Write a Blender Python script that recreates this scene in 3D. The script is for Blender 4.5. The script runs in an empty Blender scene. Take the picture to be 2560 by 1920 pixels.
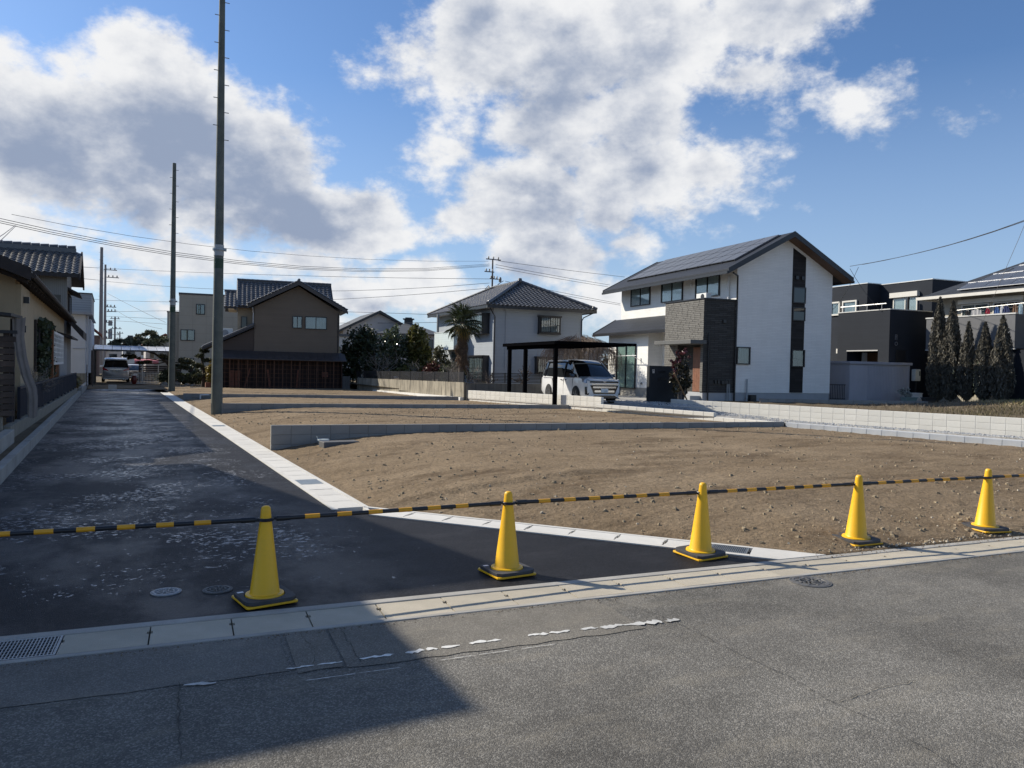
import bpy, bmesh, math, random
import numpy as np
from mathutils import Matrix, Vector
random.seed(7); np.random.seed(7)
S = bpy.context.scene
COL = S.collection
R = math.radians

# ------------------------------------------------------------------ camera
def setup_camera():
    yaw, pitch, roll, h = 0.479469, -0.020485, 0.021294, 1.7623
    cy, sy, cp, sp = math.cos(yaw), math.sin(yaw), math.cos(pitch), math.sin(pitch)
    d = Vector((sy*cp, cy*cp, sp)); r = Vector((cy, -sy, 0)); u = r.cross(d)
    c, s = math.cos(roll), math.sin(roll)
    r2 = r*c + u*s; u2 = u*c - r*s
    cam = bpy.data.cameras.new('camera'); o = bpy.data.objects.new('camera', cam); COL.objects.link(o)
    m = Matrix((r2, u2, -d)).transposed().to_4x4(); m.translation = Vector((0, 0, h))
    o.matrix_world = m
    cam.sensor_width = 36; cam.lens = 36*1923.06/2560; cam.clip_start = .05; cam.clip_end = 4000
    S.camera = o
setup_camera()
S.view_settings.view_transform = 'Standard'; S.view_settings.look = 'None'
S.view_settings.gamma = 1; S.view_settings.use_curve_mapping = False
S.view_settings.exposure = EXPOSURE = 0.27
S.cycles.max_bounces = 6; S.cycles.transparent_max_bounces = 12
try:
    S.cycles.use_denoising = True
except Exception: pass

# ------------------------------------------------------------------ light
SUN_AZ, SUN_EL = -39.0, 34.5
def setup_sun():
    L = bpy.data.lights.new('sun', 'SUN'); L.energy = 5.0; L.angle = R(.55); L.color = (1, .92, .79)
    o = bpy.data.objects.new('sun', L); COL.objects.link(o)
    v = Vector((math.sin(R(SUN_AZ))*math.cos(R(SUN_EL)), math.cos(R(SUN_AZ))*math.cos(R(SUN_EL)), math.sin(R(SUN_EL))))
    o.rotation_euler = v.to_track_quat('Z', 'Y').to_euler(); o.location = v*60
setup_sun()

class NT:
    """tiny node helper"""
    def __init__(s, tree): s.t = tree; s.n = tree.nodes; s.l = tree.links
    def new(s, typ, **kw):
        n = s.n.new(typ)
        for k, v in kw.items(): setattr(n, k, v)
        return n
    def put(s, sock, v):
        if isinstance(v, bpy.types.NodeSocket): s.l.new(v, sock)
        else:
            if hasattr(sock.default_value, '__len__') and not hasattr(v, '__len__'): v = (v,)*len(sock.default_value)
            if hasattr(v, '__len__') and len(sock.default_value) == 4 and len(v) == 3: v = tuple(v)+(1,)
            sock.default_value = v
    def math(s, op, a, b=None, c=None, clamp=False):
        n = s.new('ShaderNodeMath', operation=op); n.use_clamp = clamp
        for i, x in enumerate((a, b, c)):
            if x is not None: s.put(n.inputs[i], x)
        return n.outputs[0]
    def vec(s, op, a, b=None, scale=None):
        n = s.new('ShaderNodeVectorMath', operation=op); s.put(n.inputs[0], a)
        if b is not None: s.put(n.inputs[1], b)
        if scale is not None: s.put(n.inputs['Scale'], scale)
        return n.outputs['Value'] if op in ('LENGTH', 'DOT_PRODUCT', 'DISTANCE') else n.outputs[0]
    def noise(s, vec, scale, detail=3, rough=.5, dist=0):
        n = s.new('ShaderNodeTexNoise'); s.put(n.inputs['Vector'], vec); n.inputs['Scale'].default_value = scale
        n.inputs['Detail'].default_value = detail; n.inputs['Roughness'].default_value = rough; n.inputs['Distortion'].default_value = dist
        return n.outputs['Fac']
    def mapr(s, v, a, b, c=0, d=1, smooth=False):
        n = s.new('ShaderNodeMapRange'); n.interpolation_type = 'SMOOTHSTEP' if smooth else 'LINEAR'; n.clamp = True
        s.put(n.inputs['Value'], v)
        for k, x in zip(('From Min', 'From Max', 'To Min', 'To Max'), (a, b, c, d)): s.put(n.inputs[k], x)
        return n.outputs[0]
    def mix(s, f, a, b, blend='MIX'):
        n = s.new('ShaderNodeMix', data_type='RGBA', blend_type=blend)
        s.put(n.inputs[0], f); s.put(n.inputs[6], a); s.put(n.inputs[7], b)
        return n.outputs[2]
    def xyz(s, v):
        n = s.new('ShaderNodeSeparateXYZ'); s.put(n.inputs[0], v); return n.outputs
    def comb(s, x, y, z):
        n = s.new('ShaderNodeCombineXYZ')
        for i, v in enumerate((x, y, z)): s.put(n.inputs[i], v)
        return n.outputs[0]

# cloud masses: azimuth (deg from the lane towards the right), elevation, half-widths, weight
CLOUDS = [
 # great cloud on the left
 (-4, 14.2, 9, 4.6, 1), (3, 14.5, 9, 6.2, 1), (8.5, 13.2, 7, 5.0, 1), (13.5, 11.2, 6, 3.4, 1), (2, 19, 4.5, 3.2, .9), (-6, 11, 9, 3.5, .8), (17, 9.6, 3.5, 1.6, .6),
 # middle mass running up and right
 (24, 22.5, 6.5, 5, 1), (31, 23, 8, 5.5, 1), (38, 23.5, 8, 5, 1), (46, 24.5, 7, 3.6, .95), (30, 17, 6.5, 5, 1), (27.5, 12, 6, 4.2, 1), (34, 13, 4.2, 4.6, .95),
 (29.5, 8.5, 5, 2.6, .9), (37, 18, 5.5, 4, .9), (22, 15.0, 4, 2.6, .26), (40.5, 11.6, 3.4, 2.6, .45), (44.5, 13, 2.8, 2.2, .32), (45, 20, 5, 2.6, .42), (19, 19.5, 3, 1.8, .24),
 # wisps on the right
 (51, 17.8, 3.2, 1.5, .16), (58.5, 16.5, 3.6, 1.3, .17), (38, 13.8, 6, 4.2, .85), (42.5, 14.2, 5, 3, .62), (24, 10.5, 4.5, 2.2, .75), (36, 9.2, 4, 1.8, .55), (13, 7.6, 5, 1.6, .55), (-5, 8.2, 6, 1.6, .6),
 # low bands over the roofs
 (15, 5.6, 5.5, 2.2, .85), (21, 5.8, 5, 2.4, .85), (5, 7.6, 6, 1.5, .62), (-3, 5.6, 7, 1.6, .7), (26, 4.6, 6, 1.6, .6), (10, 3.6, 9, 1.5, .6), (33, 5.5, 5, 1.5, .45),
]
DARK = [(4.5, 12.6, 12, 5.0, 1.25), (11.5, 11.0, 8, 3.6, 1.2), (-3, 12.0, 7, 3.2, .9), (29.5, 11.5, 5, 3.5, .6), (28, 20, 8, 3.4, .72), (30.5, 14, 5, 4, .72), (36, 21, 8, 3, .75), (36, 15.5, 5, 3, .6), (17, 4.6, 5, 1.4, .55), (25, 24, 4, 2, .5), (28, 7.4, 5, 1.2, .5)]
def setup_world():
    w = bpy.data.worlds.new('World'); S.world = w; w.use_nodes = True
    g = NT(w.node_tree); g.n.clear()
    out = g.new('ShaderNodeOutputWorld'); bg = g.new('ShaderNodeBackground'); STR = .096
    bg.inputs['Strength'].default_value = STR
    sky = g.new('ShaderNodeTexSky', sky_type='NISHITA'); sky.sun_disc = False
    sky.sun_elevation = R(SUN_EL); sky.sun_rotation = R(SUN_AZ); sky.altitude = 30; sky.air_density = 1.0; sky.dust_density = .6; sky.ozone_density = 2.2
    d = g.new('ShaderNodeTexCoord').outputs['Generated']
    x, y, z = g.xyz(d)
    az = g.math('MULTIPLY', g.math('ARCTAN2', x, y), 180/math.pi)
    el = g.math('MULTIPLY', g.math('ARCSINE', z), 180/math.pi)
    warp = g.new('ShaderNodeTexNoise'); g.put(warp.inputs['Vector'], d); warp.inputs['Scale'].default_value = 5; warp.inputs['Detail'].default_value = 3
    wv = g.vec('SCALE', g.vec('SUBTRACT', warp.outputs['Color'], (.5, .5, .5)), scale=9.0)
    p = g.vec('ADD', g.comb(az, el, 0), g.vec('MULTIPLY', wv, (1, .55, 0)))
    def blobs(lst):
        acc = None
        for a, e, ra, re, wt in lst:
            q = g.vec('MULTIPLY', g.vec('SUBTRACT', p, (a, e, 0)), (1/ra, 1/re, 0))
            m = g.math('MULTIPLY_ADD', g.vec('LENGTH', q), -wt, wt)
            acc = m if acc is None else g.math('MAXIMUM', acc, m)
        return acc
    dd = g.vec('MULTIPLY', d, (1, 1, 1.5))
    off = Vector((math.sin(R(SUN_AZ+30)), math.cos(R(SUN_AZ+30)), .9)).normalized()*.035
    n1 = g.noise(dd, 9, 9, .58); n2 = g.noise(g.vec('ADD', dd, tuple(off)), 9, 9, .58)
    fine = g.noise(dd, 34, 6, .62)
    # outside the view: clouds thinned out to cut the fill light
    far = g.math('SUBTRACT', g.noise(g.vec('MULTIPLY', d, (1, 1, 2.6)), 2.6, 5, .55), .585)
    aside = g.mapr(g.math('ABSOLUTE', g.math('SUBTRACT', az, 27)), 42, 62, 0, 1)
    over = g.mapr(el, 28, 36, 0, 1)
    elsewhere = g.math('MAXIMUM', aside, over)
    B = g.math('MAXIMUM', blobs(CLOUDS), -.6)
    B = g.math('ADD', g.math('MULTIPLY', B, g.math('SUBTRACT', 1, elsewhere)), g.math('MULTIPLY', g.math('MULTIPLY', far, 4.5), elsewhere))
    val = g.math('ADD', g.math('ADD', B, g.math('MULTIPLY', g.math('SUBTRACT', n1, .5), 1.25)), g.math('MULTIPLY', g.math('SUBTRACT', fine, .5), .70))
    alpha = g.mapr(val, -.06, .36, 0, 1, True)
    dk = g.mapr(blobs(DARK), -.05, .95, 0, 1, True)
    thick = g.mapr(val, .2, 1.0, 0, 1, True)
    relief = g.math('MULTIPLY', g.math('SUBTRACT', n1, n2), 3.0)
    sh = g.math('ADD', g.math('MULTIPLY', g.math('MULTIPLY', dk, 1.05), g.mapr(n1, .3, .65, 1.1, .8)), g.math('MULTIPLY', thick, .46)); mid = g.noise(g.vec('ADD', dd, (3.1, 1.7, .4)), 6.5, 6, .55); sh = g.math('ADD', sh, g.math('MULTIPLY', g.math('SUBTRACT', mid, .5), .85)); sh = g.math('SUBTRACT', sh, g.math('MULTIPLY', g.math('SUBTRACT', fine, .5), .55))
    sh = g.math('SUBTRACT', sh, relief)
    sh = g.mapr(sh, -.28, 1.32, 0, 1, True)
    k = 1/STR
    ramp = g.mix(sh, tuple(c*k for c in (.74, .745, .755)), tuple(c*k for c in (.25, .305, .42)))
    # bluish veil low over the houses
    veil = g.mapr(el, 0, 20, .62, 0)
    tint = g.mix(1.0, sky.outputs[0], (.74, .93, 1.16), 'MULTIPLY')
    base = g.mix(veil, tint, tuple(c*k for c in (.40, .50, .66)))
    col = g.mix(alpha, base, ramp)
    g.l.new(col, bg.inputs['Color']); g.l.new(bg.outputs[0], out.inputs['Surface'])
setup_world()

# ------------------------------------------------------------------ materials
MATS = {}
def mat(name, base=(.5, .5, .5), rough=.7, var=.12, vscale=2.5, bump=0, bscale=60, metal=0, spec=.5, objvar=0, dirt=None, dirt_amt=0, streak=False, coat=0, fine=0, fscale=90):
    if name in MATS: return MATS[name]
    m = bpy.data.materials.new(name); m.use_nodes = True; g = NT(m.node_tree)
    b = g.n['Principled BSDF']; co = g.new('ShaderNodeTexCoord').outputs['Object']
    f = g.noise(co, vscale, 4, .6)
    f = g.mapr(f, .3, .7)
    lo = tuple(c*(1-var) for c in base); hi = tuple(min(1, c*(1+var)) for c in base)
    c = g.mix(f, lo, hi)
    if fine:
        ff = g.mapr(g.noise(co, fscale, 2, .6), .3, .7, 1-fine, 1+fine)
        c = g.mix(1.0, c, ff, 'MULTIPLY')
    if dirt:
        v = g.vec('MULTIPLY', co, (6, 6, .5)) if streak else co
        dm = g.mapr(g.noise(v, 1.3, 6, .65), .45, .68, 0, dirt_amt)
        c = g.mix(dm, c, dirt)
    if objvar:
        oi = g.new('ShaderNodeObjectInfo').outputs['Random']
        c = g.mix(1.0, c, g.mapr(oi, 0, 1, 1-objvar, 1+objvar), 'MULTIPLY')
    g.l.new(c, b.inputs['Base Color'])
    b.inputs['Roughness'].default_value = rough; b.inputs['Metallic'].default_value = metal
    b.inputs['Specular IOR Level'].default_value = spec
    if coat: b.inputs['Coat Weight'].default_value = coat; b.inputs['Coat Roughness'].default_value = .05
    if bump:
        bn = g.new('ShaderNodeBump'); bn.inputs['Strength'].default_value = bump; bn.inputs['Distance'].default_value = .01
        g.l.new(g.noise(co, bscale, 3, .6), bn.inputs['Height']); g.l.new(bn.outputs[0], b.inputs['Normal'])
    MATS[name] = m; return m
def courses(name, base, bw, bh, mortar=.01, var=.1, bump=.6, rough=.75, line=.75, offset=.5, vertical=False):
    """siding: boards or tiles as fine relief and tone"""
    if name in MATS: return MATS[name]
    m = bpy.data.materials.new(name); m.use_nodes = True; g = NT(m.node_tree); b = g.n['Principled BSDF']
    co = g.new('ShaderNodeTexCoord').outputs['Object']; x, y, z = g.xyz(co)
    v = g.comb(g.math('ADD', x, y), z, 0) if not vertical else g.comb(z, g.math('ADD', x, y), 0)
    br = g.new('ShaderNodeTexBrick'); g.put(br.inputs['Vector'], v); br.offset = offset
    br.inputs['Scale'].default_value = 1; br.inputs['Brick Width'].default_value = bw; br.inputs['Row Height'].default_value = bh
    br.inputs['Mortar Size'].default_value = mortar; br.inputs['Mortar Smooth'].default_value = .3; br.inputs['Bias'].default_value = 0
    g.put(br.inputs['Color1'], tuple(c*(1-var) for c in base)); g.put(br.inputs['Color2'], tuple(min(1, c*(1+var)) for c in base)); g.put(br.inputs['Mortar'], tuple(c*line for c in base))
    n = g.mapr(g.noise(co, 1.1, 5, .6), .3, .7, .955, 1.035)
    c = g.mix(1.0, br.outputs['Color'], n, 'MULTIPLY')
    g.l.new(c, b.inputs['Base Color']); b.inputs['Roughness'].default_value = rough; b.inputs['Specular IOR Level'].default_value = .16
    bn = g.new('ShaderNodeBump'); bn.inputs['Strength'].default_value = bump; bn.inputs['Distance'].default_value = .012; bn.invert = True
    g.l.new(br.outputs['Fac'], bn.inputs['Height']); g.l.new(bn.outputs[0], b.inputs['Normal'])
    MATS[name] = m; return m
def glass_mat(name='window_glass', tint=(.02, .025, .03), see=.0):
    if name in MATS: return MATS[name]
    m = bpy.data.materials.new(name); m.use_nodes = True; g = NT(m.node_tree); b = g.n['Principled BSDF']
    b.inputs['Base Color'].default_value = tint+(1,); b.inputs['Roughness'].default_value = .02; b.inputs['IOR'].default_value = 1.6
    if see:
        tr = g.new('ShaderNodeBsdfTransparent'); tr.inputs[0].default_value = (.8, .85, .85, 1); gl = g.new('ShaderNodeBsdfGlossy'); gl.inputs['Roughness'].default_value = .02
        fr = g.new('ShaderNodeLayerWeight'); fr.inputs[0].default_value = .5
        mx = g.new('ShaderNodeMixShader'); g.l.new(g.math('MULTIPLY_ADD', g.math('POWER', fr.outputs['Facing'], 3.5), .6, .10, clamp=True), mx.inputs[0]); g.l.new(tr.outputs[0], mx.inputs[1]); g.l.new(gl.outputs[0], mx.inputs[2])
        g.l.new(mx.outputs[0], g.n['Material Output'].inputs[0])
    MATS[name] = m; return m
def leaf_mat(name, base, var=.4, rough=.55, trans=.15):
    if name in MATS: return MATS[name]
    m = bpy.data.materials.new(name); m.use_nodes = True; g = NT(m.node_tree); b = g.n['Principled BSDF']
    geo = g.new('ShaderNodeNewGeometry'); r = geo.outputs['Random Per Island']
    c = g.mix(r, tuple(x*(1-var) for x in base), tuple(min(1, x*(1+var)) for x in base))
    g.l.new(c, b.inputs['Base Color']); b.inputs['Roughness'].default_value = rough
    if trans:
        tl = g.new('ShaderNodeBsdfTranslucent'); g.l.new(c, tl.inputs[0]); mx = g.new('ShaderNodeMixShader'); mx.inputs[0].default_value = trans
        g.l.new(b.outputs[0], mx.inputs[1]); g.l.new(tl.outputs[0], mx.inputs[2]); g.l.new(mx.outputs[0], g.n['Material Output'].inputs[0])
    MATS[name] = m; return m

# ------------------------------------------------------------------ mesh helpers
class MB:
    def __init__(s): s.v = []; s.f = []; s.m = []
    def add(s, vs, fs, m=0):
        o = len(s.v); s.v += [tuple(map(float, v)) for v in vs]; s.f += [tuple(i+o for i in f) for f in fs]; s.m += [m]*len(fs); return s
    def box(s, x0, y0, z0, x1, y1, z1, m=0):
        x0, x1 = sorted((x0, x1)); y0, y1 = sorted((y0, y1)); z0, z1 = sorted((z0, z1))
        return s.add([(x0, y0, z0), (x1, y0, z0), (x1, y1, z0), (x0, y1, z0), (x0, y0, z1), (x1, y0, z1), (x1, y1, z1), (x0, y1, z1)],
                     [(0, 3, 2, 1), (4, 5, 6, 7), (0, 1, 5, 4), (1, 2, 6, 5), (2, 3, 7, 6), (3, 0, 4, 7)], m)
    def hexa(s, b, t, m=0):
        """8 corners: bottom loop (ccw from above), top loop"""
        return s.add(list(b)+list(t), [(0, 3, 2, 1), (4, 5, 6, 7), (0, 1, 5, 4), (1, 2, 6, 5), (2, 3, 7, 6), (3, 0, 4, 7)], m)
    def prism(s, poly, axis, a, b, m=0):
        """poly of (p,q): axis 'x' -> (y,z), 'y' -> (x,z), 'z' -> (x,y)"""
        n = len(poly); put = {'x': lambda p, q, t: (t, p, q), 'y': lambda p, q, t: (p, t, q), 'z': lambda p, q, t: (p, q, t)}[axis]
        vs = [put(p, q, a) for p, q in poly]+[put(p, q, b) for p, q in poly]
        fs = [tuple(range(n)), tuple(range(2*n-1, n-1, -1))]+[(i, i+n, (i+1) % n+n, (i+1) % n) for i in range(n)]
        return s.add(vs, fs, m)
    def bar(s, a, b, w, h=None, m=0, up=(0, 0, 1)):
        a, b = Vector(a), Vector(b); d = (b-a).normalized(); u = Vector(up)
        if abs(d.dot(u)) > .98: u = Vector((0, 1, 0))
        sx = d.cross(u).normalized(); sz = sx.cross(d); h = h or w
        c = [sx*(i*w/2)+sz*(j*h/2) for i, j in ((-1, -1), (1, -1), (1, 1), (-1, 1))]
        vs = [a+k for k in c]+[b+k for k in c]
        return s.add(vs, [(0, 1, 2, 3), (7, 6, 5, 4), (0, 4, 5, 1), (1, 5, 6, 2), (2, 6, 7, 3), (3, 7, 4, 0)], m)
    def tube(s, pts, r, n=8, r1=None, m=0, cap=True):
        pts = [Vector(p) for p in pts]; k = len(pts); rs = r if hasattr(r, '__len__') else [r+((r1 if r1 is not None else r)-r)*i/max(1, k-1) for i in range(k)]
        vs = []; px = None
        for i, p in enumerate(pts):
            d = (pts[min(i+1, k-1)]-pts[max(i-1, 0)]).normalized()
            if px is None: px = d.orthogonal().normalized()
            px = (px-d*px.dot(d)).normalized() if (px-d*px.dot(d)).length > 1e-6 else d.orthogonal().normalized()
            py = d.cross(px)
            vs += [p+(px*math.cos(2*math.pi*j/n)+py*math.sin(2*math.pi*j/n))*rs[i] for j in range(n)]
        fs = [(i*n+j, i*n+(j+1) % n, (i+1)*n+(j+1) % n, (i+1)*n+j) for i in range(k-1) for j in range(n)]
        if cap: fs += [tuple(range(n-1, -1, -1)), tuple(range((k-1)*n, k*n))]
        return s.add(vs, fs, m)
    def lathe(s, prof, n=24, c=(0, 0, 0), m=0, axis='z'):
        k = len(prof); vs = []
        for r, z in prof:
            for j in range(n):
                a = 2*math.pi*j/n; p = (r*math.cos(a), r*math.sin(a), z)
                if axis == 'y': p = (p[0], p[2], p[1])
                if axis == 'x': p = (p[2], p[0], p[1])
                vs.append((p[0]+c[0], p[1]+c[1], p[2]+c[2]))
        fs = [(i*n+j, i*n+(j+1) % n, (i+1)*n+(j+1) % n, (i+1)*n+j) for i in range(k-1) for j in range(n)]
        if prof[0][0] > 1e-6: fs.append(tuple(range(n-1, -1, -1)))
        if prof[-1][0] > 1e-6: fs.append(tuple(range((k-1)*n, k*n)))
        return s.add(vs, fs, m)
    def mesh(s, name, mats, smooth=False):
        me = bpy.data.meshes.new(name); me.from_pydata(s.v, [], s.f)
        mats = mats if isinstance(mats, (list, tuple)) else [mats]
        for a in mats: me.materials.append(a)
        if len(mats) > 1: me.polygons.foreach_set('material_index', s.m)
        if smooth:
            bm = bmesh.new(); bm.from_mesh(me); bmesh.ops.recalc_face_normals(bm, faces=bm.faces); bm.to_mesh(me); bm.free()
            me.shade_smooth()
            try: me.set_sharp_from_angle(angle=R(40))
            except Exception: pass
        else:
            bm = bmesh.new(); bm.from_mesh(me); bmesh.ops.recalc_face_normals(bm, faces=bm.faces); bm.to_mesh(me); bm.free()
        me.update(); return me
    def build(s, name, mats, parent=None, smooth=False, loc=(0, 0, 0), rz=0, bevel=0, kind=None, label=None):
        o = bpy.data.objects.new(name, s.mesh(name, mats, smooth)); COL.objects.link(o)
        o.location = loc; o.rotation_euler = (0, 0, rz)
        if parent: o.parent = parent
        if bevel:
            md = o.modifiers.new('bevel', 'BEVEL'); md.width = bevel; md.segments = 2; md.limit_method = 'ANGLE'; md.angle_limit = R(40)
        if kind: o['kind'] = kind
        if label: o['label'] = label
        return o
def put(name, mesh, parent=None, loc=(0, 0, 0), rot=(0, 0, 0), scale=None, label=None, kind=None):
    o = bpy.data.objects.new(name, mesh); COL.objects.link(o); o.location = loc; o.rotation_euler = rot
    if scale: o.scale = scale
    if parent: o.parent = parent
    if label: o['label'] = label
    if kind: o['kind'] = kind
    return o
def tag(o, label, cat, group=None):
    o['label'] = label; o['category'] = cat
    if group: o['group'] = group
    return o
def thing(name, label, cat, loc=(0, 0, 0), rz=0, group=None):
    o = bpy.data.objects.new(name, None); COL.objects.link(o); o.empty_display_size = .2
    o.location = loc; o.rotation_euler = (0, 0, rz); return tag(o, label, cat, group)
def structure(o): o['kind'] = 'structure'; return o
def kids(o): return [c for c in bpy.data.objects if c.parent == o]
def copy_tree(o, parent=None):
    c = o.copy(); COL.objects.link(c)
    if parent: c.parent = parent
    for ch in list(o.children): copy_tree(ch, c)
    return c
def block_mesh(name, sx, sy, sz, m, b=.006):
    """chamfered block, origin at its centre"""
    bm = bmesh.new(); bmesh.ops.create_cube(bm, size=1)
    bmesh.ops.scale(bm, vec=(sx, sy, sz), verts=bm.verts)
    bmesh.ops.bevel(bm, geom=bm.edges[:], offset=b, segments=1, affect='EDGES', profile=.5)
    me = bpy.data.meshes.new(name); bm.to_mesh(me); bm.free(); me.materials.append(m); return me
def text(name, body, size, m, parent, loc, rot, align='CENTER', depth=.001):
    cu = bpy.data.curves.new(name, 'FONT'); cu.body = body; cu.size = size; cu.align_x = align; cu.align_y = 'CENTER'; cu.extrude = depth
    cu.materials.append(m); o = bpy.data.objects.new(name, cu); COL.objects.link(o); bpy.context.view_layer.update()
    me = bpy.data.meshes.new_from_object(o.evaluated_get(bpy.context.evaluated_depsgraph_get())); bpy.data.objects.remove(o)
    return put(name, me, parent, loc, rot, kind='stuff')
class Face:
    """a wall plane in local coordinates: origin, direction along the wall, outward normal"""
    def __init__(s, o, u, n): s.o = Vector((o[0], o[1], 0)); s.u = Vector((u[0], u[1], 0)); s.n = Vector((n[0], n[1], 0))
    def p(s, u, z, d=0): return tuple(s.o+s.u*u+s.n*d+Vector((0, 0, z)))
    def box(s, mb, u0, u1, z0, z1, d0, d1, m=0):
        b = [s.p(u0, z0, d0), s.p(u1, z0, d0), s.p(u1, z0, d1), s.p(u0, z0, d1)]; t = [s.p(u0, z1, d0), s.p(u1, z1, d0), s.p(u1, z1, d1), s.p(u0, z1, d1)]
        return mb.hexa(b, t, m)
BLACK = mat('black_frame', (.018, .018, .02), .35, .05)
GLASS = glass_mat(); CLEAR = glass_mat('clear_window_glass', see=1)
CURT = mat('white_curtain', (.62, .64, .66), .9, .06, 6)
GREENC = mat('pale_green_curtain', (.58, .70, .63), .9, .06, 6)
def window(par, F, u, z, w, h, fm=None, leaves=2, curtain=None, fw=.05, depth=.07, bars=None, sill=False, name='window'):
    """a window standing on a wall face: frame mesh with panes (and curtains, bars) as children"""
    fm = fm or BLACK; mb = MB()
    F.box(mb, u, u+fw, z, z+h, .001, depth); F.box(mb, u+w-fw, u+w, z, z+h, .001, depth)
    F.box(mb, u+fw, u+w-fw, z, z+fw, .001, depth); F.box(mb, u+fw, u+w-fw, z+h-fw, z+h, .001, depth)
    lw = (w-2*fw)/leaves
    for i in range(1, leaves): F.box(mb, u+fw+lw*i-fw*.45, u+fw+lw*i+fw*.45, z+fw, z+h-fw, .012, depth-.012)
    if sill: F.box(mb, u-.04, u+w+.04, z-.04, z-.002, .001, depth+.05)
    o = mb.build(name, fm, par)
    for i in range(leaves):
        p = MB(); F.box(p, u+fw+lw*i+.012, u+fw+lw*(i+1)-.012, z+fw, z+h-fw, .034+.008*(i % 2), .04+.008*(i % 2)); p.build('pane', CLEAR if curtain else GLASS, o)
        if curtain:
            c = MB(); n = max(6, int(lw/.05)); a0 = u+fw+lw*i; gap = .0
            pts = [(a0+lw*k/n, .010+.012*(k % 2)+.003*math.sin(k*1.7)) for k in range(n+1)]
            vs = [F.p(a, z+fw, d) for a, d in pts]+[F.p(a, z+h-fw, d) for a, d in pts]
            c.add(vs, [(k, k+1, n+2+k, n+1+k) for k in range(n)]); c.build('curtain', curtain, o)
    if bars:
        g = MB(); nb, hb = bars
        for k in range(nb): a = u+.04+(w-.08)*k/(nb-1); F.box(g, a-.009, a+.009, z+.02, z+h-.02, depth+.03, depth+.05)
        for k in range(hb): a = z+.05+(h-.1)*k/(hb-1); F.box(g, u+.02, u+w-.02, a-.008, a+.008, depth+.012, depth+.028)
        g.build('lattice', fm, o, kind='stuff')
    return o
def pipe(par, F, pts, r=.035, m=None, name='downpipe'):
    return MB().tube([F.p(*p) for p in pts], r, 8).build(name, m or BLACK, par, smooth=True)
# ------------------------------------------------------------------ ground, road, lane
VN = {}
def vnoise(x, y, seed=0):
    G = VN.setdefault(seed, None)
    if G is None: G = VN[seed] = np.random.RandomState(seed).rand(256, 256)
    xi = np.floor(x).astype(int); yi = np.floor(y).astype(int); fx = x-xi; fy = y-yi
    fx = fx*fx*(3-2*fx); fy = fy*fy*(3-2*fy); g = lambda a, b: G[a % 256, b % 256]
    return (g(xi, yi)*(1-fx)+g(xi+1, yi)*fx)*(1-fy)+(g(xi, yi+1)*(1-fx)+g(xi+1, yi+1)*fx)*fy-.5
def street_y(x): return 5.70-.0805*x
def base_x(y):
    y = np.asarray(y, float)
    return np.where(y < 15.2, 16.4+(15.2-y)*.17, np.where(y < 33, 16.4-(y-15.2)*.0955, 14.62))
def soil_edge(y):
    y = np.asarray(y, float)
    l = np.where(y > 9.27, 2.84, 2.83+(9.27-y)*.8303)
    return np.maximum(l, (5.70-y)/.0805)
def soil_h(x, y):
    x = np.asarray(x, float); y = np.asarray(y, float)
    d = np.minimum(np.minimum(x-2.84, (x-2.83)*.769+(y-9.27)*.639), (y-(5.70-.0805*x)))
    d = np.where(y > 9.27, np.minimum(x-2.84, y-(5.70-.0805*x)), d)
    plateau = np.interp(y, [10, 16, 27, 38, 52], [.30, .31, .25, .17, .08])
    t = np.clip((d-.12)/3.6, 0, 1)
    return plateau*(1-(1-t)**2)+.012*np.clip(d/.3, 0, 1)
def ruts(x, y):
    r = 0
    for ax, ay, bx, by in ((4.6, 7.9, 15.2, 12.9), (5.0, 10.5, 15.5, 9.2), (4.2, 13.5, 13.5, 13.0)):
        L = math.hypot(bx-ax, by-ay); ux, uy = (bx-ax)/L, (by-ay)/L; s = (x-ax)*ux+(y-ay)*uy; d = -(x-ax)*uy+(y-ay)*ux+.10*np.sin(s*.5)
        for o in (-.62, .62): r = r-.022*np.exp(-((d-o)/.16)**4)*(.55+.45*np.tanh(4*np.sin(s*26)))*(s > 0)*(s < L)*(vnoise(s*.7, d*.2+o, 17)+.75)
    return r
def soil_z(x, y):
    h = soil_h(np.asarray(x, float), np.asarray(y, float))+ruts(np.asarray(x, float), np.asarray(y, float))
    return h+.018*vnoise(x*.5+y*.13, y*.5, 1)+.008*vnoise(x*1.9+y*.6, y*2.3-x*.5, 2)+.012*vnoise(x*6-y*2, y*6+x*2, 3)+.020*vnoise(x*14+y*5, y*14-x*5, 4)

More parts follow.
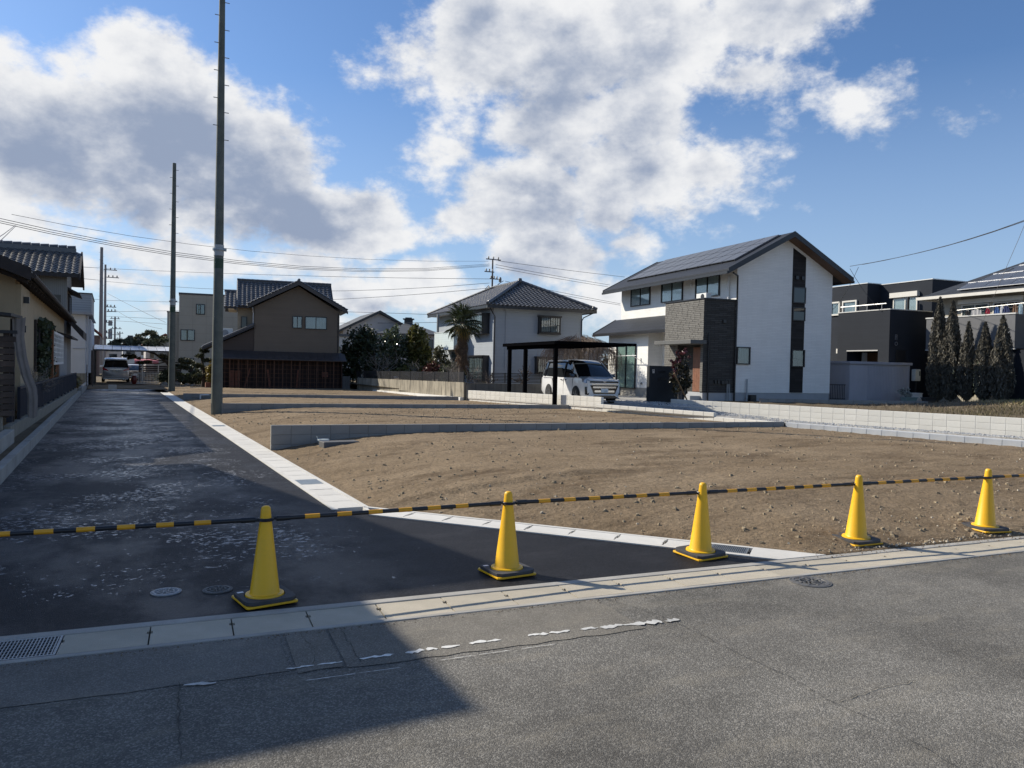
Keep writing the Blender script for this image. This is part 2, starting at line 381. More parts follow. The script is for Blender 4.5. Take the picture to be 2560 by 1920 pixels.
def asphalt_mat(name, base, speck, vs, rough=.85, patch=.25, film=False):
    m = bpy.data.materials.new(name); m.use_nodes = True; g = NT(m.node_tree); b = g.n['Principled BSDF']
    co = g.new('ShaderNodeTexCoord').outputs['Object']
    big = g.mapr(g.noise(co, .55, 5, .6), .3, .7, 1-patch, 1+patch)
    mid = g.mapr(g.noise(co, 4.0, 4, .6), .3, .7, .9, 1.1)
    vo = g.new('ShaderNodeTexVoronoi'); g.put(vo.inputs['Vector'], co); vo.inputs['Scale'].default_value = vs
    cr = g.xyz(g.vec('MULTIPLY', vo.outputs['Color'], (1, 1, 1)))[0]
    lum = g.mapr(g.math('POWER', cr, 3.0), 0, 1, .77, speck)
    c = g.mix(1.0, tuple(base), lum, 'MULTIPLY'); c = g.mix(1.0, c, big, 'MULTIPLY'); c = g.mix(1.0, c, mid, 'MULTIPLY')
    # dusty scuffs
    du = g.mapr(g.noise(g.vec('MULTIPLY', co, (.6, 1.7, 1)), 1.6, 7, .68), .52, .75, 0, .50)
    c = g.mix(du, c, (.29, .26, .205) if not film else (.05, .05, .055))
    bn = g.new('ShaderNodeBump'); bn.inputs['Strength'].default_value = .55; bn.inputs['Distance'].default_value = .006
    g.l.new(g.math('ADD', g.mapr(vo.outputs['Distance'], 0, .6, 1, 0), g.noise(co, vs*.45, 3)), bn.inputs['Height'])
    if film:
        # slurry and damp film: smooth, shining patches, with sky glints painted in paler
        x, y, z = g.xyz(co)
        f1 = g.noise(g.vec('MULTIPLY', co, (13.0, 15.0, 1)), 1, 5, .66, .5)
        area = g.math('MULTIPLY', g.mapr(x, 3.3, 1.7, 0, 1, True), g.mapr(g.noise(co, .7, 4, .65), .32, .58, 0, 1))
        area = g.math('MULTIPLY', area, g.mapr(y, 5.8, 7.2, .3, 1))
        area = g.math('ADD', area, g.math('MULTIPLY', g.mapr(y, 9, 24, 0, .30), g.mapr(x, 2.2, 1.2)))
        th = g.math('MULTIPLY_ADD', area, -.20, .74)
        fl = g.mapr(g.math('SUBTRACT', f1, th), 0, .03, 0, 1, True)
        dots = g.mapr(g.noise(co, 55, 3, .7), .42, .55)
        fl = g.math('MULTIPLY', fl, g.mapr(dots, 0, 1, .35, 1))
        c = g.mix(g.math('MULTIPLY', fl, .85), c, (.30, .305, .315))
        sheen = g.math('MULTIPLY', g.mapr(g.noise(g.vec('MULTIPLY', co, (1.0, .6, 1)), .8, 5, .65), .42, .62, 0, 1, True), g.mapr(x, 2.6, 1.6)); g.l.new(g.math('SUBTRACT', g.mapr(fl, 0, 1, rough, .22), g.math('MULTIPLY', sheen, .14)), b.inputs['Roughness'])
        g.l.new(g.mapr(fl, 0, 1, .42, .10), bn.inputs['Strength'])
    else: b.inputs['Roughness'].default_value = rough
    g.l.new(c, b.inputs['Base Color']); g.l.new(bn.outputs[0], b.inputs['Normal']); 
    if film: g.l.new(g.math('ADD', g.mapr(fl, 0, 1, .11, .85), g.math('MULTIPLY', sheen, .13)), b.inputs['Specular IOR Level'])
    else: b.inputs['Specular IOR Level'].default_value = .2
    MATS[name] = m; return m
M_ROAD = asphalt_mat('road_asphalt', (.148, .140, .123), 1.8, 125, patch=.34)
M_PATCH = asphalt_mat('patch_asphalt', (.178, .168, .148), 1.45, 170, patch=.18)
M_PATCH2 = asphalt_mat('older_patch_asphalt', (.195, .18, .152), 1.45, 170, patch=.2)
M_LANE = asphalt_mat('new_asphalt', (.0140, .0143, .0165), 2.6, 150, .55, .2, True)
M_CONC = mat('grey_concrete', (.36, .345, .31), .85, .14, 3, .25, 120, dirt=(.2, .18, .15), dirt_amt=.35, fine=.12, fscale=160)
M_LID = mat('lid_concrete', (.43, .385, .30), .88, .10, 4, .35, 150, objvar=.09, dirt=(.22, .19, .14), dirt_amt=.3, fine=.16, fscale=220)
M_NEWC = mat('new_concrete', (.60, .585, .54), .8, .08, 3, .15, 140, objvar=.05, dirt=(.42, .39, .32), dirt_amt=.3, fine=.06, fscale=200)
M_JOINT = mat('joint_dirt', (.065, .06, .05), .95, .3, 8)
M_STEEL = mat('galvanised_steel', (.27, .29, .30), .42, .1, 6, metal=.7)
M_DKSTEEL = mat('cast_iron', (.13, .13, .125), .6, .2, 20, .3, 120, metal=.5)
M_PAINT = mat('worn_white_paint', (.74, .73, .68), .7, .1, 20, .3, 200, dirt=(.2, .2, .19), dirt_amt=.75, fine=.15, fscale=150)
def soil_mat(name, a, bcol, dark, bump=.9):
    m = bpy.data.materials.new(name); m.use_nodes = True; g = NT(m.node_tree); b = g.n['Principled BSDF']
    co = g.new('ShaderNodeTexCoord').outputs['Object']
    c = g.mix(g.mapr(g.noise(co, .5, 6, .65), .35, .65), a, bcol)
    c = g.mix(g.mapr(g.noise(g.vec('MULTIPLY', co, (.5, 1.3, 1)), 1.1, 7, .7), .50, .68, 0, .85), c, dark)
    st = g.noise(g.vec('MULTIPLY', co, (.35, 3.2, 1)), 1.4, 5, .7); c = g.mix(g.mapr(st, .52, .68, 0, .45), c, tuple(v*.62 for v in a))
    c = g.mix(1.0, c, g.mapr(g.noise(co, 22, 6, .75), .3, .7, .55, 1.38), 'MULTIPLY')
    g.l.new(c, b.inputs['Base Color']); b.inputs['Roughness'].default_value = .95; b.inputs['Specular IOR Level'].default_value = .1
    bn = g.new('ShaderNodeBump'); bn.inputs['Strength'].default_value = bump; bn.inputs['Distance'].default_value = .03
    g.l.new(g.math('ADD', g.noise(co, 16, 6, .72), g.math('MULTIPLY', g.noise(co, 70, 3, .6), .35)), bn.inputs['Height']); g.l.new(bn.outputs[0], b.inputs['Normal'])
    MATS[name] = m; return m
M_SOIL = soil_mat('graded_soil', (.205, .152, .096), (.275, .210, .138), (.098, .068, .042))
M_EARTH = soil_mat('yard_earth', (.16, .13, .09), (.20, .16, .11), (.09, .075, .05))
M_PAVE = mat('driveway_concrete', (.40, .385, .35), .85, .1, 2, .2, 120, dirt=(.26, .24, .2), dirt_amt=.4)

def sheet(name, poly, z, m, parent=None, kind='structure'):
    o = MB().add([(x, y, z) for x, y in poly], [tuple(range(len(poly)))]).build(name, m, parent)
    if kind and not parent: o['kind'] = kind
    return o
def grid_mesh(name, rows, m, kind='structure'):
    """rows: list of arrays (n,3) of equal n"""
    V = np.concatenate(rows); n = len(rows[0]); k = len(rows)
    i, j = np.meshgrid(np.arange(k-1), np.arange(n-1), indexing='ij'); a = (i*n+j).ravel()
    F = np.stack([a, a+1, a+n+1, a+n], 1)
    me = bpy.data.meshes.new(name); me.from_pydata(V.tolist(), [], F.tolist()); me.materials.append(m); me.shade_smooth(); me.update()
    o = bpy.data.objects.new(name, me); COL.objects.link(o); o['kind'] = kind; return o

sheet('ground', [(-900, -500), (1500, -500), (1500, 1600), (-900, 1600)], -.16, M_EARTH)
A46 = math.atan(.0805)
road = sheet('road', [(-70, 5.2+5.64), (70, 5.2-5.64), (70, -14), (-70, -9)], -.010, M_ROAD)
lane = sheet('lane', [(-1.36, 53.5), (-1.36, 9.6), (-4.9, 6.05), (6.0, street_y(6.0)-.03), (2.42, 9.24), (2.42, 47.0), (1.4, 50.5), (1.0, 51.2)], -.004, M_LANE)
def street_pt(s, t, z=0):  # s along the street, t away from the camera, from the gutter's back edge at x=0
    return (s*math.cos(A46)+t*math.sin(A46), 5.70-s*math.sin(A46)+t*math.cos(A46), z)
def rough_strip(name, s0, s1, t0, t1, z, m, parent, jag=.02, step=.12):
    rs = random.Random(hash(name) % 99+int(s0*10)); n = max(2, int((s1-s0)/step)); up = []; lo = []
    for i in range(n+1):
        s = s0+(s1-s0)*i/n; up.append(street_pt(s, t1+rs.uniform(-jag, jag), z)); lo.append(street_pt(s, t0+rs.uniform(-jag, jag), z))
    return MB().add(lo+up, [(i, i+1, n+2+i, n+1+i) for i in range(n)]).build(name, m, parent)
rough_strip('asphalt_patch', -9, 1.02, -1.16, -.505, -.0062, M_PATCH, road)
rough_strip('asphalt_patch', 1.06, 1.32, -1.2, -.505, -.0058, M_PATCH2, road)
rough_strip('asphalt_patch', 1.34, 3.38, -1.22, -.505, -.0060, M_PATCH2, road, .015)
# cracks: narrow jagged furrows of dark grit
def crack(pts, w=.010, z=-.0030):
    rs = random.Random(int(pts[0][0]*100)); P = []
    for a, b in zip(pts[:-1], pts[1:]):
        L = math.dist(a, b); n = max(1, int(L/.035))
        P += [(a[0]+(b[0]-a[0])*i/n+rs.uniform(-.009, .009), a[1]+(b[1]-a[1])*i/n+rs.uniform(-.009, .009)) for i in range(n)]
    P.append(pts[-1]); L = []; Rr = []
    for i, p in enumerate(P):
        q = P[min(i+1, len(P)-1)]; o = P[max(i-1, 0)]; dx, dy = q[0]-o[0], q[1]-o[1]; k = math.hypot(dx, dy) or 1
        ww = w*rs.uniform(.1, .75)*.5; L.append((p[0]-dy/k*ww, p[1]+dx/k*ww, z)); Rr.append((p[0]+dy/k*ww, p[1]-dx/k*ww, z))
    n = len(P); MB().add(L+Rr, [(i, i+1, n+i+1, n+i) for i in range(n-1)]).build('road_crack', M_JOINT, road)
crack([(.34, 4.56), (.30, 3.98), (.28, 3.57), (.25, 3.0), (.2, 2.2)], .012)
crack([(1.10, 5.08), (1.13, 4.75), (1.05, 4.46)], .006); crack([(1.37, 5.07), (1.33, 4.43)], .008)
crack([(3.41, 4.89), (3.54, 4.4), (3.55, 4.21)], .008); crack([(3.55, 4.21), (3.52, 3.55), (3.53, 3.19), (3.47, 2.84), (3.5, 2.54), (3.4, 2.0), (3.45, 1.2)], .008)
crack([(3.53, 2.84), (3.9, 2.86), (4.16, 2.84)], .009); crack([(-1.5, 4.60), (-.2, 4.52), (.34, 4.48), (1.33, 4.40)], .006)
# worn white edge line
def paint(s0, s1, y0, y1, w, z=-.0022, seed=0):
    rs = random.Random(seed); n = max(4, int((s1-s0)/.022)); L = []; U = []
    for i in range(n+1):
        t = i/n; x = s0+(s1-s0)*t; y = y0+(y1-y0)*t; e = min(1, 9*min(t, 1-t)+.35)
        U.append((x+rs.uniform(-.01, .01), y+w*.52*e*rs.uniform(.1, 1.0), z)); L.append((x+rs.uniform(-.01, .01), y-w*.52*e*rs.uniform(.1, 1.0), z))
    MB().add(L+U, [(i, i+1, n+2+i, n+1+i) for i in range(n)]).build('worn_line_marking', M_PAINT, road)
for k, a in enumerate([(.36, .52, 4.50, 4.465, .05), (.91, 1.07, 4.50, 4.49, .035), (1.09, 1.23, 4.49, 4.475, .03), (1.34, 1.54, 4.48, 4.465, .045), (1.62, 1.74, 4.455, 4.46, .07), (1.75, 1.83, 4.455, 4.45, .07),
                       (1.85, 1.97, 4.45, 4.44, .05), (2.04, 2.16, 4.445, 4.435, .07), (2.165, 2.26, 4.43, 4.425, .06), (2.46, 2.60, 4.42, 4.405, .06), (2.61, 2.76, 4.405, 4.39, .055),
                       (2.84, 2.98, 4.375, 4.36, .06), (2.985, 3.16, 4.355, 4.335, .08), (3.165, 3.33, 4.335, 4.31, .08), (3.335, 3.47, 4.31, 4.29, .11), (3.48, 3.60, 4.285, 4.265, .09)]): paint(*a, seed=k)
for k, a in enumerate([(.97, 1.25, 4.29, 4.27, .008), (1.27, 1.51, 4.27, 4.25, .007), (1.75, 2.0, 4.26, 4.245, .009), (2.02, 2.24, 4.245, 4.23, .008), (2.3, 2.55, 4.225, 4.21, .006)]): paint(*a, seed=50+k)

# street gutter with lids
def slab_poly(L, W, notch_at=.60, nd=.013, nw=.05):
    h = W*notch_at
    return [(0, 0), (L, 0), (L, h), (L-nd, h), (L-nd, h+nw), (L, h+nw), (L, W), (0, W), (0, h+nw), (nd, h+nw), (nd, h), (0, h)]
gut = bpy.data.objects.new('street_gutter', None); COL.objects.link(gut); gut.location = (0, 5.70, 0); gut.rotation_euler = (0, 0, -A46); gut['kind'] = 'structure'
MB().box(-7, -.088, -.15, 40, 0, .004).box(-7, -.50, -.15, 40, -.452, .0).build('gutter_rim', M_CONC, gut, bevel=.006)
MB().box(-7, -.452, -.15, 40, -.088, -.055).build('gutter_channel', M_JOINT, gut)
lid = MB().prism(slab_poly(.492, .352), 'z', -.05, 0).mesh('cover_slab', M_LID)
for i in range(-3, 38):
    s = .25+.502*i
    if i == -2: continue
    put('cover_slab', lid, gut, (s+.005, -.446, -.003+random.uniform(-.002, .002)), (0, 0, random.uniform(-.004, .004)))
def grate(name, L, W, n, m, par=None, loc=(0, 0, 0), rz=0, cross=8):
    mb = MB(); mb.box(0, 0, -.03, L, .014, 0).box(0, W-.014, -.03, L, W, 0).box(0, .014, -.03, .014, W-.014, 0).box(L-.014, .014, -.03, L, W-.014, 0)
    o = mb.build(name, m, par, loc=loc, rz=rz); b = MB()
    for k in range(n): x = .014+(L-.028)*(k+.5)/n; b.box(x-.0035, .014, -.028, x+.0035, W-.014, -.001)
    for k in range(cross): y = W*(k+1)/(cross+1); b.box(.014, y-.0028, -.02, L-.014, y+.0028, -.0025)
    b.build('grate_bar', m, o, kind='stuff'); return o
gr = grate('drain_grate', .50, .355, 24, M_STEEL, None, street_pt(-.752, -.447), -A46, 6); tag(gr, 'steel bar drain grate among the street gutter lids beside the dark lane', 'drain grate', 'steel drain grates')

# lane gutter with white lids and its splayed end
lg = bpy.data.objects.new('lane_gutter', None); COL.objects.link(lg); lg['kind'] = 'structure'
MB().box(2.385, 9.23, -.2, 2.455, 47, .006).box(2.785, 9.28, -.2, 2.845, 47, .006).build('gutter_rim', M_NEWC, lg)
MB().box(2.455, 9.27, -.2, 2.785, 47, -.05).build('gutter_channel', M_JOINT, lg)
lid2 = MB().prism([(0, 0), (.324, 0), (.324, .487), (.20, .487), (.20, .478), (.07, .478), (.07, .487), (0, .487)], 'z', -.05, 0).mesh('gutter_lid', M_NEWC)
for i in range(75):
    y = 9.30+.5*i+.006
    if i in (4, 26): continue
    put('gutter_lid', lid2, lg, (2.458, y, .003+random.uniform(-.002, .002)))
plate_m = mat('checker_plate', (.30, .34, .36), .45, .1, 30, .5, 90, metal=.5)
for y0, lab in ((11.31, 'grey steel drain cover of four plates in the white gutter, nearer one'), (22.31, 'grey steel drain cover in the white gutter close to the tall pole')):
    t = thing('drain_cover', lab, 'drain cover', (2.458, y0, 0), 0, 'steel covers in the white gutter')
    for k in range(4): MB().box(.0, .006+k*.123, -.03, .326, .113+k*.123, .004).build('cover_plate', plate_m, t)
    MB().box(.0, .0, -.04, .326, .49, -.006).build('cover_frame', M_NEWC, t)
RZF = math.atan2(-.769, .639)
sg = bpy.data.objects.new('splayed_gutter', None); COL.objects.link(sg); sg['kind'] = 'structure'; sg.location = (2.83, 9.27, 0); sg.rotation_euler = (0, 0, RZF)
MB().box(.0, -.06, -.2, 4.60, 0, .008).box(.30, -.42, -.2, 4.60, -.35, .008).build('gutter_rim', M_NEWC, sg); MB().prism([(4.602, 0), (5.28, 0), (4.87, -.42), (4.602, -.42)], 'z', -.1, .007).build('end_piece', M_NEWC, sg)
MB().box(.05, -.35, -.2, 4.60, -.06, -.05).build('gutter_channel', M_JOINT, sg)
MB().prism([(-.02, -.07), (.3, -.36), (.30, -.345), (.05, -.07)], 'z', -.1, .007).build('corner_piece', M_NEWC, sg)
lid3 = MB().prism([(0, 0), (.490, 0), (.490, .08), (.480, .08), (.480, .22), (.490, .22), (.490, .284), (0, .284), (0, .22), (.012, .22), (.012, .08), (0, .08)], 'z', -.05, 0).mesh('gutter_lid', M_NEWC)
for i in range(7): put('gutter_lid', lid3, sg, (.22+.505*i, -.347, .005+random.uniform(-.002, .002)))
put('gutter_lid', lid3, sg, (3.757, -.347, .005), scale=(.87, 1, 1))
g2 = grate('drain_grate', .36, .284, 18, M_STEEL, None, (2.83+.639*4.21-.769*.347, 9.27-.769*4.21-.639*.347, .010), RZF, 8)
tag(g2, 'steel bar drain grate set in the white gutter behind the third cone', 'drain grate', 'steel drain grates')

# manholes
def manhole(x, y, r, m, label, name='manhole_cover', z=.004):
    t = thing(name, label, 'manhole cover', (x, y, z), random.uniform(0, 6))
    MB().lathe([(r*1.12, -.03), (r*1.12, .0), (r*1.03, .002), (r*1.02, -.004), (r*1.0, -.004), (r*.995, .003), (r*.86, .003), (r*.85, -.001), (0, -.001)], 40).build('cover_rim', m, t)
    b = MB()
    for k in range(10):
        a = k*math.pi/5; b.bar((r*.25*math.cos(a), r*.25*math.sin(a), .0015), (r*.8*math.cos(a+.35), r*.8*math.sin(a+.35), .0015), r*.07, .006)
    b.lathe([(r*.22, -.001), (r*.22, .004), (r*.14, .004), (r*.13, -.001)], 20).lathe([(r*.62, -.001), (r*.62, .004), (r*.55, .004), (r*.54, -.001)], 30)
    b.build('raised_pattern', m, t)
manhole(.38, 6.38, .098, mat('pale_cast_iron', (.30, .31, .32), .4, .2, 20, .3, 120, metal=.6), 'small pale round cover in the black lane, left of the other')
manhole(.74, 6.29, .098, M_DKSTEEL, 'small dark round cover in the black lane beside the first cone')
manhole(5.31, 4.61, .155, mat('worn_cast_iron', (.17, .165, .155), .55, .2, 20, .3, 120, metal=.5), 'round patterned manhole cover in the grey road at the gutter', z=-.003)

# graded soil of the building plots
def soil():
    ys = [4.4]
    while ys[-1] < 53: ys.append(ys[-1]+.05+.0062*(ys[-1]-4.4))
    n = 190; rows = []
    for y in ys:
        a = float(soil_edge(y))-.03; b = float(base_x(y))+.05
        if b-a < .05: a = b-.05
        w = np.linspace(0, 1, n); x = a+(b-a)*(w*.55+.45*w*w); yy = np.full(n, y); z = soil_z(x, yy); z[0] = min(z[0], -.01)
        rows.append(np.stack([x, yy, z], 1))
    return grid_mesh('soil', rows, M_SOIL)
soil()
def scatter_lumps(name, n, sampler, smin, smax, m, seed=1):
    rs = np.random.RandomState(seed); V = []; F = []
    base = np.array([(-1, -1, -1), (1, -1, -1), (1, 1, -1), (-1, 1, -1), (-1, -1, 1), (1, -1, 1), (1, 1, 1), (-1, 1, 1)], float)*.5
    fs = [(0, 3, 2, 1), (4, 5, 6, 7), (0, 1, 5, 4), (1, 2, 6, 5), (2, 3, 7, 6), (3, 0, 4, 7)]
    for k in range(n):
        x, y, z = sampler(rs); s = smin*(smax/smin)**(rs.rand()**2.2); a = rs.rand()*6.28; c, q = math.cos(a), math.sin(a)
        b = base*(1+rs.uniform(-.45, .35, (8, 3))); b[4:, :2] *= .62; b = b*np.array([s, s*rs.uniform(.6, 1), s*rs.uniform(.4, .8)])
        b = np.stack([b[:, 0]*c-b[:, 1]*q+x, b[:, 0]*q+b[:, 1]*c+y, b[:, 2]+z+s*.1], 1); o = len(V); V += b.tolist(); F += [tuple(i+o for i in f) for f in fs]
    me = bpy.data.meshes.new(name); me.from_pydata(V, [], F); me.materials.append(m); me.update()
    o = bpy.data.objects.new(name, me); COL.objects.link(o); o['kind'] = 'stuff'; return o
def on_soil(rs):
    while 1:
        y = 4.6+26*rs.rand()**1.6; a = float(soil_edge(y)); b = float(base_x(y))
        if b-a < .3: continue
        x = a+.08+(b-a-.15)*rs.rand()
        if vnoise(np.array(x*.55), np.array(y*.9), 9)+.5 > rs.rand()*.95: return x, y, float(soil_z(x, y))
scatter_lumps('soil_clods', 6500, on_soil, .010, .060, mat('soil_clod', (.27, .215, .14), .95, .25, 9), 3)
scatter_lumps('pebbles', 420, on_soil, .012, .05, mat('pale_pebble', (.42, .37, .29), .85, .25, 9), 5)
def on_edge(rs):
    s = 6.1+rs.rand()*9; return street_pt(s, .04+abs(rs.normal())*.12, .012)
scatter_lumps('gravel', 500, on_edge, .008, .03, MATS['pale_pebble'], 6)

def on_gutter_edge(rs):
    return street_pt(-1.5+14*rs.rand(), -.515-abs(rs.normal())*.035, -.004)
scatter_lumps('gutter_grit', 1500, on_gutter_edge, .003, .012, mat('brown_grit', (.16, .125, .085), .95, .3, 9), 14)
def on_gutter_back(rs):
    return street_pt(5.8+8*rs.rand()**.8, -.09+.10*rs.rand()**2, .006)
scatter_lumps('spilled_soil', 900, on_gutter_back, .003, .014, M_SOIL, 15)
# driveway behind the plots, yards, and ground at the far end
def drive_h(y): return np.interp(y, [6, 19.5, 26, 27.5], [.02, .05, .36, .365])
rows = []
for y in np.linspace(5, 27.5, 60):
    a = float(base_x(y))+.13; b = 20.4+(25-y)*.268+.02; n = 24; x = np.linspace(a, max(b, a+.1), n); t = np.clip((x-a)/2.6, 0, 1)
    zz = np.interp(y, [5, 11, 14, 19, 27.5], [.2, .34, .41, .41, .37])*(1-t)**1.5+drive_h(y)*(1-(1-t)**1.5)
    rows.append(np.stack([x, np.full(n, y), zz], 1))
grid_mesh('driveway', rows, M_PAVE)
sheet('yard_ground', [(14.75, 42.7), (26.7, 36.5), (26.05, 27.4), (20.3, 26.15), (20.45, 25.0), (23.75, 12.7), (25.3, 7), (80, 4), (80, 150), (14.75, 150)], .455, M_EARTH)
sheet('parking_slab', [(14.9, 33.2), (15.25, 26.9), (20.2, 26.2), (26.1, 27.4), (26.75, 36.6), (14.7, 42.8)], .362, M_PAVE)
sheet('far_ground', [(-.9, 53.0), (14.75, 52.6), (14.75, 150), (-40, 150), (-40, 56), (-1.3, 56)], .012, M_EARTH)
sheet('left_yard', [(-60, 9.9), (-1.47, 9.9), (-1.47, 56), (-60, 56)], .17, M_EARTH)
# gravel strip along the driveway wall
def on_drive(rs):
    t = rs.rand(); y = 25.5-14*t; xw = 20.4+(25-y)*.268-.12; x = xw-.05-rs.rand()**1.5*(1.5-.9*t); return x, y, float(drive_h(y))+.05
scatter_lumps('gravel', 3800, on_drive, .02, .055, mat('crushed_stone', (.38, .39, .40), .9, .3, 9), 8)
def on_drive2(rs):
    y = 22.5+5*rs.rand(); x = 18.6+2.2*rs.rand(); return x, y, .46
scatter_lumps('gravel', 1500, on_drive2, .02, .055, MATS['crushed_stone'], 10)

# rubble and pale slurry at the lane's far end
def slurry(x0, x1, y, w, z, seed, m):
    rs = random.Random(seed); n = 26; L = []; U = []
    for i in range(n+1):
        t = i/n; x = x0+(x1-x0)*t; L.append((x, y-w*rs.uniform(.2, .6)*min(1, 5*min(t, 1-t)+.1), z)); U.append((x, y+w*rs.uniform(.2, .6)*min(1, 5*min(t, 1-t)+.1), z))
    o = MB().add(L+U, [(i, i+1, n+2+i, n+1+i) for i in range(n)]).build('dried_slurry', m); o['kind'] = 'structure'
M_SLUR = mat('dried_slurry', (.68, .68, .66), .55, .12, 2)
slurry(-1.1, 2.3, 50.6, 1.3, .010, 1, M_SLUR); slurry(-.9, .9, 53.6, .8, .022, 2, M_SLUR); slurry(.3, 2.36, 44.9, .25, .004, 3, M_SLUR); slurry(-.2, 2.3, 39.3, .18, .004, 4, M_SLUR)
rows = []
for y in np.linspace(51.3, 56.2, 24):
    x = np.linspace(-1.3, 4.4, 40); rows.append(np.stack([x, np.full(40, y), .03+.10*np.clip((y-51.3)/2, 0, 1)+.10*vnoise(x*1.3, np.full(40, y)*1.3, 12)+.05*vnoise(x*4, np.full(40, y)*4, 13)], 1))
grid_mesh('dirt', rows, M_SOIL)
b = MB().box(-.22, -.15, 0, .22, .15, .28).build('concrete_block', M_CONC, loc=(.02, 51.0, .01), bevel=.01); tag(b, 'single grey concrete block lying at the far end of the lane', 'block')
# ------------------------------------------------------------------ block walls
M_BLK = mat('grey_block', (.255, .25, .235), .9, .10, 5, .4, 160, objvar=.10, dirt=(.22, .21, .19), dirt_amt=.35, fine=.10, fscale=180)
M_BLKW = mat('pale_block', (.66, .64, .58), .9, .07, 5, .35, 160, objvar=.05, dirt=(.42, .40, .34), dirt_amt=.35, fine=.07, fscale=180)
M_BLKG = mat('blue_grey_block', (.40, .425, .45), .9, .07, 5, .35, 160, objvar=.07, dirt=(.48, .47, .43), dirt_amt=.4, fine=.07, fscale=180)
M_MORT = mat('mortar', (.20, .195, .18), .95, .1, 6)
def block_wall(label, p0, p1, top0, top1, courses, L=.40, H=.20, T=.12, m=None, group='low concrete block walls', base=None, cap=True, core=None):
    dx, dy = p1[0]-p0[0], p1[1]-p0[1]; D = math.hypot(dx, dy); n = max(1, round(D/L)); l = D/n; a = math.atan2(dy, dx)
    t = thing('block_wall', label, 'block wall', (p0[0], p0[1], 0), a, group)
    me = block_mesh('block', l-.008, T, H-.008, m or M_BLK)
    mb = MB(); k = courses*H+.02
    mb.hexa([(0.01, -T/2+.008, top0-k), (D-.01, -T/2+.008, top1-k), (D-.01, T/2-.008, top1-k), (.01, T/2-.008, top0-k)], [(0.01, -T/2+.008, top0-.006), (D-.01, -T/2+.008, top1-.006), (D-.01, T/2-.008, top1-.006), (.01, T/2-.008, top0-.006)])
    mb.build('mortar', core or M_MORT, t)
    for i in range(n):
        s = (i+.5)*l; zt = top0+(top1-top0)*s/D
        g = float(base(p0[0]+dx*s/D, p0[1]+dy*s/D)) if base else -9
        for c in range(courses):
            z = zt-H*(c+.5)
            if z+H/2 < g-.05: continue
            put('block', me, t, (s, 0, z), (0, 0, 0))
    return t
block_wall('nearest grey block wall between the plots, tallest at the white gutter', (2.87, 16.12), (16.40, 15.32), .505, .455, 3, base=soil_h)
block_wall('second grey block wall across the plots, starting behind the tall pole', (2.92, 27.25), (15.4, 24.9), .395, .42, 2, base=soil_h)
block_wall('third grey block wall across the plots with a small pipe before it', (2.90, 38.1), (14.5, 33.0), .30, .39, 2, base=soil_h)
block_wall('farthest thin block kerb across the plots near the latticed shed', (3.5, 53.6), (14.4, 51.6), .10, .06, 1, base=soil_h)
t = block_wall('single course of bluish blocks along the back of the plots', (16.41, 15.2), (17.75, 7.3), .44, .44, 2, L=.385, m=M_BLKG, core=M_BLKG, base=soil_h)
MB().hexa([(0, .062, .38), (8.0, .062, .38), (8.0, .22, .38), (0, .22, .38)], [(0, .062, .436), (8.0, .062, .436), (8.0, .22, .436), (0, .22, .436)]).build('concrete_edging', M_NEWC, t)
block_wall('low pale block course under the driveway mouth, left of the gravel', (14.7, 33.0), (16.36, 15.32), .36, .44, 2, m=M_BLKW, core=M_BLKW, base=soil_h)
block_wall('raised pale course ending in a grey face by the long white wall', (15.35, 22.9), (16.12, 17.7), .56, .56, 1, H=.13, m=M_BLKW)
block_wall('white block wall in front of the carport and the parked van', (14.66, 33.0), (15.60, 22.95), .70, .80, 2, L=.40, H=.185, m=M_BLKW, core=M_BLKW)
block_wall('long white block wall running right along the driveway', (20.4, 25.0), (25.0, 7.6), .64, .62, 4, m=M_BLKW, core=M_BLKW)
block_wall('shaded grey block wall between the white house and the storage shed', (25.6, 25.3), (32.9, 22.3), .66, .66, 2, m=M_BLK)
# left edge of the lane
t = thing('lane_kerb', 'long low grey concrete kerb along the left edge of the lane', 'kerb', (-1.36, 9.7, 0))
MB().box(-.13, 0, -.1, 0, 33.6, .20).build('kerb_body', M_CONC, t, bevel=.008)
MB().box(-.13, 34.2, -.1, 0.02, 46, .34).build('raised_section', M_CONC, t, bevel=.008)
t = block_wall('grey block footing with dark vertical joints beneath the navy fence', (-1.80, 17.6), (-1.50, 41.2), .44, .40, 1, L=1.2, H=.42, T=.14, m=mat('aged_footing', (.27, .25, .20), .9, .15, 4, .3, 120, dirt=(.12, .11, .09), dirt_amt=.6, streak=True))
t = thing('concrete_wall', 'low weathered concrete wall facing the camera under the slatted screen', 'wall', (-1.83, 17.6, 0))
MB().box(-6, -.2, 0, -.02, -.06, .62).build('wall_body', MATS['aged_footing'], t, bevel=.01)
t = thing('concrete_wall', 'short pale parking wall at the far left edge behind the kerb', 'wall', (-1.62, 10.2, 0))
MB().box(-.16, 0, 0, 0, 6.9, .42).build('wall_body', M_CONC, t, bevel=.01)

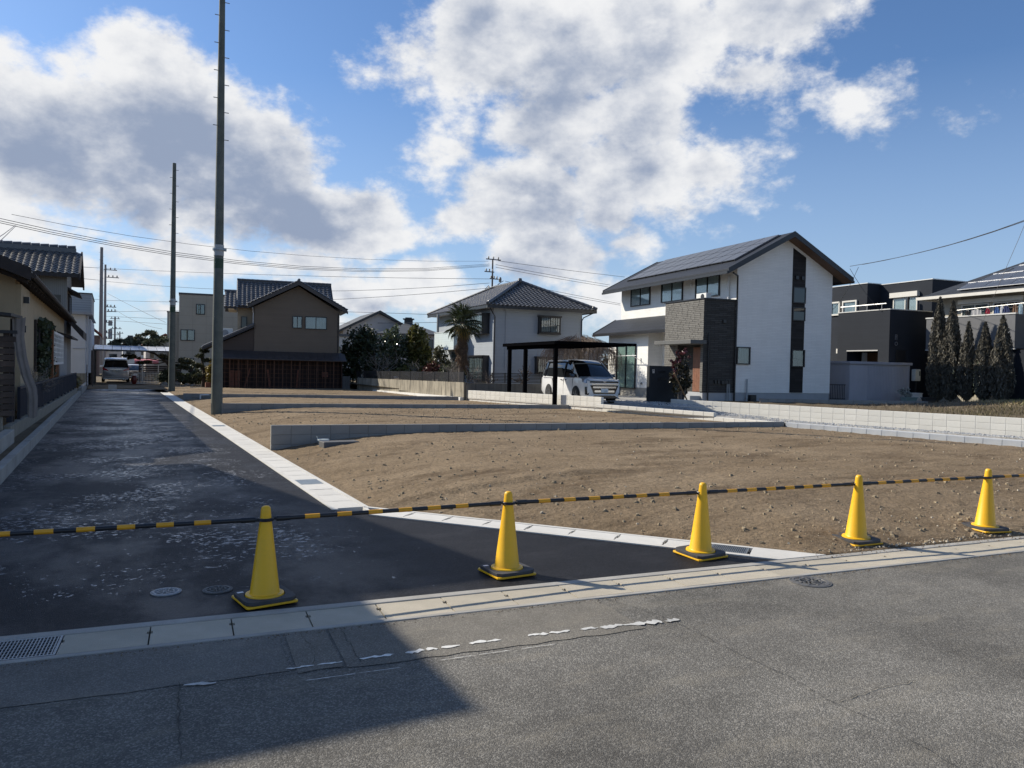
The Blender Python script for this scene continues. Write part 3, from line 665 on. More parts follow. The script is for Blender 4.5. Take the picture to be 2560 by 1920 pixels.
# ------------------------------------------------------------------ cones and bars
M_YEL = mat('yellow_plastic', (.90, .49, .006), .42, .05, 5, .05, 200, dirt=(.40, .25, .04), dirt_amt=.5)
M_RUB = mat('black_rubber', (.045, .046, .05), .75, .2, 12, .3, 150, dirt=(.14, .13, .12), dirt_amt=.3)
M_BARB = mat('black_bar_plastic', (.016, .016, .018), .38, .1, 8)
M_BARY = mat('amber_bar_sleeve', (.72, .34, .015), .35, .08, 10)
M_STK = mat('white_sticker', (.8, .8, .8), .5, .02)
CONES = [(1.02, 5.87, 9), (3.03, 5.85, 3), (5.05, 5.70, 3), (6.95, 5.46, -6), (8.93, 5.30, -10)]
LOOP_Z = .600
def cone_parts(root, sticker):
    yb = MB().prism([(-.19, -.175), (-.175, -.19), (.175, -.19), (.19, -.175), (.19, .175), (.175, .19), (-.175, .19), (-.19, .175)], 'z', 0, .016)
    base = yb.build('base_plate', M_YEL, root, bevel=.004)
    n = 32; sq = []; ho = []
    for k in range(n):
        a = 2*math.pi*(k+.5)/n; c, s = math.cos(a), math.sin(a); q = .188/max(abs(c), abs(s)); ex = min(q, .235); sq.append((c*ex, s*ex)); ho.append((.145*c, .145*s))
    w = MB(); Z0, Z1 = .018, .045
    vs = [(x, y, Z0) for x, y in sq]+[(x, y, Z1) for x, y in sq]+[(x, y, Z0) for x, y in ho]+[(x, y, Z1) for x, y in ho]
    fs = []
    for k in range(n):
        l = (k+1) % n; fs += [(k, l, n+l, n+k), (n+k, n+l, 3*n+l, 3*n+k), (3*n+k, 3*n+l, 2*n+l, 2*n+k), (2*n+k, 2*n+l, l, k)]
    w.add(vs, fs); wt = w.build('rubber_weight', M_RUB, root, bevel=.003)
    if sticker: MB().box(-.165, .105, .0452, -.12, .135, .0462).build('sticker', M_STK, wt)
    MB().lathe([(.138, .016), (.140, .040), (.137, .052), (.128, .056), (.110, .056), (.106, .062), (.040, .612), (.037, .640), (.035, .672), (.031, .688), (.022, .697), (.010, .700), (0, .7005)], 40).build('cone_body', M_YEL, root, smooth=True)
CL = ['first yellow cone from the left, standing in shade beside two small covers', 'yellow cone beside the splayed white gutter, left half of its base shaded', 'sunlit yellow cone right in front of the steel bar grate', 'yellow cone on the soil edge above the road manhole', 'rightmost yellow cone, on bare soil with no asphalt behind it']
cone0 = None
for i, (x, y, a) in enumerate(CONES):
    z = .006 if i < 3 else .026
    t = thing('traffic_cone', CL[i], 'traffic cone', (x, y, z), R(a), 'yellow cones holding the barrier bars')
    cone_parts(t, i in (0, 1))
    if i >= 2: t.rotation_euler = (R((0, 0, 2, 2.5, 1)[i]), R((0, 0, -1, -1, 1)[i]), R(a))
def bar(i, p, q, label, lo, trim0=0, trim1=0, stripes=6):
    a, b = Vector(p), Vector(q); d = (b-a); D = d.length; d.normalize()
    t = thing('barrier_bar', label, 'barrier bar', a, 0, 'black and amber barrier bars between the cones')
    r = .0165; s0, s1 = .075+trim0, D-.075-trim1
    MB().tube([d*s0, d*s1], r, 14).tube([d*(s0), d*(s0+.10)], r*1.22, 14).tube([d*(s1-.10), d*s1], r*1.22, 14).build('bar_tube', M_BARB, t, smooth=True)
    x0, x1 = s0+.21, s1-.17; pitch = (x1-x0)/stripes
    for k in range(stripes):
        MB().tube([d*(x0+pitch*k), d*(x0+pitch*k+.112)], r+.0012, 14).build('amber_sleeve', M_BARY, t, smooth=True)
    for c, dr, dz, tr in ((Vector((0, 0, 0)), 1, 0, trim0), (d*D, -1, .0, trim1)):
        if tr: continue
        rr = .052; pts = [c+Vector((rr*math.cos(u), rr*math.sin(u), lo)) for u in [2*math.pi*k/20 for k in range(21)]]
        MB().tube(pts, .0065, 6, cap=False).tube([c+d*dr*rr*.9+Vector((0, 0, lo)), c+d*dr*.085+Vector((0, 0, 0))], .012, 8).build('end_loop', M_BARB, t, smooth=True)
for k, (x, y, a, l) in enumerate(((-.98, 6.0, 12, 'yellow cone just past the left edge of the picture, holding the first bar'), (10.92, 5.10, -8, 'yellow cone just past the right edge of the picture, holding the last bar'))):
    t = thing('traffic_cone', l, 'traffic cone', (x, y, .006 if k == 0 else .03), R(a), 'yellow cones holding the barrier bars'); cone_parts(t, False)
P = [Vector((x, y, LOOP_Z+(.006 if k < 3 else .026))) for k, (x, y, a) in enumerate(CONES)]
dv = (P[1]-P[0])
pl = Vector((-.98, 6.0, LOOP_Z+.006)); pr = Vector((10.92, 5.10, LOOP_Z+.03))
BL = ['striped bar leaving the left edge of the picture, tied to the shaded first cone', 'striped bar crossing before the corner of the white gutter', 'striped bar in front of the soil, between the second and third cones', 'striped bar above the street gutter, left of the fourth cone', 'striped bar between the two rightmost cones', 'short end of a striped bar leaving the right edge of the picture']
bar(0, pl, P[0], BL[0], -.006); bar(1, P[0], P[1], BL[1], .006); bar(2, P[1], P[2], BL[2], -.006); bar(3, P[2], P[3], BL[3], .006); bar(4, P[3], P[4], BL[4], -.006); bar(5, P[4], pr, BL[5], .006)
# inspection pipe and block at the first wall
t = thing('inspection_pipe', 'short grey plastic pipe with a lid before the nearest block wall', 'pipe', (3.85, 15.75, .03))
MB().lathe([(.105, -.1), (.105, .16), (.095, .165)], 24).build('pipe_body', mat('grey_pvc', (.34, .37, .38), .5, .05), t, smooth=True)
MB().lathe([(.125, .16), (.125, .19), (.12, .2), (0, .205)], 24).bar((-.11, 0, .2), (-.13, 0, .26), .012).build('pipe_lid', mat('pale_pvc', (.55, .6, .58), .5, .05), t, smooth=True)
b = MB().box(-.36, -.16, 0, .36, .16, .13).build('concrete_box', mat('dark_wet_concrete', (.10, .10, .10), .7, .15, 6), loc=(4.05, 15.25, .10), rz=R(4), bevel=.012); tag(b, 'flat dark concrete box lying in front of the grey pipe', 'concrete box')
t = thing('inspection_pipe', 'white bent pipe end poking from soil before the third block wall', 'pipe', (3.57, 37.6, .02))
MB().tube([(0, 0, -.1), (0, 0, .24)], .035, 10).tube([(0, 0, .22), (.5, 0, .235)], .03, 10).build('pipe_body', mat('white_pvc', (.7, .7, .68), .4, .03), t, smooth=True)
# ------------------------------------------------------------------ roofs with tiles
M_TILE = mat('grey_roof_tile', (.092, .092, .094), .36, .12, 5, objvar=.16, spec=.6)
M_DECK = mat('roof_deck', (.05, .05, .055), .8, .1)
M_SLATE = courses('dark_slate_roof', (.032, .036, .044), .9, .18, .012, .10, .6, .55)
M_DMETAL = mat('dark_roof_metal', (.020, .023, .028), .45, .08, 3, spec=.5)
M_SOFFIT = mat('brown_soffit', (.13, .075, .045), .6, .2, 8)
def tile_geo(w=.29, L=.30, amp=.030, lift=.050):
    n = 7; vs = []
    for y, dz in ((-.03, lift), (L, 0)):
        for i in range(n): t = i/(n-1); vs.append((w*(t-.5)*1.04, y, dz+amp*math.sin(2*math.pi*t-.6)+.012))
    for i in range(n): vs.append((vs[i][0], -.03, vs[i][2]-.050))
    fs = [(i, i+1, n+i+1, n+i) for i in range(n-1)]+[(2*n+i, 2*n+i+1, i+1, i) for i in range(n-1)]
    return vs, fs
def inside(p, poly):
    x, y = p; r = False; j = len(poly)-1
    for i in range(len(poly)):
        xi, yi = poly[i]; xj, yj = poly[j]
        if (yi > y) != (yj > y) and x < (xj-xi)*(y-yi)/(yj-yi)+xi: r = not r
        j = i
    return r
def roof_tiles(par, O, U, V, poly, m=None, singles=300, w=.29, e=.245, order=None):
    m = m or M_TILE; O = Vector(O); U = Vector(U).normalized(); V = Vector(V); V = (V-U*V.dot(U)).normalized(); N = U.cross(V)
    if N.z < 0: N = -N
    vs, fs = tile_geo(w); me = bpy.data.meshes.new('roof_tile'); me.from_pydata(vs, [], fs); me.materials.append(m); me.shade_smooth()
    try: me.set_sharp_from_angle(angle=R(50))
    except Exception: pass
    us = [p[0] for p in poly]; ws = [p[1] for p in poly]; cells = []
    j = 0; v = min(ws)
    while v < max(ws):
        u = min(us)+w*.5
        while u < max(us):
            if inside((u, v+e*.5), poly): cells.append((u, v))
            u += w
        v += e
    if order: cells.sort(key=order)
    M0 = Matrix((U, V, N)).transposed().to_4x4()
    for u, v in cells[:singles]:
        o = bpy.data.objects.new('roof_tile', me); COL.objects.link(o); o.parent = par
        M = M0.copy(); M.translation = O+U*u+V*v+N*random.uniform(0, .006); o.matrix_local = M
    rest = cells[singles:]
    if rest:
        base = np.array(vs); Mx = np.array(M0)[:3, :3]; b = base@Mx.T; allv = []; allf = []
        for k, (u, v) in enumerate(rest):
            p = np.array(O+U*u+V*v+N*random.uniform(0, .006)); allv.append(b+p); allf += [tuple(i+k*len(vs) for i in f) for f in fs]
        me2 = bpy.data.meshes.new('roof_tiling'); me2.from_pydata(np.concatenate(allv).tolist(), [], allf); me2.materials.append(m); me2.shade_smooth()
        try: me2.set_sharp_from_angle(angle=R(50))
        except Exception: pass
        put('roof_tiling', me2, par, kind='stuff')
def ridge(par, a, b, r=.10, m=None, n=None, name='ridge_tile'):
    a, b = Vector(a), Vector(b); L = (b-a).length; n = n or max(2, int(L/.32)); d = (b-a)/n; mb = MB()
    for i in range(n): mb.tube([a+d*i-d*.06, a+d*(i+1)], [r*1.12, r], 8)
    mb.bar(a-Vector((0, 0, r*.6)), b-Vector((0, 0, r*.6)), r*1.5, r*1.3)
    return mb.build(name, m or M_TILE, par, smooth=True)

# ------------------------------------------------------------------ white house with solar panels
M_WSID = courses('white_siding', (.82, .81, .77), .60, .075, .006, .03, .35, .7, .86)
M_DSID = courses('dark_wood_siding', (.030, .027, .026), 1.4, .12, .008, .25, .3, .6, .6)
M_FOUND = mat('foundation_render', (.36, .37, .38), .9, .06, 2, .2, 100)
M_DBRK = mat('charcoal_facing_brick', (.150, .143, .128), .8, .12, 6, .4, 90, objvar=.12)
M_DBRS = courses('charcoal_facing_shade', (.068, .066, .062), .45, .085, .010, .2, .7, .85, .55)  # same brick, darker: the side face's shade is put into the colour
def white_house():
    Z0 = .47
    h = thing('white_house', 'white two storey house with solar panels on its roof and a charcoal brick entrance block', 'house', (25.77, 27.07, Z0), R(-6))
    F = Face((0, 0), (1, 0), (0, -1)); L = Face((0, 0), (0, 1), (-1, 0)); LB = Face((-.9, 0), (0, 1), (-1, 0)); LT = Face((-1.75, 0), (0, 1), (-1, 0)); BF = Face((-.9, 6.2), (1, 0), (0, -1))
    W, D = 5.7, 10.8
    MB().prism([(0, .38), (W, .38), (W, 6.22), (2.75, 7.78), (0, 6.30)], 'y', 0, D).build('wall', M_WSID, h)
    MB().box(.02, .02, -.5, W-.02, D, .378).build('foundation', M_FOUND, h)
    r = MB().prism([(-.95, 5.87), (2.75, 7.82), (6.4, 5.87), (6.4, 6.03), (2.75, 8.0), (-.95, 6.03)], 'y', -.6, 11.35).build('roof', M_SLATE, h)
    for y in (-.635, 11.355):
        MB().prism([(-.97, 5.80), (2.75, 7.76), (6.42, 5.80), (6.42, 6.06), (2.75, 8.03), (-.97, 6.06)], 'y', y, y+.03).build('barge_board', M_DMETAL, r)
    MB().box(-1.04, -.62, 5.80, -.955, 11.36, 5.92).build('gutter', BLACK, r); MB().box(6.405, -.62, 5.80, 6.49, 11.36, 5.92).build('gutter', BLACK, r)
    MB().prism([(-.93, 5.83), (2.75, 7.79), (6.38, 5.83), (6.38, 5.865), (2.75, 7.815), (-.93, 5.865)], 'y', -.6, -.004).build('soffit', M_SOFFIT, r)
    # solar panels
    sl = math.atan2(1.97, 3.7); cs, sn = math.cos(sl), math.sin(sl); pm = mat('solar_panel', (.075, .082, .095), .34, .08, 3, spec=.9); fm = mat('panel_frame', (.02, .02, .022), .4, .05)
    me = MB().box(-.462, -.465, 0, .462, .465, .035).mesh('solar_panel', pm)
    for rr in range(3):
        for c in range(10):
            if rr == 2 and c == 9: pass
            s = 1.02+.985*rr+.49; x = -.95+s*cs; z = 6.03+s*sn
            o = put('solar_panel', me, r, (x-sn*.06, .62+.99*c, z+cs*.06), (0, -sl, 0))
    rl = MB()
    for c in range(11): rl.bar((-.95+1.0*cs-sn*.03, .125+.99*c, 6.03+1.0*sn+cs*.03), (-.95+3.98*cs-sn*.03, .125+.99*c, 6.03+3.98*sn+cs*.03), .03, .05)
    rl.build('panel_rail', mat('panel_rail', (.05, .05, .055), .5, .05), r)
    # dark strip with windows on the gable
    MB().prism([(3.22, .40), (4.01, .40), (4.01, 6.95), (3.22, 7.36)], 'y', -.014, -.001).build('cladding_or_shade_panel', M_DSID, h)
    window(h, Face((0, -.014), (1, 0), (0, -1)), 3.25, 4.72, .76, .78, leaves=1, depth=.06); window(h, Face((0, -.014), (1, 0), (0, -1)), 3.25, 3.87, .76, .66, leaves=1, depth=.06); window(h, Face((0, -.014), (1, 0), (0, -1)), 3.25, 1.64, .78, .84, leaves=1, depth=.09, curtain=mat('sheer_grey', (.10, .12, .12), .9))
    window(h, F, .06, 1.70, .76, .82, leaves=1, depth=.08, curtain=mat('grey_blind', (.28, .30, .30), .8))
    
    for x in (3.37, 3.72): v = MB(); F.box(v, x, x+.16, 5.86, 6.02, .014, .09); v.build('vent_hood', BLACK, h)
    # facade windows
    for y, w in ((1.28, 1.95), (4.38, 2.0), (7.55, 2.08)): window(h, L, y, 5.0, w, 1.02, leaves=2, curtain=mat('white_blue_lace', (.78, .82, .88), .9, .08, 8), depth=.08)
    MB().lathe([(.001, 0), (.07, 0), (.08, .05), (.04, .09), (0, .09)], 14, axis='x').build('wall_lamp', mat('lamp_white', (.8, .8, .8), .4), h, loc=(-.09, 3.62, 5.72))
    # ground floor bay with its own roof
    MB().prism([(-.9, .38), (-.002, .38), (-.002, 4.1), (-.9, 3.62)], 'y', 6.2, 10.6).build('bay_wall', M_WSID, h)
    MB().box(-.88, 6.22, -.5, -.02, 10.58, .378).build('foundation', MATS['grey_concrete'], h)
    br = MB().prism([(-1.5, 3.30), (-.002, 4.14), (-.002, 4.32), (-1.5, 3.44)], 'y', 3.262, 11.45).build('lower_roof', M_SLATE, h)
    MB().box(-1.56, 3.27, 3.27, -1.503, 11.46, 3.40).prism([(-1.52, 3.26), (0, 4.1), (0, 4.36), (-1.52, 3.48)], 'y', 11.452, 11.48).build('gutter', BLACK, br)
    MB().prism([(-1.48, 3.29), (-.01, 4.10), (-.01, 4.13), (-1.48, 3.305)], 'y', 3.27, 6.19).build('soffit', M_SOFFIT, br)
    window(h, LB, 7.40, .30, 2.15, 2.48, leaves=2, curtain=GREENC, depth=.09)
    MB().box(-.012, 3.27, .30, -.001, 4.6, 3.9).build('cladding_or_shade_panel', BLACK, h)  # black sheet standing in for the shade of the recess
    MB().lathe([(0, 0), (.06, 0), (.06, .05), (.0, .1)], 10, axis='x').build('wall_tap', M_STEEL, h, loc=(-.98, 6.75, .62))
    # entrance block, hollow at the door
    zt = 4.66
    MB().box(-1.75, .03, 2.56, -.002, 3.26, zt).box(-1.75, 2.10, .36, -.002, 3.26, 2.56).box(-1.75, .03, .36, -.002, .24, 2.56).box(-1.40, .24, .36, -1.30, 2.10, 2.56).build('entrance_block', M_DBRS, h)
    MB().box(-1.80, -.02, zt, .0, 3.31, zt+.05).build('coping', BLACK, h)
    MB().box(-1.73, .05, -.5, -.02, 3.24, .358).box(-2.3, .2, -.5, -1.74, 2.2, .20).build('porch_base', M_FOUND, h)
    bms = [block_mesh('brick', .012, l-.012, .078, M_DBRK, .004) for l in (.46, .30)]
    rows_ = int((zt-.40)/.088); rs = random.Random(3); nb = 0
    for k in range(rows_):
        z = .40+.088*(k+.5)
        spans = [(.035, 3.255)] if z > 2.62 else [(2.11, 3.255), (.035, .235)]
        for a, b in spans:
            y = a-(rs.uniform(0, .25) if b-a > .5 else 0)
            while y < b-.03:
                q = rs.choice((.46, .46, .30)); y0 = max(y, a); y1 = min(y+q, b)
                if y1-y0 > .05:
                    o = put('brick', bms[0] if q > .4 else bms[1], h, (-1.756-rs.choice((0, .0, .004, .008)), (y0+y1)/2, z), scale=(1, (y1-y0)/q, 1)); nb += 1
                y += q
    # door, canopy, downpipes, meters
        dm = mat('brown_wood_door', (.20, .085, .045), .5, .2, 6)
    do = MB().box(-1.442, .27, .37, -1.41, 1.26, 2.50).build('door', mat('dark_wood', (.05, .03, .022), .5), h)
    for k in range(6): MB().box(-1.468, .30+.155*k, .38, -1.443, .30+.155*k+.147, 2.46).build('door_plank', dm, do)
    MB().bar((-1.52, .42, 1.0), (-1.52, .42, 1.75), .03).bar((-1.47, .42, 1.1), (-1.52, .42, 1.1), .02).bar((-1.47, .42, 1.65), (-1.52, .42, 1.65), .02).build('door_handle', BLACK, do)
    MB().box(-2.62, -.22, 2.58, -1.76, 2.85, 2.76).build('canopy', mat('canopy_grey', (.10, .10, .095), .6, .1), h, bevel=.01)
    FT = Face((0, .03), (1, 0), (0, -1))
    pipe(h, FT, [(-1.50, 3.1, .06), (-1.50, 2.0, .06), (-1.49, -.3, .06)]); pipe(h, FT, [(-.62, 5.86, .55), (-.10, 5.80, .2), (.0, 5.6, .07), (.0, 4.2, .07), (-.02, -.3, .07)], .04)
    mb = MB(); FT.box(mb, -.74, -.58, 3.6, 3.74, .001, .08); mb.build('vent_hood', BLACK, h)
    mb = MB()
    for x, w, zz in ((-.78, .10, .78), (-.62, .10, .78), (-.40, .16, .76), (-.22, .18, .77), (-.02, .1, .78)): FT.box(mb, x-.35, x-.35+w, zz, zz+.16, .001, .09)
    mb.build('meter_box', BLACK, h)
    for x in (-.42, -.36, -.28): pipe(h, FT, [(x, .80, .05), (x, .3, .05), (x-.03, -.25, .07)], .018, mat('grey_pvc', (.34, .37, .38), .5), 'conduit')
    pipe(h, F, [(.66, 1.02, .08), (.66, -.3, .08)], .035, MATS['grey_pvc'], 'standpipe'); mb = MB(); F.box(mb, .80, 1.12, .0, .28, .01, .2); mb.build('meter_box', BLACK, h)
    pipe(h, L, [(.55, 5.85, .06), (.55, 4.72, .06)], .045, mat('duct_white', (.7, .7, .68), .5), 'duct')
    # far side lean roof at the rear right
    MB().prism([(W+.002, 3.35), (W+1.1, 2.95), (W+1.1, 3.12), (W+.002, 3.95)], 'y', 3.2, 9).build('rear_roof', M_SLATE, h)
white_house()
def local_thing(name, label, cat, base, rz, lx, ly, lz, group=None):
    c, s = math.cos(rz), math.sin(rz); return thing(name, label, cat, (base[0]+lx*c-ly*s, base[1]+lx*s+ly*c, base[2]+lz), rz, group)
WH = (25.77, 27.07, .47)
t = local_thing('air_conditioner', 'white outdoor air conditioner unit on top of the charcoal entrance block', 'air conditioner', WH, R(-6), -.9, 1.3, 4.71)
MB().box(-.15, -.4, 0, .15, .4, .34).build('casing', mat('appliance_white', (.7, .7, .66), .5, .04), t, bevel=.015); MB().lathe([(0, 0), (.13, 0), (.14, .01), (0, .012)], 20, axis='x').build('fan_guard', BLACK, t, loc=(-.165, -.1, .17))
t = local_thing('drying_rack', 'pale clothes drying pole on two wall arms before the green curtained door', 'drying rack', WH, R(-6), -.9, 0, 0)
MB().tube([(-.52, 6.55, 2.12), (-.50, 11.0, 2.10)], .022, 8).build('pole', mat('pole_white', (.75, .75, .72), .4, .03), t, smooth=True)
for y in (6.9, 10.0): MB().tube([(0, y, 1.85), (-.60, y, 2.12)], .018, 8).bar((-.0, y, 1.7), (-.03, y, 2.0), .05).bar((-.48, y, 2.08), (-.52, y, 2.22), .025).build('arm', MATS['pole_white'], t)

# gate wall, letter slot and name
t = thing('gate_wall', 'freestanding charcoal gate wall with letter slot and intercom before the entrance', 'gate wall', (20.35, 26.45, .42), R(-6))
MB().box(0, 0, -.1, 1.78, .2, 1.58).build('wall_body', mat('charcoal_render', (.018, .021, .025), .75, .2, 2, .3, 150), t, bevel=.006)
MB().box(.14, -.03, 1.26, .24, -.001, 1.42).build('intercom', mat('silver_plate', (.6, .6, .6), .35, metal=.6), t); MB().box(.175, -.036, 1.35, .205, -.03, 1.40).build('intercom_lens', BLACK, t)
MB().box(.44, -.012, .98, .86, -.001, 1.06).build('letter_slot', BLACK, t)
pts = [(.47+.33*k/60, -.02, 1.33+.028*math.sin(k*.9)*(1+.6*math.sin(k*.31))) for k in range(61)]
MB().tube(pts, .007, 5).build('name_lettering', BLACK, t)

# carport over the white van
M_CPT = mat('black_aluminium', (.004, .004, .005), .9, .1, 4, spec=0)
t = thing('carport', 'flat black carport roof on three posts above the white van', 'carport', (15.45, 30.2, .46), R(-5))
MB().box(-.12, -5.05, 2.31, 3.4, .25, 2.36).build('roof_panel', M_CPT, t); MB().box(-.14, -5.05, 2.25, -.121, .25, 2.38).box(3.401, -5.05, 2.29, 3.45, .25, 2.38).box(-.12, .251, 2.25, 3.4, .30, 2.38).box(-.12, -5.10, 2.27, 3.4, -5.051, 2.38).build('roof_frame', M_CPT, t)
MB().box(0, -4.95, 2.11, .14, .1, 2.255).build('main_beam', M_CPT, t)
for y in (-4.9, -3.7, -2.5, -1.3): MB().hexa([(.145, y, 2.13), (3.0, y, 2.24), (3.0, y+.08, 2.24), (.145, y+.08, 2.13)], [(.145, y, 2.309), (3.2, y, 2.309), (3.2, y+.08, 2.309), (.145, y+.08, 2.309)]).build('rafter', M_CPT, t)
for y in (-.1, -1.85, -4.75): MB().box(-.005, y-.07, -.2, .135, y+.07, 2.105).build('post', M_CPT, t)

# ------------------------------------------------------------------ pale hip roofed house
M_PBLUE = courses('pale_blue_siding', (.36, .39, .42), 3.0, .20, .008, .02, .4, .8, .88)
M_BALC = courses('pale_aqua_panel', (.60, .68, .68), .16, .16, .012, .03, .2, .5, .85, 0)
def hip_house():
    h = thing('hip_roofed_house', 'pale blue two storey house with tiled hip roof and bay windows beside the palm', 'house', (21.06, 43.16, .46), R(-4))
    F = Face((0, 0), (1, 0), (0, -1)); L = Face((0, 0), (0, 1), (-1, 0)); W, D, H = 6.25, 11.0, 5.12
    MB().box(0, 0, .2, W, D, H).build('wall', M_PBLUE, h); MB().box(.02, .02, -.5, W-.02, D-.02, .198).build('foundation', M_FOUND, h)
    o = .68; ze = 5.14; zr = 7.06; y0 = 3.2; y1 = 7.8; xm = W/2
    A, B, C, E = (-o, -o, ze), (W+o, -o, ze), (W+o, D+o, ze), (-o, D+o, ze); P, Q = (xm, y0, zr), (xm, y1, zr)
    rf = MB().add([A, B, C, E, P, Q], [(0, 1, 4), (1, 2, 5, 4), (2, 3, 5), (3, 0, 4, 5), (0, 3, 2, 1)]).build('roof', M_DECK, h)
    fa = MB(); fa.box(-o-.02, -o-.02, ze-.16, W+o+.02, -o+.02, ze+.02).box(-o-.02, -o+.02, ze-.16, -o+.02, D+o, ze+.02).box(W+o-.02, -o+.02, ze-.16, W+o+.02, D+o, ze+.02); fa.build('eaves_gutter', BLACK, rf)
    MB().box(-o+.02, -o+.02, ze-.10, W+o-.02, D+o-.02, ze-.06).build('soffit', mat('pale_soffit', (.5, .5, .5), .8), rf)
    # front slope
    half = W/2+o; run = y0+o; sl = math.hypot(run, zr-ze)
    roof_tiles(h, (A[0], A[1], ze+.03), (1, 0, 0), (0, run, zr-ze), [(0, 0), (2*half, 0), (half, sl)], singles=260, order=lambda c: c[1])
    run2 = half; sl2 = math.hypot(run2, zr-ze); Lh = D+2*o
    roof_tiles(h, (E[0], E[1], ze+.03), (0, -1, 0), (run2, 0, zr-ze), [(0, 0), (Lh, 0), (Lh-run, sl2), (D+o-y1, sl2)], singles=0)
    for a, b in ((A, P), (B, P), (P, Q), (E, Q)): ridge(h, Vector(a)+Vector((0, 0, .12)), Vector(b)+Vector((0, 0, .14)), .10)
    MB().lathe([(.13, 0), (.16, .12), (.12, .28), (0, .3)], 10).build('ridge_end', M_TILE, h, loc=(xm, y0-.05, zr+.05))
    for p in ((-o+.15, -o+.15), (W+o-.15, -o+.15)): MB().lathe([(.10, 0), (.13, .1), (.09, .2), (0, .22)], 10).build('ridge_end', M_TILE, h, loc=(p[0], p[1], ze+.1))
    # bay windows: shallow boxes with lattice
    def bay(Fc, u, z, w, hh, d=.32, nl=2):
        b = MB(); Fc.box(b, u-.06, u+w+.06, z+hh, z+hh+.09, .001, d+.08); Fc.box(b, u-.04, u+w+.04, z-.09, z, .001, d+.03); Fc.box(b, u-.02, u+.03, z, z+hh, .001, d); Fc.box(b, u+w-.03, u+w+.02, z, z+hh, .001, d)
        bo = b.build('bay_box', BLACK, h); F2 = Face(Fc.o+Fc.n*(d-.02), Fc.u, Fc.n); F2.o = Fc.o+Fc.n*(d-.02)
        window(h, F2, u+.03, z, w-.06, hh, leaves=nl, curtain=mat('dim_white_curtain', (.40, .41, .42), .9), bars=(9, 3), depth=.04)
    bay(F, 3.06, 3.60, 1.45, 1.02); bay(L, .7, 3.55, 2.75, 1.12, .5, 3); bay(L, .7, .55, 2.6, 1.45, .4, 3); bay(F, 2.9, 1.05, 1.3, .95)
    MB().box(-1.05, 4.5, 2.62, -1.0, 8.75, 3.68).box(-1.0, 4.5, 2.62, 0, 4.55, 3.68).box(-1.0, 8.7, 2.62, 0, 8.75, 3.68).build('balcony_panel', M_BALC, h)
    MB().box(-1.05, 4.5, 2.48, -.002, 8.75, 2.615).box(-1.08, 4.47, 3.685, -.95, 8.78, 3.74).build('balcony_slab', mat('balcony_rim', (.55, .6, .6), .7), h)
    MB().box(-1.0, 8.3, 3.74, -.86, 8.44, 5.05).build('balcony_post', mat('grey_post', (.22, .23, .24), .6), h)
    window(h, L, 4.7, 3.1, 2.6, 1.75, leaves=2, curtain=MATS['dim_white_curtain']); window(h, L, 5.2, .5, 2.6, 1.9, leaves=2, curtain=MATS['dim_white_curtain'])
    pipe(h, F, [(-.5, 5.0, .6), (-.15, 4.75, .15), (.06, 4.5, .06), (.06, -.1, .06)], .035); pipe(h, F, [(.82, 4.9, .05), (.82, 1.2, .05)], .025, mat('pipe_grey', (.4, .42, .45), .6))
    pipe(h, F, [(6.75, 5.0, .6), (6.3, 4.7, .1), (6.2, 4.5, .06), (6.2, 0, .06)], .035)
hip_house()

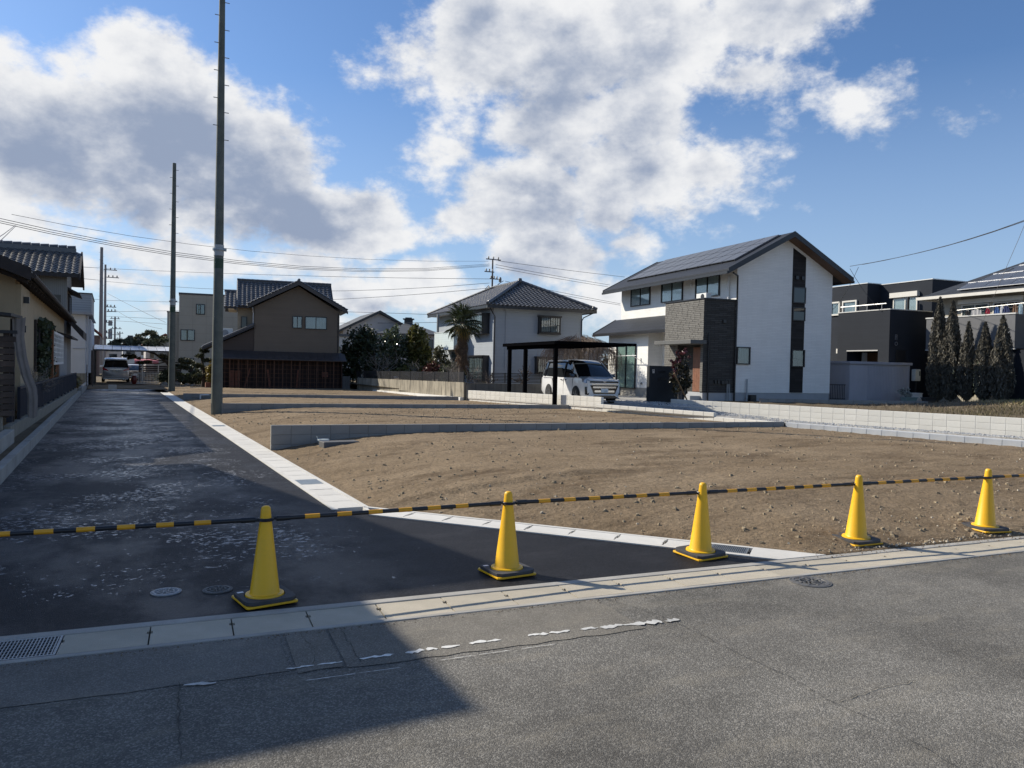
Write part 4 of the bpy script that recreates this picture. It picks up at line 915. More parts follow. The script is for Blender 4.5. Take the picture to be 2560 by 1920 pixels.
# ------------------------------------------------------------------ brown house with the latticed shed
M_BRN = courses('brown_siding', (.185, .150, .115), 2.4, .11, .006, .03, .3, .85, .9)
M_TAN = courses('tan_siding', (.36, .30, .22), 2.4, .11, .006, .03, .3, .85, .9)
M_DBRN = courses('dark_brown_siding', (.10, .078, .065), 2.4, .11, .006, .03, .3, .85, .85)
def brown_house():
    h = thing('brown_house', 'brown gabled house with tiled roof behind a long dark latticed shed', 'house', (14.15, 52.68, .12), R(-8))
    F = Face((0, 1.0), (1, 0), (0, -1))
    MB().prism([(-5.82, 0), (-.15, 0), (-.15, 5.30), (-2.97, 6.98), (-5.82, 5.45)], 'y', 1.0, 6.2).build('wall', M_BRN, h)
    MB().box(-6.9, 1.9, 0, -5.83, 6.2, 5.42).build('set_back_wall', M_TAN, h)
    MB().box(-7.9, 2.3, 0, -6.96, 6, 3.4).build('set_back_wall', M_TAN, h)
    # front gable roof
    for a, b in (((-2.97, 7.13), (-6.25, 5.42)), ((-2.97, 7.13), (.32, 5.28))):
        MB().prism([a, b, (b[0], b[1]+.17), (a[0], a[1]+.19)], 'y', .45, 4.4).build('roof', M_DMETAL, h)
    MB().prism([(-2.97, 7.02), (-6.3, 5.30), (-6.3, 5.50), (-2.97, 7.30), (.36, 5.36), (.36, 5.16)], 'y', .40, .446).build('barge_board', mat('bronze_board', (.06, .05, .045), .5), h)
    sl = math.hypot(3.28, 1.71)
    roof_tiles(h, (-6.25, 4.4, 5.60), (0, -1, 0), (3.28, 0, 1.71), [(0, 0), (3.95, 0), (3.95, sl), (2.0, sl)], singles=0)
    roof_tiles(h, (.32, .45, 5.46), (0, 1, 0), (-3.29, 0, 1.85), [(0, 0), (2.4, 0), (2.4, sl), (0, sl)], singles=0)
    ridge(h, (-2.97, .42, 7.36), (-2.97, 4.0, 7.36), .09)
    # main roof, ridge across
    s2 = math.hypot(3.1, 2.0)
    MB().prism([(1.35, 5.36), (3.85, 7.28), (6.4, 5.36), (6.4, 5.48), (3.85, 7.40), (1.35, 5.48)], 'x', -6.95, -.45).build('roof', M_DECK, h)
    s2 = math.hypot(2.5, 1.92)
    roof_tiles(h, (-6.95, 1.35, 5.50), (1, 0, 0), (0, 2.5, 1.92), [(0, 0), (6.5, 0), (6.5, s2), (0, s2)], singles=290, order=lambda c: abs(c[0]-1.5)-c[1])
    ridge(h, (-6.95, 3.85, 7.50), (-.45, 3.85, 7.50), .09); ridge(h, (-6.93, 1.35, 5.54), (-6.93, 3.85, 7.46), .06)
    MB().prism([(1.0, 5.25), (2.8, 6.42), (4.6, 5.25), (4.6, 5.35), (2.8, 6.52), (1.0, 5.35)], 'x', -7.75, -6.96).build('roof', M_DECK, h)
    MB().prism([(1.25, 5.2), (2.8, 6.25), (4.3, 5.2)], 'x', -7.5, -6.97).build('gable_infill', M_TAN, h)
    roof_tiles(h, (-7.75, 1.0, 5.37), (1, 0, 0), (0, 1.8, 1.17), [(0, 0), (.8, 0), (.8, 2.1), (0, 2.1)], singles=0); ridge(h, (-7.76, 2.8, 6.58), (-6.9, 2.8, 6.58), .08)
    # lower wing falling to the left
    MB().prism([(-5.83, 0), (-5.83, 3.95), (-8.3, 2.75), (-8.3, 0)], 'y', 1.05, 5).build('wing_wall', M_DBRN, h)
    MB().prism([(-5.84, 4.05), (-9.1, 2.42), (-9.1, 2.54), (-5.84, 4.17)], 'y', .75, 5.2).build('wing_roof', M_DECK, h)
    roof_tiles(h, (-9.1, 5.2, 2.56), (0, -1, 0), (3.26, 0, 1.63), [(0, 0), (4.45, 0), (4.45, 3.62), (0, 3.62)], singles=0)
    ridge(h, (-9.05, .78, 2.66), (-5.85, .78, 4.26), .06)
    window(h, F, -3.34, 4.08, .66, .84, leaves=2, curtain=mat('grey_curtain', (.30, .30, .29), .9)); window(h, F, -2.50, 4.05, 1.48, .88, leaves=2, curtain=MATS['dim_white_curtain'])
    window(h, Face((-5.83, 1.9), (-1, 0), (0, -1)), .45, 3.7, .4, 1.1, leaves=1)
    pipe(h, F, [(-.24, 5.2, .05), (-.24, 2.4, .05)], .03); pipe(h, F, [(-5.95, 5.35, .5), (-5.9, 5.0, .08), (-5.9, 4.2, .06)], .035, mat('pale_pipe', (.5, .48, .45), .5))
    # lean-to with lattice
    M_RED = mat('dark_red_timber', (.034, .018, .015), .75, .25, 6); M_LAT = mat('lattice_timber', (.105, .050, .028), .8, .25, 6)
    rf = MB().hexa([(-8.0, -.22, 1.86), (.25, -.22, 1.84), (.25, .99, 2.36), (-8.0, .99, 2.36)], [(-8.0, -.22, 1.92), (.25, -.22, 1.90), (.05, .99, 2.44), (-8.0, .99, 2.44)]).build('shed_roof', mat('brown_sheet_roof', (.055, .045, .042), .55, .2, 3), h)
    seam = MB()
    for k in range(17): x = -7.9+.48*k; seam.bar((x, -.2, 1.935), (x-.02, .97, 2.445), .03, .03)
    seam.build('roof_seam', MATS['brown_sheet_roof'], h, kind='stuff')
    MB().box(-8.0, .9, -.1, 0, .98, 2.3).box(-.06, 0, -.1, 0, .9, 1.88).box(-8, 0, -.1, -7.94, .9, 1.88).build('shed_wall', M_RED, h)
    for k in range(15): x = -7.9+7.86*k/14; MB().box(x-.032, 0, -.1, x+.032, .06, 1.86).build('shed_post', M_LAT, h)
    lt = MB()
    for k in range(31): x = -7.9+7.86*k/30; lt.box(x-.012, .062, -.05, x+.012, .08, 1.86)
    for k in range(7): z = .08+.29*k; lt.box(-7.92, .082, z-.014, -.02, .098, z+.014)
    lt.build('lattice', M_LAT, h, kind='stuff')
    for x, w, hh, a in ((-7.35, .30, 1.12, 0), (-7.0, .32, 1.10, 0), (-6.45, .10, 1.3, .35), (-4.85, .14, 1.2, -.15), (-3.1, .12, 1.2, .1), (-1.35, .42, .35, 0)):
        z0 = .0 if hh > .5 else .75; MB().hexa([(x, .35, z0), (x+w, .35, z0), (x+w, .39, z0), (x, .39, z0)], [(x+a, .45, z0+hh), (x+w+a, .45, z0+hh), (x+w+a, .49, z0+hh), (x+a, .49, z0+hh)]).build('stored_board', mat('orange_red_board', (.20, .07, .04), .7, .2, 5), h)
brown_house()
t = thing('air_conditioner', 'pale outdoor air conditioner on the low tiled roof of the brown house', 'air conditioner', (6.85, 55.3, 3.45), R(-8))
MB().box(-.4, -.15, 0, .4, .15, .6).build('casing', MATS['appliance_white'], t, bevel=.02); MB().lathe([(0, 0), (.2, 0), (.21, .01), (0, .012)], 20, axis='y').build('fan_guard', mat('guard_grey', (.3, .3, .3), .5), t, loc=(-.08, -.165, .3))
# ------------------------------------------------------------------ three storey beige building
M_BEI = courses('beige_panel', (.36, .325, .265), 1.45, 1.0, .02, .015, .25, .85, .82, 0)
def beige():
    h = thing('beige_building', 'beige panelled three storey building with dark framed windows beyond the two poles', 'building', (6.71, 95.8, 0), R(-5))
    F = Face((0, 0), (1, 0), (0, -1))
    MB().box(0, 0, 0, 9.5, 9, 9.42).build('wall', M_BEI, h); MB().box(-.06, -.06, 9.42, 9.56, 9.06, 9.62).build('parapet_cap', mat('dark_cap', (.05, .05, .055), .6), h)
    MB().box(-1.25, .6, 0, -.01, 8, 7.35).box(-2.6, 1.0, 0, -1.26, 7, 4.2).build('annex', M_BEI, h)
    MB().box(-1.3, .55, 7.36, 0, 8.05, 7.46).box(-2.66, .95, 4.21, -1.27, 7.05, 4.31).build('annex_cap', MATS['dark_cap'], h)
    for u, z, w, hh in ((1.8, 7.18, .95, 1.22), (.18, 4.13, 1.52, 1.28), (.2, 1.05, 1.45, 1.1), (3.6, 4.25, .4, .5)): window(h, F, u, z, w, hh, leaves=2 if w > .5 else 1, curtain=mat('dull_green_curtain', (.22, .25, .23), .9), fw=.08, depth=.09)
beige()

# ------------------------------------------------------------------ two grey roofed houses in the middle distance
M_GROOF = courses('grey_slate_roof', (.12, .125, .13), .9, .22, .01, .08, .4, .6, .8); M_PALE = mat('pale_render', (.46, .43, .41), .9, .06, 2)
def far_gable():
    h = thing('gabled_house', 'grey roofed house with a plain pale gable above the evergreen trees', 'house', (26.1, 82.4, .4), R(-5))
    MB().prism([(-3.9, 0), (3.9, 0), (3.9, 5.2), (0, 7.1), (-3.9, 5.2)], 'y', 0, 10).build('wall', M_PALE, h)
    MB().prism([(-4.5, 4.9), (0, 7.2), (4.5, 4.9), (4.5, 5.08), (0, 7.38), (-4.5, 5.08)], 'y', -.5, 10.5).build('roof', M_GROOF, h)
    MB().prism([(-4.5, 4.82), (0, 7.12), (4.5, 4.82), (4.5, 5.1), (0, 7.42), (-4.5, 5.1)], 'y', -.55, -.505).build('barge_board', BLACK, h)
far_gable()
def far_hip():
    h = thing('hip_house', 'low grey hip roofed house with a small square roof vent, left of the palm', 'house', (24.4, 77.6, .4), R(-22))
    MB().box(.4, .4, 0, 6.4, 8, 4.75).build('wall', M_PALE, h)
    MB().add([(0, 0, 4.75), (6.8, 0, 4.75), (6.8, 8.4, 4.75), (0, 8.4, 4.75), (3.1, 3.2, 6.1), (3.1, 5.0, 6.1)], [(0, 1, 4), (1, 2, 5, 4), (2, 3, 5), (3, 0, 4, 5), (0, 3, 2, 1)]).build('roof', M_GROOF, h)
    MB().box(-.05, -.05, 4.62, 6.85, 8.45, 4.748).build('eaves', mat('brown_eaves', (.10, .08, .07), .7), h)
    v = MB().box(2.65, 2.9, 5.9, 3.55, 3.8, 6.4).build('roof_vent', M_DMETAL, h); MB().box(2.5, 2.75, 6.4, 3.7, 3.95, 6.5).box(2.75, 3.0, 6.5, 3.45, 3.7, 6.62).build('vent_cap', M_DMETAL, v)
    window(h, Face((0, .4), (1, 0), (0, -1)), 4.9, 3.0, .9, 1.2, leaves=1)
far_hip()

# ------------------------------------------------------------------ charcoal flat roofed house
M_CHAR = courses('charcoal_siding', (.026, .030, .038), 1.8, .15, .006, .04, .25, .8, .9)
M_SILV = mat('silver_trim', (.62, .62, .60), .4, .05, metal=.3); M_WFR = mat('cream_frame', (.62, .60, .54), .5, .04)
def charcoal_house():
    h = thing('charcoal_house', 'charcoal flat roofed cube house with stepped parapets behind the storage shed', 'house', (36.7, 27.15, .46), R(-6))
    L = Face((0, 0), (0, 1), (-1, 0)); F = Face((0, 0), (1, 0), (0, -1)); L2 = Face((5.56, 2.14), (0, 1), (-1, 0)); L3 = Face((4.5, 5.9), (0, 1), (-1, 0))
    H1, H2 = 4.86, 7.02
    MB().box(0, 0, -.2, 3.05, .72, H1).box(0, .72, 2.72, 3.05, 2.9, H1).box(0, 2.9, -.2, 3.05, 3.62, H1).box(1.5, .72, -.2, 3.05, 2.9, 2.72).build('front_block', M_CHAR, h)
    MB().box(5.56, 2.14, -.2, 14, 5.9, H2).box(4.5, 5.9, -.2, 14, 12.5, H2+.05).build('rear_block', M_CHAR, h)
    MB().box(-.03, -.03, H1, 3.08, .12, H1+.05).box(-.03, .12, H1, .1, 3.65, H1+.05).build('coping', M_SILV, h)
    MB().box(5.52, 2.10, H2, 14.05, 2.2, H2+.05).box(5.52, 2.2, H2, 5.62, 5.9, H2+.05).box(4.46, 5.86, H2+.052, 5.6, 5.95, H2+.10).box(4.46, 5.95, H2+.052, 4.56, 12.5, H2+.10).build('coping', M_SILV, h)
    rl = MB().tube([(.05, .3, H1+.34), (.05, 3.5, H1+.34)], .03, 8)
    for y in (.6, 1.6, 2.6, 3.4): rl.tube([(.05, y, H1+.05), (.05, y, H1+.33)], .015, 6)
    rl.build('handrail', M_SILV, h, smooth=True)
    window(h, L2, .95, 5.15, 1.75, .95, M_WFR, 2, MATS['white_curtain'], fw=.07); mb = MB(); L2.box(mb, .85, 2.85, 6.12, 6.42, .001, .22); mb.build('shutter_box', M_WFR, h)
    window(h, L3, .75, 4.55, 1.2, 1.55, M_WFR, 1, mat('grey_lace', (.35, .38, .42), .9), fw=.10, depth=.1); window(h, L3, 2.15, 5.2, 1.5, .9, M_WFR, 2, MATS['grey_lace'], fw=.10, depth=.1); window(h, L3, 3.9, 4.55, .9, 1.5, M_WFR, 1, MATS['grey_lace'], fw=.1)
    window(h, L3, 1.0, .3, 1.2, 2.4, M_WFR, 2, mat('cream_curtain', (.5, .47, .38), .9), fw=.07); mb = MB(); L3.box(mb, .95, 2.25, 2.72, 3.02, .001, .18); mb.build('shutter_box', M_WFR, h)
    MB().box(1.3, 1.55, 0, 1.48, 2.75, 2.6).build('door', mat('amber_door', (.22, .11, .05), .5, .15, 6), h); mb = MB(); L.box(mb, .72, 2.9, 2.66, 2.72, .001, .03); mb.build('recess_trim', M_SILV, h)
    MB().box(.7, 2.3, 0, .9, 2.5, 2.6).build('porch_column', mat('porch_white', (.6, .58, .55), .6), h)
    mb = MB(); F.box(mb, .42, .52, 3.50, 3.54, .001, .03); F.box(mb, .42, .52, 3.40, 3.44, .001, .03); F.box(mb, .40, .43, 3.25, 3.54, .001, .03); F.box(mb, .51, .54, 3.25, 3.54, .001, .03); mb.build('wall_vent', mat('dull_grey_fitting', (.16, .16, .17), .5), h)
    MB().tube([(.47+.09*math.cos(k*.4), -.03, 3.05+.09*math.sin(k*.4)) for k in range(17)], .02, 6).build('round_vent', MATS['dull_grey_fitting'], h)
    mb = MB(); F.box(mb, .48, 1.2, .2, 2.72, .001, .02); mb.build('dark_door', BLACK, h)
    MB().tube([(8.0, 2.1, 6.1), (7.9, 1.9, 6.25), (8.4, 1.8, 6.0)], .05, 6).build('outdoor_lamp', BLACK, h)
    MB().box(5.0, 3.3, H1, 5.12, 3.42, H1+1.2).build('chimney_post', BLACK, h)
    MB().box(7.8, 1.95, 6.15, 7.95, 2.139, 6.35).build('camera_box', BLACK, h)
charcoal_house()
# ------------------------------------------------------------------ storage shed
M_SHED = mat('lavender_steel', (.37, .375, .42), .55, .06, 1.5, dirt=(.42, .42, .46), dirt_amt=.35, streak=True)
t = thing('storage_shed', 'lavender grey steel storage shed right of the white house', 'shed', (33.0, 26.6, .44), R(-6))
MB().box(0, 0, 0, 4.1, 1.7, 1.90).build('body', M_SHED, t)
rb = MB()
for k in range(27): rb.box(1.25+.105*k, -.012, .06, 1.29+.105*k, -.001, 1.84)
rb.build('wall_rib', M_SHED, t, kind='stuff'); MB().box(.02, -.025, .03, 1.16, -.001, 1.86).build('side_panel', M_SHED, t)
MB().box(-.07, -.10, 1.905, 4.18, 1.78, 2.04).build('roof', mat('shed_roof', (.33, .335, .38), .5, .05), t, bevel=.015)
t = thing('meter_post', 'cream box on a black post at the right end of the shed', 'meter post', (37.35, 26.0, .44))
MB().box(-.03, -.03, 0, .03, .03, 1.1).build('post', BLACK, t); MB().box(-.22, -.12, 1.1, .22, .12, 1.72).build('box', mat('cream_box', (.55, .53, .46), .5), t, bevel=.04); MB().box(.08, -.13, 1.38, .16, -.121, 1.62).build('box_slot', BLACK, t)
t = thing('garden_gate', 'low black railing between the white house and the storage shed', 'railing', (32.0, 26.9, .44), R(-6))
MB().box(0, 0, .82, 1.0, .03, .86).box(0, 0, .10, 1.0, .03, .14).build('rail', BLACK, t); rb = MB()
for k in range(9): rb.box(.05+.11*k, .005, .14, .065+.11*k, .025, .82)
rb.build('railing_bar', BLACK, t, kind='stuff')
# ------------------------------------------------------------------ right house with balcony, solar panels and washing
M_RBAL = mat('grey_balcony_render', (.135, .138, .145), .85, .06, 3, .2, 120); M_CREAM = courses('cream_siding', (.42, .39, .32), 2, .16, .006, .03, .25, .85, .9)
RH = (37.45, 21.15, .646); RS = .857
def right_house():
    h = thing('balcony_house', 'two tone house at the right edge with a long grey balcony and solar panels', 'house', RH, R(-6)); h.scale = (RS, RS, RS)
    MB().box(.0, .0, 2.98, .16, 5.6, 4.86).box(.16, 0, 2.98, 6, .16, 4.86).box(.16, 5.44, 2.98, 1.3, 5.6, 4.86).build('balcony_wall', M_RBAL, h)
    MB().box(.16, .16, 2.98, 1.3, 5.44, 3.15).build('balcony_floor', M_RBAL, h)
    MB().box(-.04, -.04, 4.86, .20, 5.64, 4.93).box(-.02, -.02, 2.92, .12, 5.62, 2.978).build('coping', M_SILV, h)
    MB().box(1.3, -1.5, -.2, 9, 6.0, 6.2).box(.45, .7, -.2, 1.3, 5.4, 2.97).build('wall', M_CREAM, h)
    MB().box(1.28, -6, -.2, 9, -1.51, 6.2).box(.2, -.9, -.2, 1.29, .69, 2.9).build('dark_wall', M_CHAR, h)
    L = Face((1.3, 0), (0, 1), (-1, 0)); L0 = Face((.45, 0), (0, 1), (-1, 0))
    window(h, L, .5, 3.6, 1.75, 2.1, M_WFR, 2, fw=.07); window(h, L, 2.5, 3.6, 1.75, 2.1, M_WFR, 2, mat('screen_grey', (.25, .26, .26), .9), fw=.07); mb = MB(); L.box(mb, .4, 4.4, 5.72, 5.98, .001, .2); mb.build('shutter_box', M_WFR, h)
    window(h, L0, 1.4, .4, 1.8, 2.0, M_WFR, 2, MATS['cream_curtain'], fw=.07); window(h, L0, 3.6, .4, 1.5, 2.0, M_WFR, 2, MATS['cream_curtain'], fw=.07)
    # hip roof
    x0, x1, y0, y1, ze, zr = .45, 10.5, -8, 6.6, 6.25, 8.9; A, B, C, E = (x0, y0, ze), (x1, y0, ze), (x1, y1, ze), (x0, y1, ze); P, Q = ((x0+x1)/2, y1-5.0, zr), ((x0+x1)/2, y0+5, zr)
    rf = MB().add([A, B, C, E, P, Q], [(0, 1, 5), (1, 2, 4, 5), (2, 3, 4), (3, 0, 5, 4), (0, 3, 2, 1)]).build('roof', courses('charcoal_flat_tile', (.045, .05, .058), .32, .28, .02, .15, .8, .55, .5), h)
    MB().box(x0-.12, y0, ze-.16, x0-.003, y1, ze+.02).box(x0-.12, y1+.002, ze-.16, x1, y1+.11, ze+.02).build('eaves_gutter', M_WFR, rf)
    MB().box(x0, y0, ze-.05, x1, y1, ze-.01).build('soffit', M_PALE, rf)
    V = Vector((5.025, 0, zr-ze)).normalized(); N = Vector((-(zr-ze), 0, 5.025)).normalized(); sp = mat('solar_panel', (.035, .04, .05), .22); a = math.atan2(zr-ze, 5.025)
    me = MB().box(-.5, -.78, 0, .5, .78, .04).mesh('solar_panel', sp); ln = mat('panel_edge', (.6, .6, .6), .4, metal=.5)
    for r_ in range(3):
        for c in range(5):
            s = .95+1.04*r_; p = Vector((x0, 3.4-.9*r_-1.6*c, ze))+V*s+N*.09
            put('solar_panel', me, rf, tuple(p), (0, -a, 0))
    fr = MB()
    for r_ in range(4):
        s = .43+1.04*r_; p = Vector((x0, 0, ze))+V*s+N*.13; fr.bar((p.x, 4.2-.9*max(0, r_-1), p.z), (p.x, -4.4, p.z), .03, .03)
    for c in range(7):
        a0 = Vector((x0, 4.2-1.6*c, ze))+V*.43+N*.13; b0 = Vector((x0, 4.2-1.6*c-1.8, ze))+V*3.5+N*.13; fr.bar(tuple(a0), tuple(b0), .03, .03)
    fr.build('panel_frame', ln, rf)
right_house()
def garment(name, label, ly, z, w, hh, m, kind='shirt'):
    t = local_thing(name, label, 'laundry', RH, R(-6), .55*RS, ly*RS, z*RS, 'washing hung on the balcony'); t.scale = (RS, RS, RS)
    mb = MB(); n = 8; k = 5
    vs = []
    for j in range(k+1):
        for i in range(n+1):
            u = i/n-.5; v = j/k; sh = 1 if kind != 'shirt' else (.55+.45*min(1, v*3))
            vs.append((.03*math.sin(i*1.9+j*.6)+.02*v, u*w*sh, -hh*v))
    mb.add(vs, [(j*(n+1)+i, j*(n+1)+i+1, (j+1)*(n+1)+i+1, (j+1)*(n+1)+i) for j in range(k) for i in range(n)]); o = mb.build('cloth', m, t, smooth=True)
    MB().tube([(0, -w*.25, -.01), (0, 0, .06), (0, w*.25, -.01)], .012, 5).tube([(0, 0, .06), (0, 0, .13)], .008, 5).build('hanger', M_SILV, t)
    return t
cl = lambda n, c: mat('cloth_'+n, c, .9, .12, 10)
for n_, lab, ly, w, hh, c, z in (('shirt', 'red shirt hanging on the balcony rail', 2.05, .30, .85, cl('red', (.35, .02, .05)), 5.62), ('jacket', 'dark navy jacket on the balcony line between pale shirts', .95, .42, .9, cl('navy', (.02, .03, .09)), 5.68),
      ('shirt', 'blue shirt hanging beside the red one on the balcony', 1.5, .34, .95, cl('blue', (.06, .12, .28)), 5.66), ('towel', 'large grey sheet hanging at the balcony line near its middle', 2.75, .62, .95, cl('grey', (.33, .33, .34)), 5.56),
      ('towel', 'white towel hanging on the balcony next to the navy jacket', 1.2, .18, 1.0, cl('white', (.7, .7, .7)), 5.68), ('shirt', 'brown striped shirt at the right part of the balcony line', .45, .34, .9, cl('brown', (.18, .11, .07)), 5.70),
      ('trousers', 'black trousers hanging left of the grey sheet on the balcony', 3.3, .32, 1.1, cl('black', (.012, .012, .014)), 5.54), ('towel', 'pale blue towel at the right end of the balcony line', .12, .22, .95, cl('pale_blue', (.4, .5, .55)), 5.72),
      ('socks', 'small white and red socks on a low rack at the balcony left half', 4.15, .40, .45, cl('pinkish', (.5, .25, .25)), 5.34), ('shirt', 'lavender white shirt at the far left of the balcony', 5.0, .30, .6, cl('lavender', (.55, .55, .72)), 5.36)):
    garment(n_, lab, ly, z-.30, w, hh, c, 'shirt' if n_ in ('shirt', 'jacket') else 'flat')
t = local_thing('laundry_pole', 'long laundry pole with its brackets above the balcony parapet', 'laundry pole', RH, R(-6), .55*RS, 0, 5.46*RS); t.scale = (RS, RS, RS)
MB().tube([(0, -.3, .02), (0, 4.0, -.14)], .018, 8).build('pole', M_SILV, t, smooth=True); MB().bar((0, 3.9, -.16), (.75, 3.9, -.10), .03).bar((0, .2, -.02), (.75, .2, .0), .03).build('bracket', M_SILV, t)

# ------------------------------------------------------------------ left: cream house
M_CRM = mat('cream_plaster', (.43, .345, .225), .9, .07, 1.5, .2, 90); M_DTIM = mat('dark_timber', (.035, .026, .022), .7, .25, 6)
def cream_house():
    h = thing('cream_house', 'cream plastered one storey house with dark deep eaves along the left of the lane', 'house', (-2.02, 21.2, .17))
    MB().prism([(-8, 0), (0, 0), (0, 3.42), (-4.3, 5.0), (-8, 3.5)], 'y', 0, 20.5).build('wall', M_CRM, h)
    rf = MB().prism([(.36, 3.40), (-4.3, 5.30), (-9, 3.4), (-9, 3.56), (-4.3, 5.50), (.36, 3.58)], 'y', -.75, 21.6).build('roof', courses('black_tile_edge', (.05, .052, .058), .3, .28, .02, .1, .6, .5, .5), h)
    MB().prism([(.38, 3.34), (-4.3, 5.24), (-9, 3.34), (-9, 3.60), (-4.3, 5.56), (.38, 3.62)], 'y', -.80, -.752).build('barge_board', M_DTIM, rf)
    gt = MB().tube([(.42, -.8, 3.45), (.42, 21.6, 3.36)], .06, 8).build('gutter', M_DTIM, rf, smooth=True)
    MB().prism([(.34, 3.37), (-4.3, 5.26), (-9, 3.37), (-9, 3.39), (-4.3, 5.29), (.34, 3.39)], 'y', -.74, 21.5).build('soffit', M_DTIM, rf)
    for k in range(28): y = -.5+.78*k; MB().bar((-.9, y, 3.80), (.30, y, 3.32), .06, .08).build('rafter', M_DTIM, rf)
    F = Face((0, 0), (1, 0), (0, -1)); Rr = Face((0, 0), (0, 1), (1, 0))
    mb = MB(); Rr.box(mb, .02, 2.1, .35, 3.30, .001, .12); mb.build('pilaster', M_CRM, h)
    mb = MB(); F.box(mb, -5, -.3, 2.62, 2.78, .001, .05); mb.build('timber_beam', M_DTIM, h)
    window(h, Rr, 4.9, 1.2, 5.2, 1.5, M_DTIM, 4, fw=.08)
    mb = MB(); Rr.box(mb, .5, .65, 2.9, 3.05, .12, .24); Rr.box(mb, .5, .6, 2.2, 2.36, .12, .18); mb.build('wall_light', BLACK, h)
    p = MB().box(.16, 8.5, .2, .28, 8.75, 2.55).build('carved_post', mat('orange_timber', (.22, .09, .035), .7, .2, 6), h)
    MB().box(.10, 11.8, .2, .2, 12.0, 1.4).box(.10, 12.9, .2, .2, 13.1, 1.4).build('low_post', MATS['orange_timber'], h)
    lt = MB().box(.22, 9.2, 1.38, .27, 9.28, 2.52).box(.22, 14.72, 1.38, .27, 14.8, 2.52).box(.22, 9.28, 2.44, .27, 14.72, 2.52).box(.22, 9.28, 1.38, .27, 14.72, 1.46).build('trellis', mat('white_trellis', (.75, .74, .70), .6), h)
    for k in range(5): MB().box(.235, 9.28, 1.62+.17*k, .255, 14.72, 1.67+.17*k).build('trellis_slat', MATS['white_trellis'], lt)
    for k in range(8): MB().box(.257, 9.7+.62*k, 1.46, .272, 9.84+.62*k, 2.44).build('trellis_slat', MATS['white_trellis'], lt)
    MB().box(-.5, 15.4, .0, .12, 20.6, 2.6).build('annex_wall', mat('grey_plaster', (.33, .32, .31), .9, .1, 2), h)
    MB().prism([(-.6, 2.75), (.55, 2.45), (.55, 2.53), (-.6, 2.9)], 'y', 15.2, 20.9).build('annex_roof', M_DTIM, h)
cream_house()
# navy ribbed fence panels on the footing
M_NAVY = mat('navy_sheet', (.020, .026, .042), .6, .12, 5)
a0, a1 = Vector((-1.78, 19.6, .45)), Vector((-1.50, 41.0, .41)); d = a1-a0; LF = d.length
t = thing('sheet_fence', 'dark navy ribbed sheet fence along the left of the lane', 'fence', a0, math.atan2(d.y, d.x))
np_ = 12
for k in range(np_):
    x0 = LF*k/np_+.03; x1 = LF*(k+1)/np_-.03; mb = MB().box(x0, -.01, .02, x1, .01, .64); n = 9
    for q in range(n): xx = x0+(x1-x0)*(q+.5)/n; mb.box(xx-.03, -.035, .03, xx+.03, -.0105, .63)
    mb.build('fence_panel', M_NAVY, t)
    MB().box(x0-.05, -.03, -.05, x0-.002, .03, .68).build('fence_post', M_NAVY, t)
MB().box(0, -.03, .642, LF, .03, .68).build('top_rail', M_NAVY, t)
# slatted screen with cloth
M_PLK = mat('weathered_plank', (.085, .062, .050), .85, .3, 5, .3, 40, objvar=.3)
t = thing('slatted_screen', 'weathered brown slatted screen at the far left edge', 'screen', (-1.77, 17.4, .62))
me = block_mesh('slat', 2.6, .03, .105, M_PLK, .006)
for k in range(13): put('slat', me, t, (-1.18+random.uniform(-.02, .02), -.03, .08+.118*k), (0, random.uniform(-.006, .006), 0))
for x in (-.02, -1.2, -2.4): MB().box(x-.05, 0, 0, x+.05, .08, 1.62).build('post', M_PLK, t)
MB().box(-2.6, -.06, 1.60, .16, .12, 1.66).build('top_rail', mat('dark_rail', (.03, .03, .032), .6), t)
t = thing('small_canopy', 'dark sloping canopy edge over the slatted screen', 'canopy', (-1.9, 17.9, 0))
MB().hexa([(-2.5, -.3, 2.74), (.16, -.3, 2.56), (.22, 1.2, 2.58), (-2.5, 1.2, 2.78)], [(-2.5, -.3, 2.80), (.16, -.3, 2.62), (.22, 1.2, 2.64), (-2.5, 1.2, 2.84)]).build('canopy_roof', MATS['dark_rail'], t)
MB().box(-2.4, 1.0, .2, -2.3, 1.1, 2.75).box(.02, 1.0, .2, .10, 1.1, 2.57).build('canopy_post', M_DTIM, t)
M_NET = mat('grey_mesh_cloth', (.20, .18, .165), .95, .15, 4, .3, 200)
prof = [(.06, .28, 2.60), (.07, .25, 2.2), (.12, .29, 1.8), (.20, .37, 1.42), (.29, .46, 1.15), (.31, .48, .95), (.31, .47, .55)]
mb = MB(); n = 14; vs = []
for j, (xa, xb, z) in enumerate(prof):
    for i in range(n+1):
        u = i/n; vs.append((-1.86+xa+(xb-xa)*u, 18.4+.018*math.sin(u*13+j*.4)+.20*u+.06*j, z-.05*math.sin(u*3.14)))
mb.add(vs, [(j*(n+1)+i, j*(n+1)+i+1, (j+1)*(n+1)+i+1, (j+1)*(n+1)+i) for j in range(len(prof)-1) for i in range(n)])
tag(mb.build('mesh_cloth', M_NET, smooth=True), 'grey mesh cloth draped from the canopy down over the fence end', 'cloth')
t = thing('fence_post', 'dark square post at the near end of the navy fence', 'post', (-1.86, 18.7, .44)); MB().box(-.05, -.05, 0, .05, .05, .70).box(-.06, -.06, .70, .06, .06, .73).build('post_body', M_NAVY, t)

